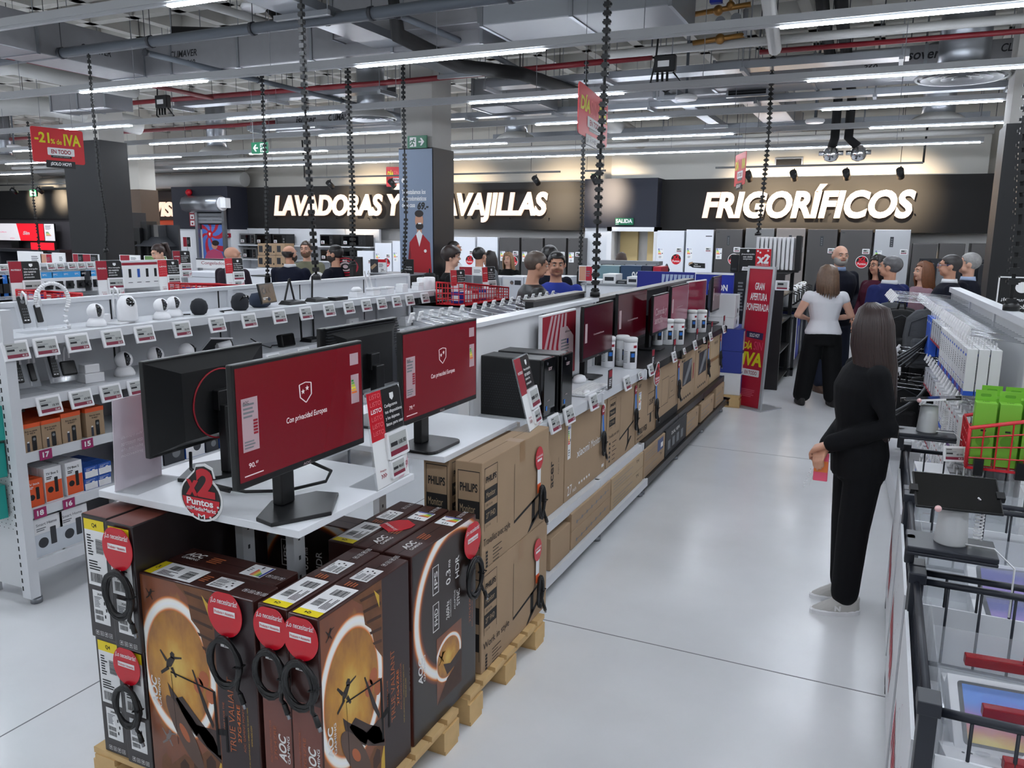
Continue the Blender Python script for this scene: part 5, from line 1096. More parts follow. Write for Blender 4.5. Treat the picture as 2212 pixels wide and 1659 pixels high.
for px_, k, l in ((770, 'cam', 'white oval camera lying on a small white box, top shelf'), (806, 'ant', 'white repeater with two slanted antennas on a small box, top shelf'), (837, 'slab', 'flat white panel on a small box, right of the antenna repeater'), (868, 'cube', 'white device with ports on a small box, top shelf middle right'), (902, 'cube', 'white square device on a small box left of the big white cube'), (932, 'big', 'bigger white cube box near the right end of the top shelf'), (968, 'cyl', 'pair of white mesh wifi drums at the right end of the top shelf')): white_dev(l, px_, k)
x, y = put(470, ZD, .15); t = thing('solar_panel', 'small tilted solar panel with white frame on the second shelf', 'solar panel', (x, y, ZD), H2-.35); M = Matrix.Translation((0, 0, .1)) @ Rx(.9) @ Ry(.15); G(OFFW).box(-.085, .085, -.006, .006, -.075, .075, M).build('panel_frame', t); g = G(mat('solar_cell', (24, 26, 32), .3)); g.box(-.079, .079, .0061, .0066, -.069, .069, M); g.box(-.079, .079, -.0066, -.0061, -.069, .069, M); g.build('cells', t); g = G(OFFW); g.cyl((0, 0, 0), (0, 0, .1), .012); g.build('post', t)
x, y = put(488, ZD, .08); t = thing('security_camera', 'white bullet camera in front of the solar panel', 'camera', (x, y, ZD), H2, 'indoor security cameras'); g = G(OFFW); g.cyl((-.05, .02, .09), (.03, -.02, .1), .026, .03, n=18); g.cyl((-.03, .02, 0), (-.03, .02, .08), .012); g.build('body', t); g = G(CAMB); g.cyl((.03, -.02, .1), (.038, -.024, .101), .026, n=18); g.build('lens_window', t)
x, y = put(625, ZD, .12); t = thing('smart_display', 'small black smart display on the second shelf behind the monitors', 'display', (x, y, ZD), H2); M = Rx(-.2); G(BLACK).box(-.075, .075, -.008, .05, 0, .1, M).build('body', t, bev=.012); fr = F(M @ Vector((-.065, -.0085, .01)), (1, 0, 0), M.to_3x3() @ Vector((0, 0, 1))); g = G(GLOSSB); g.rect(fr, 0, 0, .13, .08, .0006); g.build('screen', t); g = G(CABLE); g.tube([(.0, .05, .01), (-.08, .1, .01), (-.15, .05, .005), (-.2, .1, .03), (-.26, .14, .08)], .004, 6); g.build('cord', t)
x, y = put(762, ZD, .2); t = thing('network_device', 'upright white square hub behind the second table monitor', 'network device', (x, y, ZD), H2); G(OFFW).box(-.07, .07, -.02, .02, 0, .13).build('body', t, bev=.006); g = G(INKG); g.rect(F((-.07, -.0205, 0), (1, 0, 0), (0, 0, 1)), .03, .1, .045, .105); g.build('logo', t)
for i, px_ in enumerate((875, 897, 925)): 
    x, y = put(px_, ZD, .12); t = thing('network_device', 'white adapter on a small plinth, %s at the right end of the second shelf' % ordw(i), 'network device', (x, y, ZD), H2, 'white devices on small boxes'); G(OFFW).box(-.05, .05, -.04, .04, 0, .06).build('box_plinth', t, bev=.002); G(OFFW).box(-.04, .04, -.03, .03, .06, .09).build('device', t, bev=.004)
# price tags of the two display shelves
for i, px_ in enumerate((34, 99, 168, 243, 312, 393, 469, 538, 603.5, 660.5, 711, 753.6, 791.5, 824, 856.5, 885, 918, 952.6, 985.8)):
    x, y = put(px_, 1.39, -.012); price_tag((x, min(y, 7.2), 1.392), H2, 'electronic price tag, %s from the left on the top shelf edge of the camera gondola' % ordw(i), i+1, 1, 'price tags of the camera gondola')
for i, px_ in enumerate((106, 175, 239, 297, 591, 657, 866, 897)):
    x, y = put(px_, 1.08, -.012); price_tag((x, y, 1.082), H2, 'electronic price tag, %s from the left on the second shelf edge of the camera gondola' % ordw(i), i+2, 1, 'price tags of the camera gondola')
SHN = mat('shelf_number', (150, 30, 92), .5)
for px_, z, n, lb in ((99, .822, '17', 'left one below the brown streaming stick cartons'), (189, .822, '15', 'right one below the brown streaming stick cartons'), (87, .515, '18', 'left one below the white and orange boxes'), (149, .515, '16', 'right one below the white and orange boxes')):
    x, y = put(px_, z, -.004); t = thing('shelf_number', 'magenta shelf number card, '+lb, 'sign', (x, y, z), H2); fr = F((-.035, 0, -.03), (1, 0, 0), (0, 0, 1)); g = G(SHN); g.poly(fr, [(0, 0), (.07, 0), (.07, .055), (0, .055)], .001, .002); g.build('card', t); g = G(PAPER); g.text(fr, n, .016, .013, .038, .03, bold=.04); g.build('lettering', t)
# stock: streaming stick cartons
ORB = mat('carton_orange', (222, 86, 36), .5)
def stick_box(label, w, d, h, loc, txt):
    t = thing('product_box', label, 'box', loc, H2, 'streaming stick cartons'); G(CARD).box(-w/2, w/2, -d/2, d/2, 0, h).build('carton_body', t, bev=.001)
    fr = F((-w/2, -d/2, 0), (1, 0, 0), (0, 0, 1)); g = G(ORB); g.box(-w/2-.001, w/2+.001, -d/2-.001, d/2+.001, h*.86, h+.001); g.build('orange_lid', t)
    g = G(INK); g.text(fr, 'fire tv stick', w*.2, h*.71, w*.6, h*.06); g.text(fr, txt, w*.32, h*.63, w*.36, h*.05); g.mat(mat('print_navy', (44, 50, 66), .5)); g.rect(fr, w*.25, h*.02, w*.38, h*.33); g.mat(BLACK); g.poly(fr, rrect(w*.5, h*.0+.003, w*.72, h*.55, .006)); g.mat(INKG); g.poly(fr, circ(w*.61, h*.43, w*.07), .0016); g.mat(PAPER); g.rect(fr, w*.27, h*.33, w*.36, h*.38); g.build('print', t); return t
Z17, Z18, ZBASE = .8455, .5405, .2505
for c, (px_, tx) in enumerate(((66, 'HD'), (108, 'HD'), (152, '4K SELECT'), (203, '4K SELECT'))):
    x, y = put(px_, Z17, .04); h = .15 if c < 2 else .165; first = stick_box('front streaming stick carton in the %s column from the left' % ordw(c), .115, .04, h, (x, y, Z17), tx)
    for k in range(1, 7): dup(first, (x-.0425*k, y, Z17), H2+random.uniform(-.02, .02), 'streaming stick carton %s behind the front one in the %s column' % (ordw(k-1), ordw(c)))
def small_box(label, px_, z, w, d, h, cols, txt, n=4, grp='boxes on the stock shelves', gap=.004, dy=0):
    x, y = put(px_, z, .03+d/2); t = thing('product_box', label, 'box', (x, y+dy, z), H2, grp); G(cols[0]).box(-w/2, w/2, -d/2, d/2, 0, h).build('carton_body', t, bev=.001); fr = F((-w/2, -d/2, 0), (1, 0, 0), (0, 0, 1)); g = G(cols[1]); g.rect(fr, .002, h*.03, w-.002, h*.6, .0006); g.mat(cols[2]); g.poly(fr, rrect(w*.55, h*.25, w*.75, h*.7, .004), .0012); g.poly(fr, circ(w*.3, h*.36, w*.17), .0012); g.mat(cols[3]); g.text(fr, txt, w*.1, h*.8, w*.7, h*.07); lines(g, fr, w*.1, h*.66, w*.4, h*.1, 2, cols[3]); g.build('print', t)
    for k in range(1, n): dup(t, (x-(d+gap)*k, y+dy, z), H2, label+', %s row back' % ordw(k))
    return t
small_box('orange streaming stick box at the left end above card 18', 73, Z18, .095, .045, .15, (ORB, ORB, BLACK, PAPER), 'TV Stick', 6)
small_box('white and orange media box, left one beside the orange stick box', 113, Z18, .1, .05, .19, (OFFW, ORB, BLACK, INK), 'TV Box S', 5)
small_box('white and orange media box, right one beside the blue cartons', 158, Z18, .1, .05, .19, (OFFW, ORB, BLACK, INK), 'TV Box S', 5)
TEAL = mat('box_teal', (84, 176, 190), .5); TPB = mat('box_blue', (36, 84, 170), .5); KRA = mat('box_dark', (40, 42, 48), .5)
for r in range(2):
    for c in range(2): small_box('blue and white plug carton, %s layer, %s column' % (('lower', 'upper')[r], ('left', 'right')[c]), (187, 216)[c], Z18+.068*r, .085, .09, .066, (TPB, OFFW, PAPER, PAPER), 'tapo', 3)
small_box('white smart home camera carton at the left end of the base shelf', 97, ZBASE, .17, .1, .22, (OFFW, mat('box_pale', (206, 212, 220), .5), DGREY, INKG), 'Smart Home', 3)
small_box('second white smart home camera carton on the base shelf', 152, ZBASE, .17, .1, .22, (OFFW, mat('box_pale', (206, 212, 220), .5), DGREY, INKG), 'Smart Home', 3)
# further stock seen between and beneath the monitors
yy = put(225, Z17, .05)[1]
kinds = [(TPB, OFFW, DGREY, PAPER, 'tapo'), (OFFW, TPB, BLACK, INK, 'cam'), (OFFW, mat('box_pale', (206, 212, 220), .5), DGREY, INKG, 'cam'), (TEAL, OFFW, BLACK, PAPER, 'deco'), (KRA, DGREY, INKG, PAPER, 'hub')]
for z, h, seed, nm in ((Z17, .17, 3, 'third'), (Z18, .2, 5, 'fourth'), (ZBASE, .22, 8, 'base')):
    rr = random.Random(seed); y = 3.3 if z != ZBASE else 3.18; i = 0
    while y < 6.85:
        w = rr.choice((.11, .13, .16)); k = kinds[rr.choice((0, 1, 2, 2, 3, 4) if y < 5 else (3, 3, 0, 2))]; hh = h*rr.uniform(.7, 1)
        t = thing('product_box', '%s boxed device counted from the left in the stock row of the %s shelf' % (ordw(i), nm), 'box', (LX-.03-.08, y+w/2, z), H2, 'stock rows of the camera gondola'); G(k[0]).box(-w/2, w/2, -.08, .08, 0, hh).build('carton_body', t, bev=.001)
        fr = F((-w/2, -.08, 0), (1, 0, 0), (0, 0, 1)); g = G(k[1]); g.rect(fr, .002, .002, w-.002, hh*.62, .0006); g.mat(k[2]); g.poly(fr, circ(w*.6, hh*.36, w*.2), .0012); g.mat(k[3]); g.text(fr, k[4], w*.1, hh*.78, w*.4, hh*.1); g.build('print', t); y += w+.012; i += 1
# teal blister packs hung on the end panel
for i, (px_, py_) in enumerate(((-8, 925), (-4, 1005), (-2, 1095))):
    p = ony(px_, py_, LY0-.09); t = thing('blister_pack', 'teal boxed pack hanging on the gondola end, %s from the top' % ordw(i), 'package', (p.x-.06, p.y, p.z-.07), -.15, 'teal packs on the gondola end'); G(mat('pack_teal', (40, 160, 150), .4)).box(-.06, .06, -.05, .05, 0, .18).build('carton', t, bev=.003); g = G(mat('pack_teal_light', (90, 190, 180), .4)); fr = F((-.06, -.05, 0), (1, 0, 0), (0, 0, 1)); [g.rect(fr, .012+.05*k, .02+.06*j, .05+.05*k, .065+.06*j, .0012) for k in range(2) for j in range(2)]; g.build('print', t); g = G(CHROME); g.cyl((0, .05, .17), (0, .0735, .17), .003, n=6); g.cyl((0, 0, .18), (0, 0, .19), .003, n=6); g.build('hook', t)
# hooks on the rear of the island shelving
def hook_proto(name, label, length, group, drop=.0, plate=True, cat='hook'):
    t = thing(name, label, cat, (0, 0, 0), 0, group)     # root at the panel, wire runs to local -X, tip slightly raised
    g = G(CHROME); e = Vector((-length, 0, length*.12)); g.tube([(0, 0, 0), e], .0032, 6); g.tube([(0, 0, .03), (-length*.97, 0, .03+length*.12)], .0022, 6); g.build('wire', t)
    if plate: g = G(OFFW); M = Matrix.Translation(e+Vector((-.004, 0, .014))) @ Ry(.35); g.box(-.004, .004, -.022, .022, -.03, .03, M); g.cyl(e-Vector((.0, .012, -.01)), e+Vector((0, .012, .01)), .012, n=8); g.build('tag_plate', t)
    return t
h0 = hook_proto('display_hook', 'chrome display hook with white plate', .34, 'hooks on the rear of the island')
HY = []
xs = [890, 909, 931, 953, 972, 998, 1025, 1047, 1066, 1086, 1104, 1120, 1135, 1151, 1166, 1180, 1194]
for i, px_ in enumerate(xs):
    lo, hi = 3.2, 8.0
    for _ in range(40):
        m = (lo+hi)/2; d = Vector((-2.43, m, 1.515))-CAM; X_ = 1106+FPX*d.dot(rgt)/d.dot(fwd)
        lo, hi = (m, hi) if X_ < px_ else (lo, m)
    HY.append(lo); lb = 'chrome hook with white plate, %s from the left behind the island' % ordw(i)
    if i == 0: h0.location = (-2.09, lo, 1.47); h0['label'] = lb
    else: dup(h0, (-2.09, lo, 1.47), 0, lb)
for i, k in enumerate((3, 6, 9, 12, 14)):
    t = thing('adapter_pack', 'small white boxed adapter hanging from a rear island hook, %s from the left' % ordw(i), 'package', (-2.3, HY[k], 1.3), 0, 'packs on the rear island hooks'); G(PAPER).box(-.03, .03, -.05, .05, 0, .17).build('card', t); g = G(BLACK); g.ball((-.035, 0, .06), (.02, .03, .04), 10, 8); g.build('adapter', t); g = G(CHROME); g.tube([(0, 0, .17), (0, 0, .2)], .003, 5); g.build('hanger_tab', t)
# ------------------------------------------------------------ wire bins at the right of the aisle
BX0, BX1 = .165, .86
NAVYM = mat('navy_metal', (30, 34, 44), .45)
BINR = mat('bin_red', (196, 40, 60), .5); BINL = mat('bin_line', (206, 190, 196), .5)
RIM = .9
def wire_bin(label, y0, y1):
    t = thing('wire_bin', label, 'bin', (BX0, y0, 0), group='wire bins'); L = y1-y0; W = BX1-BX0
    for x, y in ((.02, .03), (.02, L-.03), (W-.02, .03), (W-.02, L-.03)):
        g = G(NAVYM); g.box(x-.02, x+.02, y-.03, y+.03, .0, RIM+.03); g.box(x-.026, x+.026, y-.036, y+.036, RIM, RIM+.035); g.build('post', t, bev=.003)
    g = G(NAVYM)
    for a, b in (((.02, .03), (.02, L-.03)), ((W-.02, .03), (W-.02, L-.03)), ((.02, .03), (W-.02, .03)), ((.02, L-.03), (W-.02, L-.03))):
        for z in (RIM+.0, .62): g.tube([(*a, z), (*b, z)], .011 if z > .8 else .008, 6)
    g.build('rim_rail', t)
    g = G(NAVYM); n = 7
    for k in range(1, n):
        x = .02+(W-.04)*k/n
        for y in (.03, L-.03): g.cyl((x, y, .62), (x, y, RIM), .0045, n=6)
    n = 16
    for k in range(1, n):
        y = .03+(L-.06)*k/n
        for x in (.02, W-.02): g.cyl((x, y, .62), (x, y, RIM), .004, n=6)
    g.build('wire_bars', t)
    g = G(WHITE2); g.box(-.006, .004, .05, L-.05, .12, .8); g.build('side_panel', t)
    fr = F((-.0065, L-.05, .12), (0, -1, 0), (0, 0, 1), L-.1, .68); g = G(BINL)
    for k in range(5):
        c = (.2+.1*k, .32+.07*(k % 3)); P = circ(c[0], c[1], .07, .1, 24); Q = circ(c[0], c[1], .0675, .0975, 24)
        for i in range(24): j = (i+1) % 24; g.poly(fr, [P[i], P[j], Q[j], Q[i]])
    g.mat(BINR); [g.poly(fr, [(.05+.02*(k % 2)+.07*k, .22-.02*k), (.09+.07*k, .2-.015*k), (.1+.075*k, .36-.02*k), (.07+.07*k, .4-.02*k), (.055+.07*k, .3)]) for k in range(6)]; g.build('panel_print', t)
    g = G(WHITE2); g.box(.045, W-.045, .022, .03, .12, .79); g.build('front_panel', t); g = G(WHITE2); g.box(.03, W-.03, .04, L-.04, .55, .565); g.build('bin_floor', t)
    g = G(ACR); g.box(.06, .064, .07, L-.07, .57, .86); g.box(W*.72, W*.72+.004, .07, L-.07, .57, .86); [g.box(.065, W*.71, L*q, L*q+.004, .57, .85) for q in (.12, .42, .72)]
    for q in (.25, .56): g.add([(.065, L*q, .8), (W*.71, L*q, .8), (W*.71, L*q+.22, .66), (.065, L*q+.22, .66)], [(0, 1, 2, 3)])
    g.build('clear_divider', t); return t
wire_bin('nearest wire bin with tablet cartons, at the bottom right', 1.95, 2.81)
wire_bin('wire bin in the middle of the row, with the big tablet stand', 2.83, 3.7)
wire_bin('farthest wire bin of the row, next to the accessory wall', 3.72, 4.62)
# products inside the bins
RAIN = mat('tablet_rainbow', (120, 80, 180), .35)
def rainbow(name, cols):
    if name in MATS: return MATS[name]
    m = mat(name, (200, 120, 160), .3); nt, b = nodes(m); uv = nt.nodes.new('ShaderNodeUVMap'); sp = nt.nodes.new('ShaderNodeSeparateXYZ'); no = nt.nodes.new('ShaderNodeTexNoise'); no.inputs['Scale'].default_value = 2
    ad = nt.nodes.new('ShaderNodeMath'); ad.operation = 'MULTIPLY_ADD'; ad.inputs[1].default_value = .5; nt.links.new(uv.outputs[0], sp.inputs[0]); nt.links.new(uv.outputs[0], no.inputs['Vector']); nt.links.new(no.outputs[0], ad.inputs[0]); nt.links.new(sp.outputs[1], ad.inputs[2])
    r = nt.nodes.new('ShaderNodeValToRGB'); cr = r.color_ramp; cr.elements[0].color = srgb(*cols[0]); cr.elements[0].position = .25; cr.elements[1].color = srgb(*cols[-1]); cr.elements[1].position = .98
    for i, c in enumerate(cols[1:-1]): e = cr.elements.new(.25+.73*(i+1)/(len(cols)-1)); e.color = srgb(*c)
    nt.links.new(ad.outputs[0], r.inputs[0]); nt.links.new(r.outputs[0], b.inputs['Base Color']); return m
R1 = rainbow('rainbow_print', [(250, 215, 40), (235, 110, 40), (200, 50, 140), (110, 110, 200), (50, 130, 230)]); R2 = rainbow('purple_print', [(70, 60, 130), (120, 80, 190), (160, 130, 210), (90, 90, 170)])
def tablet_box(label, x, y, z, w, d, h, rot, art, tilt=.0, side=None):
    t = thing('tablet_carton', label, 'box', (x, y, z), rot, 'tablet cartons in the wire bins'); t.rotation_euler = (tilt, 0, rot); G(OFFW).box(-w/2, w/2, -d/2, d/2, 0, h).build('carton_body', t, bev=.002); fr = F((-w/2, -d/2, h), (1, 0, 0), (0, 1, 0))
    g = G(BLACK); g.poly(fr, rrect(w*.08, d*.08, w*.92, d*.92, .012), .0008); g.mat(art); g.rect(fr, w*.12, d*.12, w*.88, d*.88, .0016); g.build('printed_tablet', t)
    if side: f2 = F((-w/2, -d/2, 0), (1, 0, 0), (0, 0, 1)); g = G(side); g.rect(f2, 0, h*.25, w, h*.8, .001); g.mat(PAPER); g.text(f2, 'Tab', w*.06, h*.36, w*.1, h*.3); g.build('printed_side', t)
    return t
tablet_box('tablet carton with yellow and pink picture lying in the nearest bin', .44, 2.13, .566, .3, .22, .05, .12, R1)
tablet_box('tablet carton with blue and pink picture, tilted at the back of the nearest bin', .43, 2.45, .63, .3, .24, .05, .08, R1, .5)
tablet_box('tablet carton with blue lower edge at the front of the nearest bin', .5, 2.08, .618, .26, .2, .04, .5, rainbow('blue_print', [(40, 90, 190), (60, 140, 230), (190, 200, 220)]))
tablet_box('large white tablet carton with purple picture, lower in the middle bin', .6, 3.06, .566, .42, .3, .06, .05, R2, 0, mat('side_plum', (92, 66, 110), .5))
tablet_box('large white tablet carton with purple picture, upper in the middle bin', .61, 3.13, .628, .42, .3, .06, .06, R2, .12, mat('side_plum', (92, 66, 110), .5))
tablet_box('white tablet carton leaning at the back of the middle bin', .6, 3.45, .64, .4, .2, .05, .1, R2, .7)
for i, (x, y, z, r) in enumerate(((.34, 2.56, .57, .1), (.5, 2.18, .664, -.5), (.33, 2.3, .57, .2))):
    t = thing('earbud_box', ('white earphone box standing at the back left of the nearest bin', 'white earphone box lying askew on the yellow tablet picture', 'white earphone box low at the left of the nearest bin')[i], 'box', (x, y, z), r, 'white earphone boxes'); h = (.12, .05, .05)[i]; G(OFFW).box(-.07, .07, -.045, .045, 0, h).build('carton_body', t, bev=.002); g = G(mat('pale_print', (206, 208, 212), .5)); g.poly(F((-.07, -.045, h), (1, 0, 0), (0, 1, 0)), circ(.1, .05, .02, .014), .001); g.mat(INK); [g.poly(F((-.07, -.045, h), (1, 0, 0), (0, 1, 0)), circ(.05+.02*k, .045, .004), .001) for k in range(2)]; g.build('print', t)
SEC = mat('security_red', (150, 22, 34), .25, alpha=.85)
for i, (x, y, z, r) in enumerate(((.42, 2.5, .8, .08), (.45, 2.3, .76, .08), (.46, 2.0, .8, .1))):
    t = thing('security_lock', ('red anti-theft bar on the rear divider of the nearest bin', 'red anti-theft bar across the blue tablet carton', 'red anti-theft bar with knob at the near rim')[i], 'security tag', (x, y, z), r, 'red anti-theft bars'); G(SEC).box(-.11, .11, -.015, .015, -.015, .015).build('bar', t, bev=.003); g = G(RED); g.lathe([(.014, .015), (.014, .03), (.008, .04), (.001, .042)], (.05, 0, 0), n=14); g.build('knob', t); g = G(PAPER); g.rect(F((.06, -.0155, -.008), (1, 0, 0), (0, 0, 1)), 0, 0, .025, .016); g.build('sticker', t)
for i in range(5):
    t = thing('screen_protector', 'clear bagged accessory pack, %s in the farthest wire bin' % ordw(i), 'package', (.3+.1*i, 4.0+.08*(i % 3), .566+.002*i), .3*i-.5, 'bagged packs in the farthest bin'); G(mat('bag_clear', (210, 216, 224), .12, spec=.9, var=.2, scale=30, bump=.6)).box(-.09, .09, -.12, .12, 0, .03).build('bag', t, bev=.01); g = G(DBLUE if i % 2 else PAPER); g.rect(F((-.06, -.1, .031), (1, 0, 0), (0, 1, 0)), 0, 0, .12, .04, .001); g.build('card', t)
# tablet stands on the bins
def tablet_stand(label, x, y, z, tilt, face, s=1):
    t = thing('tablet_stand', label, 'stand', (x, y, RIM+.03)); dz = z-RIM-.03
    g = G(NAVYM); g.box(-.13, -.1, -.02, .02, 0, dz); g.box(-.13, .13, -.1, .07, dz-.018, dz); g.box(-.13, .13, -.1, -.09, dz-.03, dz-.018); g.build('bracket', t, bev=.004)
    g = G(mat('stand_grey', (206, 208, 210), .4)); g.lathe([(.05, dz), (.05, dz+.004), (.043, dz+.1), (.041, dz+.135), (.001, dz+.136)], (0, .0, 0), n=24); g.build('pillar', t)
    T = thing('tablet', face, 'tablet', (x, y-.01, RIM+.03+dz+.172)); T.rotation_euler = tilt
    G(BLACK).box(-.125, .125, -.08, .08, -.005, .004).build('case', T, bev=.003); g = G(GLOSSB); g.rect(F((-.12, -.075, .0045), (1, 0, 0), (0, 1, 0)), 0, 0, .24, .15, .0004); g.build('screen', T); g = G(BLACK); [g.box(a-.012, a+.012, -.014, .014, -.012, .009) for a in (-.125, .125)]; g.build('clamp', T)
    g = G(OFFW); pts = []
    for i in range(60): a = i*.9; pts.append((.075+.012*math.cos(a), .012*math.sin(a), dz+.02+.0016*i)); 
    g.tube(pts, .003, 5); g.tube([pts[-1], (.09, -.02, dz+.14), (.06, -.03, dz+.17)], .003, 5); g.tube([(.04, -.03, dz+.01), (.12, -.04, dz+.012), (.18, -.05, dz-.04), (.18, -.06, dz-.2)], .003, 5); g.build('spiral_cable', t)
    g = G(mat('sensor_pink', (236, 190, 190), .3)); g.ball((-.06, -.08, .0), .011, 10, 8); g.build('sensor', T); return t, T
tablet_stand('grey conical stand with black bracket on the middle bin', .275, 2.86, 1.02, (.5, .0, .1), 'black glossy tablet on the near conical stand')
t, T = tablet_stand('grey conical stand with black bracket on the farthest bin', .27, 4.5, 1.03, (-.1, -.12, .08), 'dark tablet with spec label on the far conical stand')
g = G(OFFW); g.rect(F((-.06, -.0805, -.006), (1, 0, 0), (0, 0, 1)), 0, .001, .12, .011, .0005); g.build('spec_label', T)
p = onz(2062, 972, 1.0); price_tag((p.x, p.y, .98), .3, 'electronic price tag on the white cable beside the red wire basket', 1, .75)
# red basket with green cartons
def basket(label, x, y, z, w, d, hf, hb, name='wire_basket', m=None, rot=0, group='red wire baskets'):
    m = m or mat('basket_red', (206, 30, 44), .4)
    t = thing(name, label, 'basket', (x, y, z), rot, group); g = G(m)
    g.tube([(0, 0, 0), (w, 0, 0), (w, d, 0), (0, d, 0)], .007, 6, closed=True); g.tube([(0, 0, hf), (w, 0, hb), (w, d, hb), (0, d, hf)], .009, 8, closed=True)
    for a, h in (((0, 0), hf), ((w, 0), hb), ((w, d), hb), ((0, d), hf)): g.tube([(*a, 0), (*a, h)], .008, 6)
    g.build('frame', t); g = G(m); n = max(4, int(w/.055))
    for k in range(1, n):
        X_ = w*k/n; h = hf+(hb-hf)*k/n
        for Y_ in (0, d): g.tube([(X_, Y_, 0), (X_, Y_, h)], .004, 5)
        g.tube([(X_, 0, 0), (X_, d, 0)], .004, 5)
    n2 = max(3, int(d/.055))
    for k in range(1, n2):
        Y_ = d*k/n2
        for X_, h in ((0, hf), (w, hb)): g.tube([(X_, Y_, 0), (X_, Y_, h)], .004, 5)
        g.tube([(0, Y_, 0), (w, Y_, 0)], .004, 5)
    for q in (.25, .5, .75):
        for Y_ in (0, d): g.tube([(0, Y_, hf*q), (w, Y_, hf*q+(hb-hf)*q)], .004, 5)
        g.tube([(0, 0, hf*q), (0, d, hf*q)], .004, 5); g.tube([(w, 0, hb*q), (w, d, hb*q)], .004, 5)
    g.build('wire_grid', t); return t
BK = basket('red wire basket holding green cartons at the right edge', .43, 4.2, .94, .52, .3, .19, .32)
g = G(BLACK); [g.box(a, a+.04, -.02, .02, -.03, .05) for a in (.03, .2)]; g.build('clip', BK)
GRN = mat('carton_green', (126, 190, 60), .45); GRND = mat('carton_green_dark', (98, 160, 44), .45)
def green_box(label, x, y, rot=0):
    t = thing('green_carton', label, 'box', (x, y, .948), rot, 'green cartons in the red basket'); w, d, h = .088, .07, .3; G(GRN).box(-w/2, w/2, -d/2, d/2, 0, h).build('carton_body', t, bev=.001)
    g = G(GRN); g.box(-w/2, w/2, d/2-.003, d/2, h, h+.05); g.build('hang_tab', t); fr = F((-w/2, d/2-.003, h), (1, 0, 0), (0, 0, 1)); g = G(GRND); g.poly(fr, rrect(w*.25, .02, w*.75, .034, .006)); f2 = F((-w/2, -d/2, 0), (1, 0, 0), (0, 0, 1)); g.poly(f2, circ(w*.5, h*.4, .03, .03, 14), .001); g.mat(INK); g.rect(f2, w*.35, h*.55, w*.6, h*.58); g.text(F((-w/2, -d/2, h), (1, 0, 0), (0, 1, 0)), '150', w*.35, d*.4, w*.3, d*.2); g.build('print', t); return t
for i, (x, y) in enumerate(((.49, 4.27), (.59, 4.275), (.69, 4.27), (.79, 4.275), (.88, 4.27), (.53, 4.42), (.63, 4.42), (.74, 4.42), (.85, 4.42))):
    green_box('green carton, %s from the left in the %s row of the red basket' % (ordw(i if i < 5 else i-5), 'front' if i < 5 else 'rear'), x, y)
# ------------------------------------------------------------ accessory wall
GA = .052
RGO = Vector((.70, 4.72, 0))
def rg(x, y, z=0): return RGO + Matrix.Rotation(GA, 3, 'Z') @ Vector((x, y, z))
t = thing('accessory_wall', 'white accessory wall with many hooks at the right of the aisle', 'shelving', RGO, GA); L = 3.0
G(PERF).box(0, .03, 0, L, .1, 1.56).build('back_panel', t); G(WHITE).box(-.03, .05, 0, L, 1.56, 1.6).build('top_cap', t); G(WHITE).box(-.42, 0, .004, L, .2, .24).build('base_shelf', t); G(WHITE).box(-.42, .03, 0, L, .04, .2).build('plinth', t)
for k in range(4): g = G(WHITE); g.box(-.01, .04, L*k/3-.02 if k else 0, L*k/3+.02 if k < 3 else L, .0, 1.56); g.build('upright', t)
HK = hook_proto('display_hook', 'chrome hook', .26, 'hooks of the accessory wall'); nh = 0
def hook_at(x, y, z, label, ln=1):
    global nh
    nh += 1
    if nh == 1: HK.location = rg(x, y, z); HK.rotation_euler.z = GA; HK['label'] = label; HK.scale = (ln, 1, 1)
    else: dup(HK, rg(x, y, z), GA, label, None, (ln, 1, 1))
def hang_box(label, y, z, w, d, h, cols, n=3, x0=-.26, name='hanging_box', text='usb'):
    t = thing(name, label, 'box', rg(x0, y, z), GA, 'packs on the accessory wall'); G(cols[0]).box(0, d, -w/2, w/2, 0, h).build('carton_body', t, bev=.001)
    fr = F((0, w/2, 0), (0, -1, 0), (0, 0, 1), w, h); g = G(cols[1]); g.rect(fr, 0, 0, w, h*.12, .0008); g.rect(fr, 0, h*.26, w, h*.275, .0008); barcode(g, fr, w*.3, h*.14, w*.4, h*.09, 4, True); lines(g, fr, w*.25, h*.45, w*.5, h*.3, 6, INKG); g.mat(cols[2]); g.rect(fr, w*.2, h*.84, w*.8, h*.89); g.build('print', t)
    f2 = F((0, -w/2, 0), (1, 0, 0), (0, 0, 1)); g = G(cols[1]); g.rect(f2, 0, 0, d, h*.1, .0008); g.build('side_print', t)
    g = G(PAPER); g.box(d*.45, d*.5, -w*.3, w*.3, h, h+.035); g.build('hang_tab', t)
    for k in range(1, n): dup(t, rg(x0+(d+.006)*k, y, z), GA, label+', %s behind' % ordw(k-1))
PURP = mat('pack_purple', (96, 50, 120), .5); PBL = mat('pack_blue', (40, 90, 200), .5); PRD = mat('pack_red', (160, 36, 60), .5); CLP = mat('pack_clear', (208, 210, 216), .25, spec=.8, var=.12, scale=60)
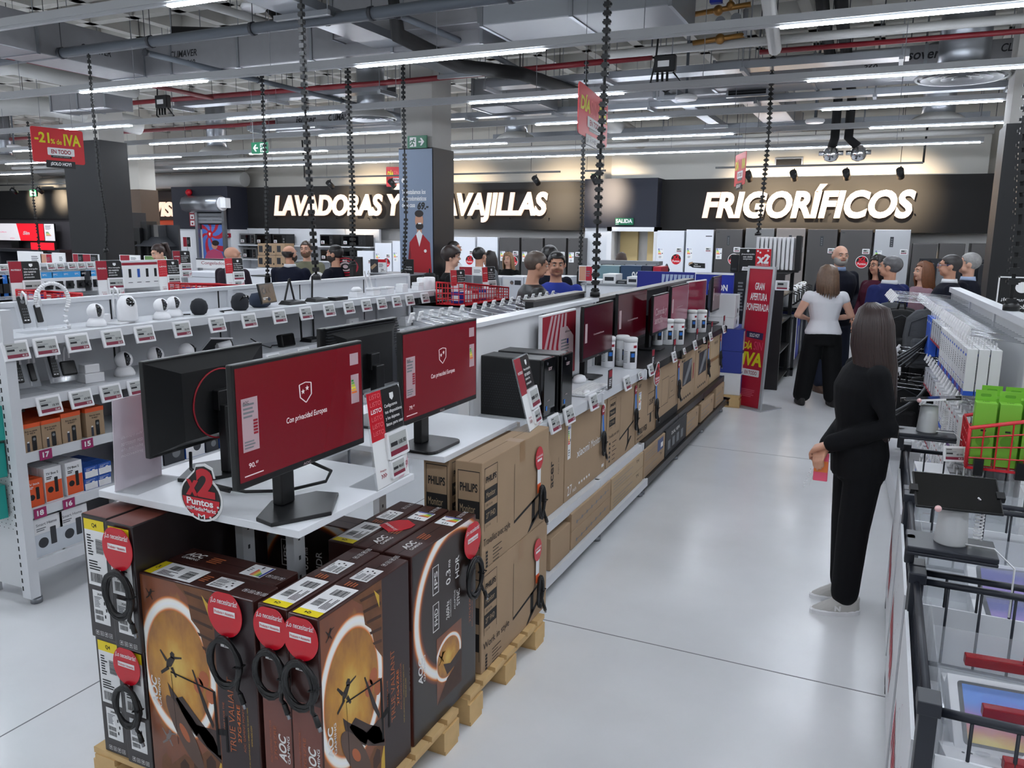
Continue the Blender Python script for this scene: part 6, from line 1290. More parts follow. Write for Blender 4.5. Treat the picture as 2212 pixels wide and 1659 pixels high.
# top row
i = 0; y = .12
cols = []
while y < 2.95:
    if y < 1.25: w, h, cl, nm = .062, .25, (OFFW, PURP if i % 2 else PBL, PBL), 'tall white cable carton'
    elif y < 1.85: w, h, cl, nm = .09, .15, (CLP, PRD, INK), 'clear pack with red foot'
    else: w, h, cl, nm = .075, .28, (PBL, PBL, PAPER), 'blue hanging pack'
    if y < 2.1: hang_box('%s, %s from near end in top row' % (nm, ordw(i)), y, 1.47-h-.04, w, .05, h, cl, 3)
    hook_at(0, y, 1.47, 'chrome hook, %s from the near end in the top row of the wall' % ordw(i)); y += w+.028; i += 1
for r, (z0, zz) in enumerate(((1.1, 'second'), (.76, 'third'), (.47, 'lowest'))):
    y = .14; i = 0
    while y < 2.0:
        if y < .75: w, h, cl, nm = .075, .24, (OFFW, PURP, PRD), 'white boxed charger'
        elif y < 1.3: w, h, cl, nm = .08, .22, (OFFW, PBL, PRD), 'white boxed cable'
        else: w, h, cl, nm = .1, .13, (CLP, PRD, INK), 'clear pack with red foot'
        if r == 2: h *= .6
        hang_box('%s, %s from near end in %s row' % (nm, ordw(i), zz), y, z0-h-.04 if r < 2 else .26, w, .055, h, cl, 3); hook_at(0, y, z0, 'chrome hook, %s from the near end in the %s row of the wall' % (ordw(i), zz)); y += w+.04; i += 1
for i in range(6): hook_at(0, 2.1+.15*i, 1.12-.06*(i % 2), 'empty chrome hook, %s in the far part of the wall, middle height' % ordw(i), 1.7)
for i in range(4): hook_at(0, 2.2+.2*i, .82, 'empty chrome hook, %s in the far part of the wall, low' % ordw(i), 1.7)
for i in range(6): hook_at(0, 2.1+.16*i, 1.5, 'long empty chrome hook, %s above the backpacks' % ordw(i), 1.9)
# curved laptop sleeves
SLV = mat('sleeve_black', (18, 18, 20), .6); SLG = mat('sleeve_grey', (150, 154, 160), .4)
def sleeve(label, y, z, w, h, bend, flip=1):
    t = thing('laptop_sleeve', label, 'laptop sleeve', rg(-.2, y, z), GA, 'curved laptop sleeves on hooks'); n = 10
    for nm, m, wa, wb, th in (('body', SLV, -w/2, w/2, .012), ('grey_edge', SLG, w/2, w/2+.012, .016)):
        g = G(m); vs = []
        for i in range(n+1):
            q = i/n; zz = -h*q; off = -bend*q*q
            for yy_, tt in ((wa, 0), (wb, 0), (wb, th), (wa, th)): vs.append((off*1.0-tt, yy_+flip*.0, zz))
        fs = [(4*i+k, 4*i+(k+1) % 4, 4*i+4+(k+1) % 4, 4*i+4+k) for i in range(n) for k in range(4)]+[(3, 2, 1, 0), (4*n, 4*n+1, 4*n+2, 4*n+3)]; g.add(vs, fs); g.build(nm, t)
    return t
for i in range(5): sleeve('black curved laptop sleeve with grey edge, %s of the upper fan' % ordw(i), 1.98+.045*i, 1.42-.012*i, .03, .36, .34-.045*i)
for i in range(3): sleeve('black curved laptop sleeve with wide grey edge, %s of the lower fan' % ordw(i), 1.98+.05*i, .98, .04, .34, .3-.05*i)
# backpacks
BPK = mat('backpack_black', (15, 15, 17), .85, bump=.3, scale=60); BPG = mat('backpack_grey', (70, 72, 76), .85, bump=.3, scale=60)
def backpack(label, x, y, z, m, rot=0, h=.46):
    t = thing('backpack', label, 'backpack', rg(x, y, z), GA+rot, 'backpacks on the far hooks'); g = G(m)
    prof = [(0, .1), (.03, .15), (.25, .165), (.4, .15), (.46, .09), (.475, .03)]; vs = []; n = 14
    for zz, hw in prof:
        for k in range(n): a = 2*PI*k/n; c, s_ = math.cos(a), math.sin(a); vs.append((hw*math.copysign(abs(c)**.6, c), .09*(hw/.165)**.5*math.copysign(abs(s_)**.6, s_), zz*h/.475))
    fs = [(i*n+k, i*n+(k+1) % n, (i+1)*n+(k+1) % n, (i+1)*n+k) for i in range(len(prof)-1) for k in range(n)]+[tuple(reversed(range(n))), tuple(range((len(prof)-1)*n, len(prof)*n))]; g.smooth = True; g.add(vs, fs); g.smooth = False; g.build('body', t)
    G(m).box(-.11, .11, -.135, -.07, .04, .24).build('front_pocket', t, bev=.025); g = G(DGREY); g.tube([(-.13, -.086, .25), (-.12, -.092, .36), (0, -.088, .42), (.12, -.092, .36), (.13, -.086, .25)], .004, 6); g.build('zip', t)
    g = G(m); g.tube([(-.03, 0, h-.01), (-.02, 0, h+.045), (.02, 0, h+.045), (.03, 0, h-.01)], .009, 6); g.build('handle', t)
    for s_ in (-1, 1): g = G(m); g.tube([(s_*.05, .09, h*.92), (s_*.1, .13, h*.6), (s_*.11, .11, h*.2), (s_*.12, .08, .05)], .018, 6); g.build('strap', t)
backpack('black backpack hanging first in the row, nearest the aisle', -.42, 2.45, .98, BPK); backpack('black backpack hanging behind the first one', -.4, 2.7, .98, BPK); backpack('grey backpack hanging beside the curved sleeves', -.24, 2.3, 1.0, BPG); backpack('dark grey backpack at the far end of the hooks', -.46, 2.92, 1.0, BPG)
backpack('black backpack hanging low in the second row', -.36, 2.4, .4, BPK); backpack('black backpack with tan trim low behind the long-haired woman', -.4, 2.68, .4, BPK, 0, .44); backpack('black backpack hanging low at the far end', -.18, 2.6, .42, BPK)
# stacked small boxes at the foot of the wall
for i in range(9):
    z = .245+.055*i; t = thing('accessory_box', 'white flat accessory box, %s from the bottom of the stack beside the bins' % ordw(i), 'box', rg(-.36+.004*(i % 3), .2, z), GA, 'stack of white accessory boxes'); G(OFFW).box(-.08, .08, -.11, .11, 0, .053).build('carton_body', t, bev=.001); fr = F((-.08, .11, 0), (0, -1, 0), (0, 0, 1)); g = G(PRD if i < 8 else BLUE); g.rect(fr, .1, .014, .15, .04); f2 = F((-.08, -.11, 0), (1, 0, 0), (0, 0, 1)); g.rect(f2, .05, .014, .11, .04); g.build('print', t)
# ------------------------------------------------------------ goods and displays towards the back wall
def face_rect(px0, py0, px1, py1, Y):
    a = ony((px0+px1)/2, py0, Y); b = ony((px0+px1)/2, py1, Y); l = ony(px0, (py0+py1)/2, Y); r = ony(px1, (py0+py1)/2, Y)
    return l.x, r.x, b.z, a.z
def fbox(name, label, cat, rect, Y, depth, m, fn=None, group=None, part='case', floor=False, bev=.004, z0=None):
    x0, x1, zb, zt = face_rect(*rect, Y); zb = z0 if z0 is not None else zb; w, h = x1-x0, zt-zb
    t = thing(name, label, cat, ((x0+x1)/2, Y+depth/2, zb), 0, group); G(m).box(-w/2, w/2, -depth/2, depth/2, 0, h).build(part, t, bev=bev)
    if fn: fn(t, F((-w/2, -depth/2, 0), (1, 0, 0), (0, 0, 1), w, h), w, h)
    return t
def mini_esl(t, fr, x, y, s=.13):
    g = G(OFFW); g.poly(fr, rrect(x, y, x+s, y+s*.75, .01), .012, .012); g.mat(mat('tag_display', (178, 180, 178), .5)); g.rect(fr, x+s*.12, y+s*.1, x+s*.88, y+s*.64, .0125); g.mat(INK); g.rect(fr, x+s*.18, y+s*.4, x+s*.6, y+s*.55, .0135); g.mat(mat('tag_maroon', (128, 28, 56), .5)); g.rect(fr, x+s*.12, y+s*.1, x+s*.88, y+s*.22, .0135); g.build('price_display', t)
def mini_x2(t, fr, x, y, s=.2):
    g = G(PAPER); g.poly(fr, circ(x, y, s*.52, s*.54, 24), .002); g.mat(mat('badge_black', (24, 18, 18), .5)); g.poly(fr, circ(x, y, s*.47, s*.49, 24), .003); g.mat(RED); g.poly(fr, circ(x, y, s*.47, s*.49, 16, PI, 2*PI), .004); g.text(fr, 'x2', x-s*.32, y+s*.02, s*.6, s*.46, l=.005, bold=.05); g.mat(PAPER); g.text(fr, 'Puntos', x-s*.34, y-s*.26, s*.68, s*.2, l=.006); g.build('promo_sticker', t)
# fridges
FY = 18.32
def fridge(label, px0, px1, py, m, feats=(), split=.36, dark=False, zbase=.1):
    x0, x1, _, zt = face_rect(px0, py, px1, 700, FY); w = x1-x0-.025; h = zt-zbase
    t = thing('fridge', label, 'fridge', ((x0+x1)/2, FY+.33, zbase), 0, 'fridges along the back wall'); d = .6
    G(m).box(-w/2, w/2, -d/2+.06, d/2, 0, h).build('cabinet', t, bev=.006)
    G(m).box(-w/2, w/2, -d/2, -d/2+.055, h*split+.008, h).build('upper_door', t, bev=.008); G(m).box(-w/2, w/2, -d/2, -d/2+.055, .02, h*split-.004).build('lower_door', t, bev=.008)
    g = G(BLACKM); g.box(-w/2+.02, w/2-.02, -d/2+.03, -d/2+.058, h*split-.006, h*split+.01); g.box(-w/2+.03, w/2-.03, -d/2+.08, d/2-.05, -zbase, 0); g.build('plinth', t)
    fr = F((-w/2, -d/2, 0), (1, 0, 0), (0, 0, 1), w, h)
    if 'e' in feats: energy_label(t, fr, .03, h*.68, .13, .24)
    if 't' in feats: mini_esl(t, fr, w-.17, h*.76, .14)
    if 'x' in feats: mini_x2(t, fr, w-.16, h*.68, .24)
    if 'd' in feats: g = G(DGREY); g.rect(fr, w*.44, h*.83, w*.54, h*.93, .001); [g.mat(INKG).rect(fr, w*.47, h*(.84+.02*k), w*.51, h*(.85+.02*k), .0016) for k in range(4)]; g.build('control_panel', t)
    if 'l' in feats: g = G(DGREY); g.rect(fr, w*.06, h*.965, w*.14, h*.972, .001); g.build('logo', t)
    if 'b' in feats: g = G(DGREY); g.rect(fr, w*.72, h*.925, w*.95, h*.935, .001); g.build('logo', t)
    if 'n' in feats:
        g = G(BLACK); g.poly(fr, [(w*.15, h*.6), (w*.25, h*.64), (w*.75, h*.635), (w*.76, h*.58), (w*.3, h*.585), (w*.16, h*.61)], .002); g.mat(CARD); g.poly(fr, [(w*.13, h*.61), (w*.28, h*.63), (w*.3, h*.65), (w*.15, h*.64)], .003); g.mat(PAPER); g.text(fr, 'Te lo', w*.36, h*.615, w*.12, h*.014, l=.003); g.text(fr, 'llevamos', w*.34, h*.595, w*.26, h*.016, l=.003); g.build('promo_sticker', t)
    return t
fridge('white fridge with a round x2 sticker, right of the exit door', 1414, 1474, 498, FRW, 'etx')
fridge('white fridge with a black delivery sticker', 1476, 1537, 496, FRW, 'etnb')
fridge('dark grey fridge right of the white fridge with delivery sticker', 1539, 1599, 495, INOXD, 'etxdl')
fridge('grey fridge behind the red x2 promotion panel', 1603, 1667, 493, INOX, '')
fridge('warm grey fridge with narrow dark control panel', 1669, 1734, 493, mat('inox_warm', (150, 142, 138), .34, .7), 'etd')
fridge('dark grey fridge with small square display behind the bearded man', 1736, 1803, 495, INOXD, 'td')
fridge('dark grey fridge with round x2 sticker right of the bearded man', 1806, 1878, 496, INOXD, 'etxl')
fridge('tall light steel fridge behind the blue suited man', 1880, 1960, 496, mat('inox_light', (190, 192, 196), .3, .5), 'etd')
fridge('lower dark fridge, first right of the tall light steel one', 1962, 2018, 526, INOXD, '', .5); fridge('lower dark fridge, second right of the tall light steel one', 2020, 2078, 526, INOXD, '', .5); fridge('lower dark fridge with small red sticker at the right end', 2088, 2144, 526, INOXD, '', .5)
fridge('white fridge with x2 sticker, first right of the poster column', 964, 1026, 512, FRW, 'etx'); fridge('white fridge, second right of the poster column', 1028, 1074, 512, FRW, 'et')
fridge('dark steel fridge with black corner sticker behind the blonde woman', 1076, 1121, 513, INOXD, 'etx'); fridge('dark steel fridge, fourth right of the poster column', 1123, 1171, 514, INOXD, 'etl')
fridge('dark steel fridge, fifth right of the poster column', 1173, 1221, 514, INOXD, 'et'); fridge('dark steel fridge nearest to the exit door', 1223, 1256, 514, INOXD, 'etl')
fridge('small white fridge with round x2 sticker, left of the poster column', 809, 846, 525, FRW, 'etx', .3); fridge('small white fridge directly left of the poster column', 847, 888, 521, FRW, 'et', .3); fridge('low white fridge left of the two small white fridges', 771, 807, 542, FRW, 'et', .3)
# exit signs and wall letters
def wall_letters(label, txt, x0, x1, z0, z1, Y):
    t = thing('illuminated_letters', label, 'sign', (x0, Y, z0)); g = G(LETTER); g.text(F((0, 0, 0), (1, 0, 0), (0, 0, 1)), txt, 0, 0, x1-x0, z1-z0, l=.06, bold=.04, shear=.18, th=.05); g.build('lettering', t)
    g = G(BLACK); [g.box(a, a+.02, -.012, .075, .1, .12) for a in [(x1-x0)*k/8 for k in range(9)]]; g.build('mounting_pin', t)
def px_letters(label, txt, r, Y=18.93): x0, x1, z0, z1 = face_rect(*r, Y); wall_letters(label, txt, x0, x1, z0, z1, Y)
px_letters('backlit cream sign FRIGORIFICOS on the black band at the right', 'FRIGORÍFICOS', (1519, 398, 1977, 472)); px_letters('backlit cream sign LAVADORAS Y LAVAVAJILLAS on the black band', 'LAVADORAS Y LAVAVAJILLAS', (594, 418, 1184, 480)); px_letters('backlit cream sign TELEVISIONES partly behind the small brown column', 'TELEVISIONES', (266, 436, 470, 468), 19.53)
def exit_sign(label, r, Y, kind, hang=0):
    x0, x1, z0, z1 = face_rect(*r, Y); w, h = x1-x0, z1-z0; t = thing('exit_sign', label, 'sign', ((x0+x1)/2, Y, z0), 0, 'green exit signs'); G(GREEN).box(-w/2, w/2, 0, .03, 0, h).build('panel', t); fr = F((-w/2, 0, 0), (1, 0, 0), (0, 0, 1)); g = G(PAPER)
    if kind == 'SALIDA': g.text(fr, 'SALIDA', w*.03, h*.28, w*.92, h*.58, bold=.04); g.rect(fr, w*.03, h*.08, w*.2, h*.14)
    elif kind == 'E': g.text(fr, 'SALIDA DE', w*.12, h*.56, w*.76, h*.28); g.text(fr, 'EMERGENCIA', w*.08, h*.16, w*.84, h*.26)
    else:
        m_ = 1 if kind == 'R' else -1; ax = w*.72 if kind == 'R' else w*.28; mx_ = w*.28 if kind == 'R' else w*.72; P = lambda pts, c: [(c+m_*a*h*.5, h*.5+b*h*.5) for a, b in pts]
        g.poly(fr, P([(-.5, .12), (.1, .12), (-.2, .6), (.12, .6), (.62, 0), (.12, -.6), (-.2, -.6), (.1, -.12), (-.5, -.12)] if m_ > 0 else [(-.5, -.12), (.1, -.12), (-.2, -.6), (.12, -.6), (.62, 0), (.12, .6), (-.2, .6), (.1, .12), (-.5, .12)], ax))
        g.rect(fr, mx_-h*.28, h*.12, mx_+h*.34, h*.88); g.mat(GREEN); g.poly(fr, circ(mx_+m_*h*.12, h*.72, h*.075, n=12), .003)
        for a, b, c, d in ((.05, .66, -.06, .4), (-.06, .42, .12, .32), (.12, .34, .08, .15), (-.06, .42, -.16, .26), (-.16, .28, -.3, .24), (.06, .6, .24, .52), (.04, .62, -.16, .6), (-.16, .6, -.24, .46)):
            p, q = Vector((mx_+m_*a*h, b*h)), Vector((mx_+m_*c*h, d*h)); n = Vector((-(q-p).y, (q-p).x)).normalized()*h*.045; pts = [p+n, p-n, q-n, q+n]; g.poly(fr, pts if m_ > 0 else pts, .003)
    g.build('pictogram', t)
    if hang: g = G(GREYM); [g.cyl((a, .015, h), (a, .015, 5.46-z0), .004, n=4) for a in (-w*.4, w*.4)]; g.build('suspension_wire', t)
exit_sign('green SALIDA sign above the exit doorway', (1329, 471, 1368, 486), 18.58, 'SALIDA')
exit_sign('green exit sign with right arrow on the poster column', (880, 293, 921, 320), 10.9, 'R')
exit_sign('green exit sign with left arrow hanging left of the black chain', (543, 307, 577, 332), 10.2, 'L', 1)
exit_sign('tiny green exit sign high on the back wall near the exit', (1276, 375, 1291, 391), 19.3, 'R'); exit_sign('small green exit sign at the far left wall', (64, 410, 78, 424), 18.35, 'R')
# poster column
def column_poster():
    x0, x1, z0, z1 = -7.04, -6.44, .05, 3.28; t = thing('column_poster', 'tall column poster of a bearded worker in red overalls', 'poster', (x0, 10.94, z0)); w, h = x1-x0, z1-z0; G(mat('poster_sky', (124, 138, 160), .5)).box(0, w, -.008, 0, 0, h).build('sheet', t); fr = F((0, -.008, 0), (1, 0, 0), (0, 0, 1)); g = G(PAPER)
    for k, s_ in enumerate(('Te instalamos los', 'electrodomésticos', 'de tu casa')): g.text(fr, s_, w*.08, h*.79-k*.1, w*(.72, .74, .4)[k], .07, shear=.1, bold=.02)
    g.mat(BLACK); g.text(fr, '69.-', w*.55, h*.79-.24, w*.34, .12, shear=.15, bold=.05); g.mat(PAPER); g.poly(fr, circ(w*.14, h*.855, .04)); g.build('lettering', t)
    U = mat('overall_red', (168, 20, 34), .6); g = G(U); P = lambda a: [(x*w, y*h) for x, y in a]
    g.poly(fr, P([(.3, .56), (.5, .6), (.7, .6), (.92, .56), (.97, .42), (.9, .36), (.95, .3), (.98, .05), (.74, .05), (.66, .25), (.58, .05), (.3, .05), (.28, .3), (.3, .37), (.22, .42)]), .002)
    g.mat(mat('overall_dark', (120, 12, 26), .6)); g.poly(fr, P([(.22, .42), (.3, .56), (.34, .5), (.3, .4), (.2, .36)]), .003); g.poly(fr, P([(.6, .3), (.64, .3), (.68, .06), (.64, .06)]), .003); g.mat(PAPER); g.poly(fr, P([(.5, .6), (.6, .54), (.7, .6), (.6, .62)]), .003); g.poly(fr, circ(w*.78, h*.52, .025), .003)
    g.mat(SKIN); g.poly(fr, circ(w*.6, h*.665, .075, .12, 20), .003); g.poly(fr, P([(.52, .65), (.68, .65), (.68, .59), (.54, .59)]), .0025); g.mat(SIL); g.poly(fr, circ(w*.6, h*.698, .08, .055, 16), .0035); g.poly(fr, circ(w*.61, h*.638, .07, .055, 16), .0035); g.mat(PAPER); g.rect(fr, w*.57, h*.648, w*.67, h*.655, .0045); g.mat(SKIN); g.poly(fr, P([(.18, .38), (.26, .38), (.24, .33), (.17, .34)]), .004); g.poly(fr, P([(.9, .37), (.97, .37), (.97, .32), (.9, .33)]), .004)
    g.mat(BLACK); g.poly(fr, P([(.02, .28), (.2, .34), (.22, .2), (.05, .05)]), .002); g.mat(mat('poster_leaf', (60, 84, 50), .7)); [g.poly(fr, circ(w*(.03+.05*(k % 3)), h*(.34+.02*k), .04, .03, 9), .002) for k in range(6)]; g.build('printed_figure', t)
column_poster()
# shutter door and its fittings
t = thing('roller_shutter', 'galvanised roller shutter drum above the emergency door', 'shutter', (-18.95, 18.0, 2.45)); x0, x1, z0, z1 = face_rect(401, 423, 478, 447, 18.0); cx_ = (x0+x1)/2; t.location.x = cx_; W = x1-x0
g = G(STEEL); g.lathe([(.24, -W/2), (.24, W/2)], (0, 0, .34), n=8, axis=(1, 0, 0)); g.build('drum_case', t); g = G(OFFW); g.cyl((W/2, 0, .34), (W/2+.06, 0, .34), .2, n=16); g.box(W/2+.06, W/2+.25, -.1, .1, .22, .5); g.build('motor', t)
g = G(STEEL); g.box(-W/2+.3, -W/2+.4, .02, .12, -2.4, .2); g.box(W/2-.05, W/2+.05, .02, .12, -2.4, .2); g.build('guide_rail', t); g = G(GREYM); [g.box(-W/2+.4, W/2-.05, .06, .08, -.02-.1*k, .07-.1*k) for k in range(3)]; g.build('curtain', t)
exit_sign('green SALIDA DE EMERGENCIA sign above the poster door', (445, 471, 461, 482), 18.1, 'E')
def swirl_poster(name, label, cat, rect, Y, cols, fig=True):
    t = fbox(name, label, cat, rect, Y, .03, mat(*cols[0]), None, None, 'sheet'); w, h = t.children[0].dimensions[0], t.children[0].dimensions[2]; x0, x1, zb, zt = face_rect(*rect, Y); w, h = x1-x0, zt-zb; fr = F((-w/2, -.015, 0), (1, 0, 0), (0, 0, 1)); c = (w*.36, h*.72); g = G(mat(*cols[1])); R = max(w, h)
    clip = lambda x, y: (min(max(x, .0), w), min(max(y, 0), h))
    for k in range(7):
        a0 = 2*PI*k/7; pts = []
        for i in range(9): r = R*.9*i/8; a = a0+1.3*i/8; pts.append(clip(c[0]+r*math.cos(a), c[1]+r*math.sin(a)))
        for i in range(8, -1, -1): r = R*.9*i/8; a = a0+.35+1.3*i/8; pts.append(clip(c[0]+r*math.cos(a), c[1]+r*math.sin(a)))
        for i in range(8): g.poly(fr, [pts[i], pts[i+1], pts[16-i], pts[17-i]], .001)
    g.mat(RED); g.poly(fr, circ(*c, min(w, h)*.14), .002); g.mat(PAPER); g.poly(fr, [(c[0]-.05*w, c[1]), (c[0]-.04*w, c[1]+.05*h), (c[0]+.05*w, c[1]+.04*h), (c[0], c[1]-.06*h)], .003)
    if fig: g.mat(SKIN); g.poly(fr, circ(w*.55, h*.4, w*.14, h*.11), .003); g.mat(SIL); g.poly(fr, circ(w*.6, h*.47, w*.17, h*.08), .0035); g.mat(mat('fig_pink', (190, 70, 110), .6)); g.poly(fr, [(w*.05, 0), (w*.2, h*.22), (w*.5, h*.3), (w*.85, h*.22), (w*.98, 0)], .0025)
    g.build('printed_swirl', t); return t
swirl_poster('door_poster', 'poster with red and blue swirl on the emergency door', 'poster', (438, 485, 484, 560), 18.14, (('swirl_blue', (84, 120, 200), .5), ('swirl_red', (190, 30, 56), .5)))
t = thing('alarm_beacon', 'red alarm dome on the dark wall above the shutter', 'alarm', ony(410, 416, 18.17)); g = G(RED); g.lathe([(.1, 0), (.1, .06), (.06, .12), (.001, .14)], n=16, axis=(0, -1, 0)); g.build('dome', t)
fbox('info_panel', 'narrow red and white instruction panel left of the shutter', 'sign', (409, 448, 421, 489), 18.16, .03, DRED, lambda t, fr, w, h: (lambda g: ([g.rect(fr, w*.15, h*(.05+.33*k), w*.85, h*(.3+.33*k)) for k in range(3)], g.mat(DRED), [g.rect(fr, w*.35, h*(.1+.33*k), w*.65, h*(.2+.33*k), .002) for k in range(3)], g.build('print', t)))(G(PAPER)))
fbox('call_point', 'red alarm box on the white wall right of the shutter', 'alarm', (488, 504, 496, 513), 18.2, .06, DRED, lambda t, fr, w, h: G(PAPER).rect(fr, w*.3, h*.3, w*.7, h*.6).build('plate', t))
# microwave shelving
x0, x1, zz0, zz1 = face_rect(513, 500, 800, 560, 18.5)
t = thing('shelving_unit', 'white wall shelving with ovens under the washing machine sign', 'shelving', (x0, 18.5, 0)); W = x1-x0; G(WHITE).box(0, W, .5, .53, 0, 2.1).build('back_panel', t)
for z in (.35, .78, 1.2, 1.62): G(WHITE).box(0, W, 0, .5, z-.03, z).build('shelf', t)
for k in range(5): G(WHITE).box(W*k/4-.02 if k else 0, W*k/4+.02 if k < 4 else W, .44, .5, 0, 2.1).build('upright', t)
def microwave(label, px0, px1, z, m, h=.32, Y=18.54):
    l, r = ony(px0, 530, Y).x, ony(px1, 530, Y).x; w = r-l-.02; t = thing('microwave_oven', label, 'microwave', ((l+r)/2, Y+.2, z), 0, 'microwave ovens on the wall shelving'); G(m).box(-w/2, w/2, -.18, .2, 0, h).build('case', t, bev=.006); fr = F((-w/2, -.18, 0), (1, 0, 0), (0, 0, 1)); g = G(GLOSSB); g.rect(fr, w*.08, h*.12, w*.7, h*.88, .002); g.build('door_window', t); g = G(BLACK); g.rect(fr, w*.74, h*.12, w*.94, h*.88, .002); g.mat(CHROME); g.poly(fr, circ(w*.84, h*.3, .03), .01); g.poly(fr, circ(w*.84, h*.55, .03), .01); g.build('control_panel', t); mini_esl(t, fr, w*.1, h*.2, .11); return t
for l, a, b, z, m in (('steel microwave at the left end of the upper wall shelf', 517, 551, 1.621, INOX), ('black microwave, second from the left on the upper wall shelf', 552, 585, 1.621, BLACK), ('low black oven, third from the left on the upper wall shelf', 588, 618, 1.621, BLACK), ('dark microwave behind the man in the green polo', 690, 720, 1.621, BLACK), ('large black oven with knobs right of the dark chain', 736, 790, 1.621, BLACK), ('steel microwave at the left end of the second wall shelf', 521, 553, 1.201, INOX), ('dark microwave on the second wall shelf behind the profile man', 690, 725, 1.201, BLACK), ('black oven at the right end of the second wall shelf', 730, 765, 1.201, BLACK)): microwave(l, a, b, z, m)
for i in range(6):
    r, c = divmod(i, 3); px_ = 557+19.5*c; fbox('appliance_carton', 'brown appliance carton, %s in the %s row of the wrapped stack' % (ordw(c), ('lower', 'upper')[r]), 'box', (px_, 552-26*r, px_+19, 577-26*r), 17.6, .4, CARD, lambda t, fr, w, h: (lambda g: (g.rect(fr, w*.12, h*.25, w*.55, h*.8), g.mat(BOXART), g.rect(fr, w*.7, h*.2, w*.85, h*.35), g.build('print', t)))(G(KRA)), 'stack of appliance cartons', 'carton_body')
p = ony(557, 578, 17.6); q = ony(616, 578, 17.6); t = thing('display_plinth', 'white plinth under the stack of appliance cartons', 'plinth', ((p.x+q.x)/2, 17.85, 0)); G(WHITE2).box(-(q.x-p.x)/2, (q.x-p.x)/2, -.3, .3, 0, p.z-.002).build('body', t)
# televisions at the far left
def tv(label, r, Y, kind, z=None):
    def fn(t, fr, w, h):
        g = G(SCW if kind != 'red' else mat('tv_red', (230, 24, 40), .3, emit=.6)); g.rect(fr, w*.015, h*.02, w*.985, h*.98, .001)
        if kind == 'ad': g.mat(mat('tv_red', (230, 24, 40), .3, emit=.6)); g.poly(fr, [(w*.62, h*.02), (w*.985, h*.02), (w*.985, h*.98), (w*.56, h*.98)], .002); g.mat(PAPER); g.text(fr, 'Sin', w*.68, h*.35, w*.14, h*.2, l=.003, shear=.2, bold=.04); g.mat(mat('tv_pink', (220, 120, 150), .4, emit=.3)); g.rect(fr, w*.02, h*.45, w*.08, h*.55, .002); g.text(fr, 'miMediaMarkt', w*.12, h*.46, w*.22, h*.07, l=.002); g.text(fr, 'VISA', w*.4, h*.1, w*.1, h*.08, l=.002)
        if kind == 'spec': lines(g, fr, w*.1, h*.65, w*.7, h*.25, 4, INKG); [g.mat(ENC[k]).rect(fr, w*.15, h*(.5-.04*k), w*(.4+.05*k), h*(.53-.04*k), .002) for k in range(6)]
        g.build('screen', t); G(BLACK).box(-.2, .2, -.04, .1, -max(.1, (ony(r[0], r[3], Y).z-(1.35 if Y > 18 else 0))), .0).build('stand', t)
    return fbox('television', label, 'television', r, Y, .06, BLACK, fn, 'televisions on the left wall', 'frame', z0=z)
tv('wide television showing a white and red card advert', (0-20, 482, 83, 520), 18.2, 'ad'); tv('television with spec sheet, right of the wide advert', (84, 483, 95, 520), 18.2, 'red'); tv('television with white spec sheet beside the dark column', (96, 483, 118, 521), 18.2, 'spec'); tv('low television showing red picture behind the far left tables', (66, 524, 118, 540), 17.6, 'red'); tv('low white television screen right of the dark column', (255, 532, 306, 548), 16.4, 'ad')
t = thing('television_bench', 'dark bench carrying the televisions at the far left', 'table', (-26.8, 17.95, 0)); G(KRA).box(-4, 2.4, -.35, .4, 1.25, 1.35).build('bench_top', t); [G(KRA).box(x, x+.1, -.3, .35, 0, 1.25).build('leg', t) for x in (-3.9, -.8, 2.2)]
# cooker hoods and dark units
fbox('oven_display', 'black built-in oven display block left of the long haired woman', 'oven', (236, 492, 302, 535), 13.6, .6, BLACK, lambda t, fr, w, h: (G(GLOSSB).rect(fr, w*.1, h*.1, w*.9, h*.85, .002).build('door_window', t), mini_esl(t, fr, w*.76, h*.4, .14)), None, 'case', z0=0)
fbox('oven_display', 'taller black kitchen block behind the oven display', 'oven', (232, 459, 280, 490), 14.4, .5, mat('unit_dark', (30, 31, 35), .5), lambda t, fr, w, h: G(KRA).rect(fr, w*.1, h*.8, w*.3, h*.9, .002).build('vent', t), None, 'case', z0=0)
t = thing('cooker_hood', 'dark cooker hood with steel chimney on a display wall', 'cooker hood', ony(336, 532, 13.8)); g = G(KRA); g.add([(-.45, -.25, 0), (.45, -.25, 0), (.45, .25, 0), (-.45, .25, 0), (-.12, .0, .22), (.12, .0, .22), (.12, .25, .22), (-.12, .25, .22)], [(3, 2, 1, 0), (4, 5, 6, 7), (0, 1, 5, 4), (1, 2, 6, 5), (2, 3, 7, 6), (3, 0, 4, 7)]); g.build('canopy', t); G(CHROME).box(-.12, .12, 0, .24, .22, .5).build('chimney', t); G(KRA).box(-.5, .5, .25, .3, -t.location.z, .5).build('support_panel', t)
fbox('range_hood_side', 'black slanted hood side panel beside the steel chimney', 'cooker hood', (305, 478, 318, 535), 13.7, .3, BLACK, lambda t, fr, w, h: G(DGREY).rect(fr, w*.2, h*.1, w*.8, h*.14, .002).build('trim_line', t), z0=0)
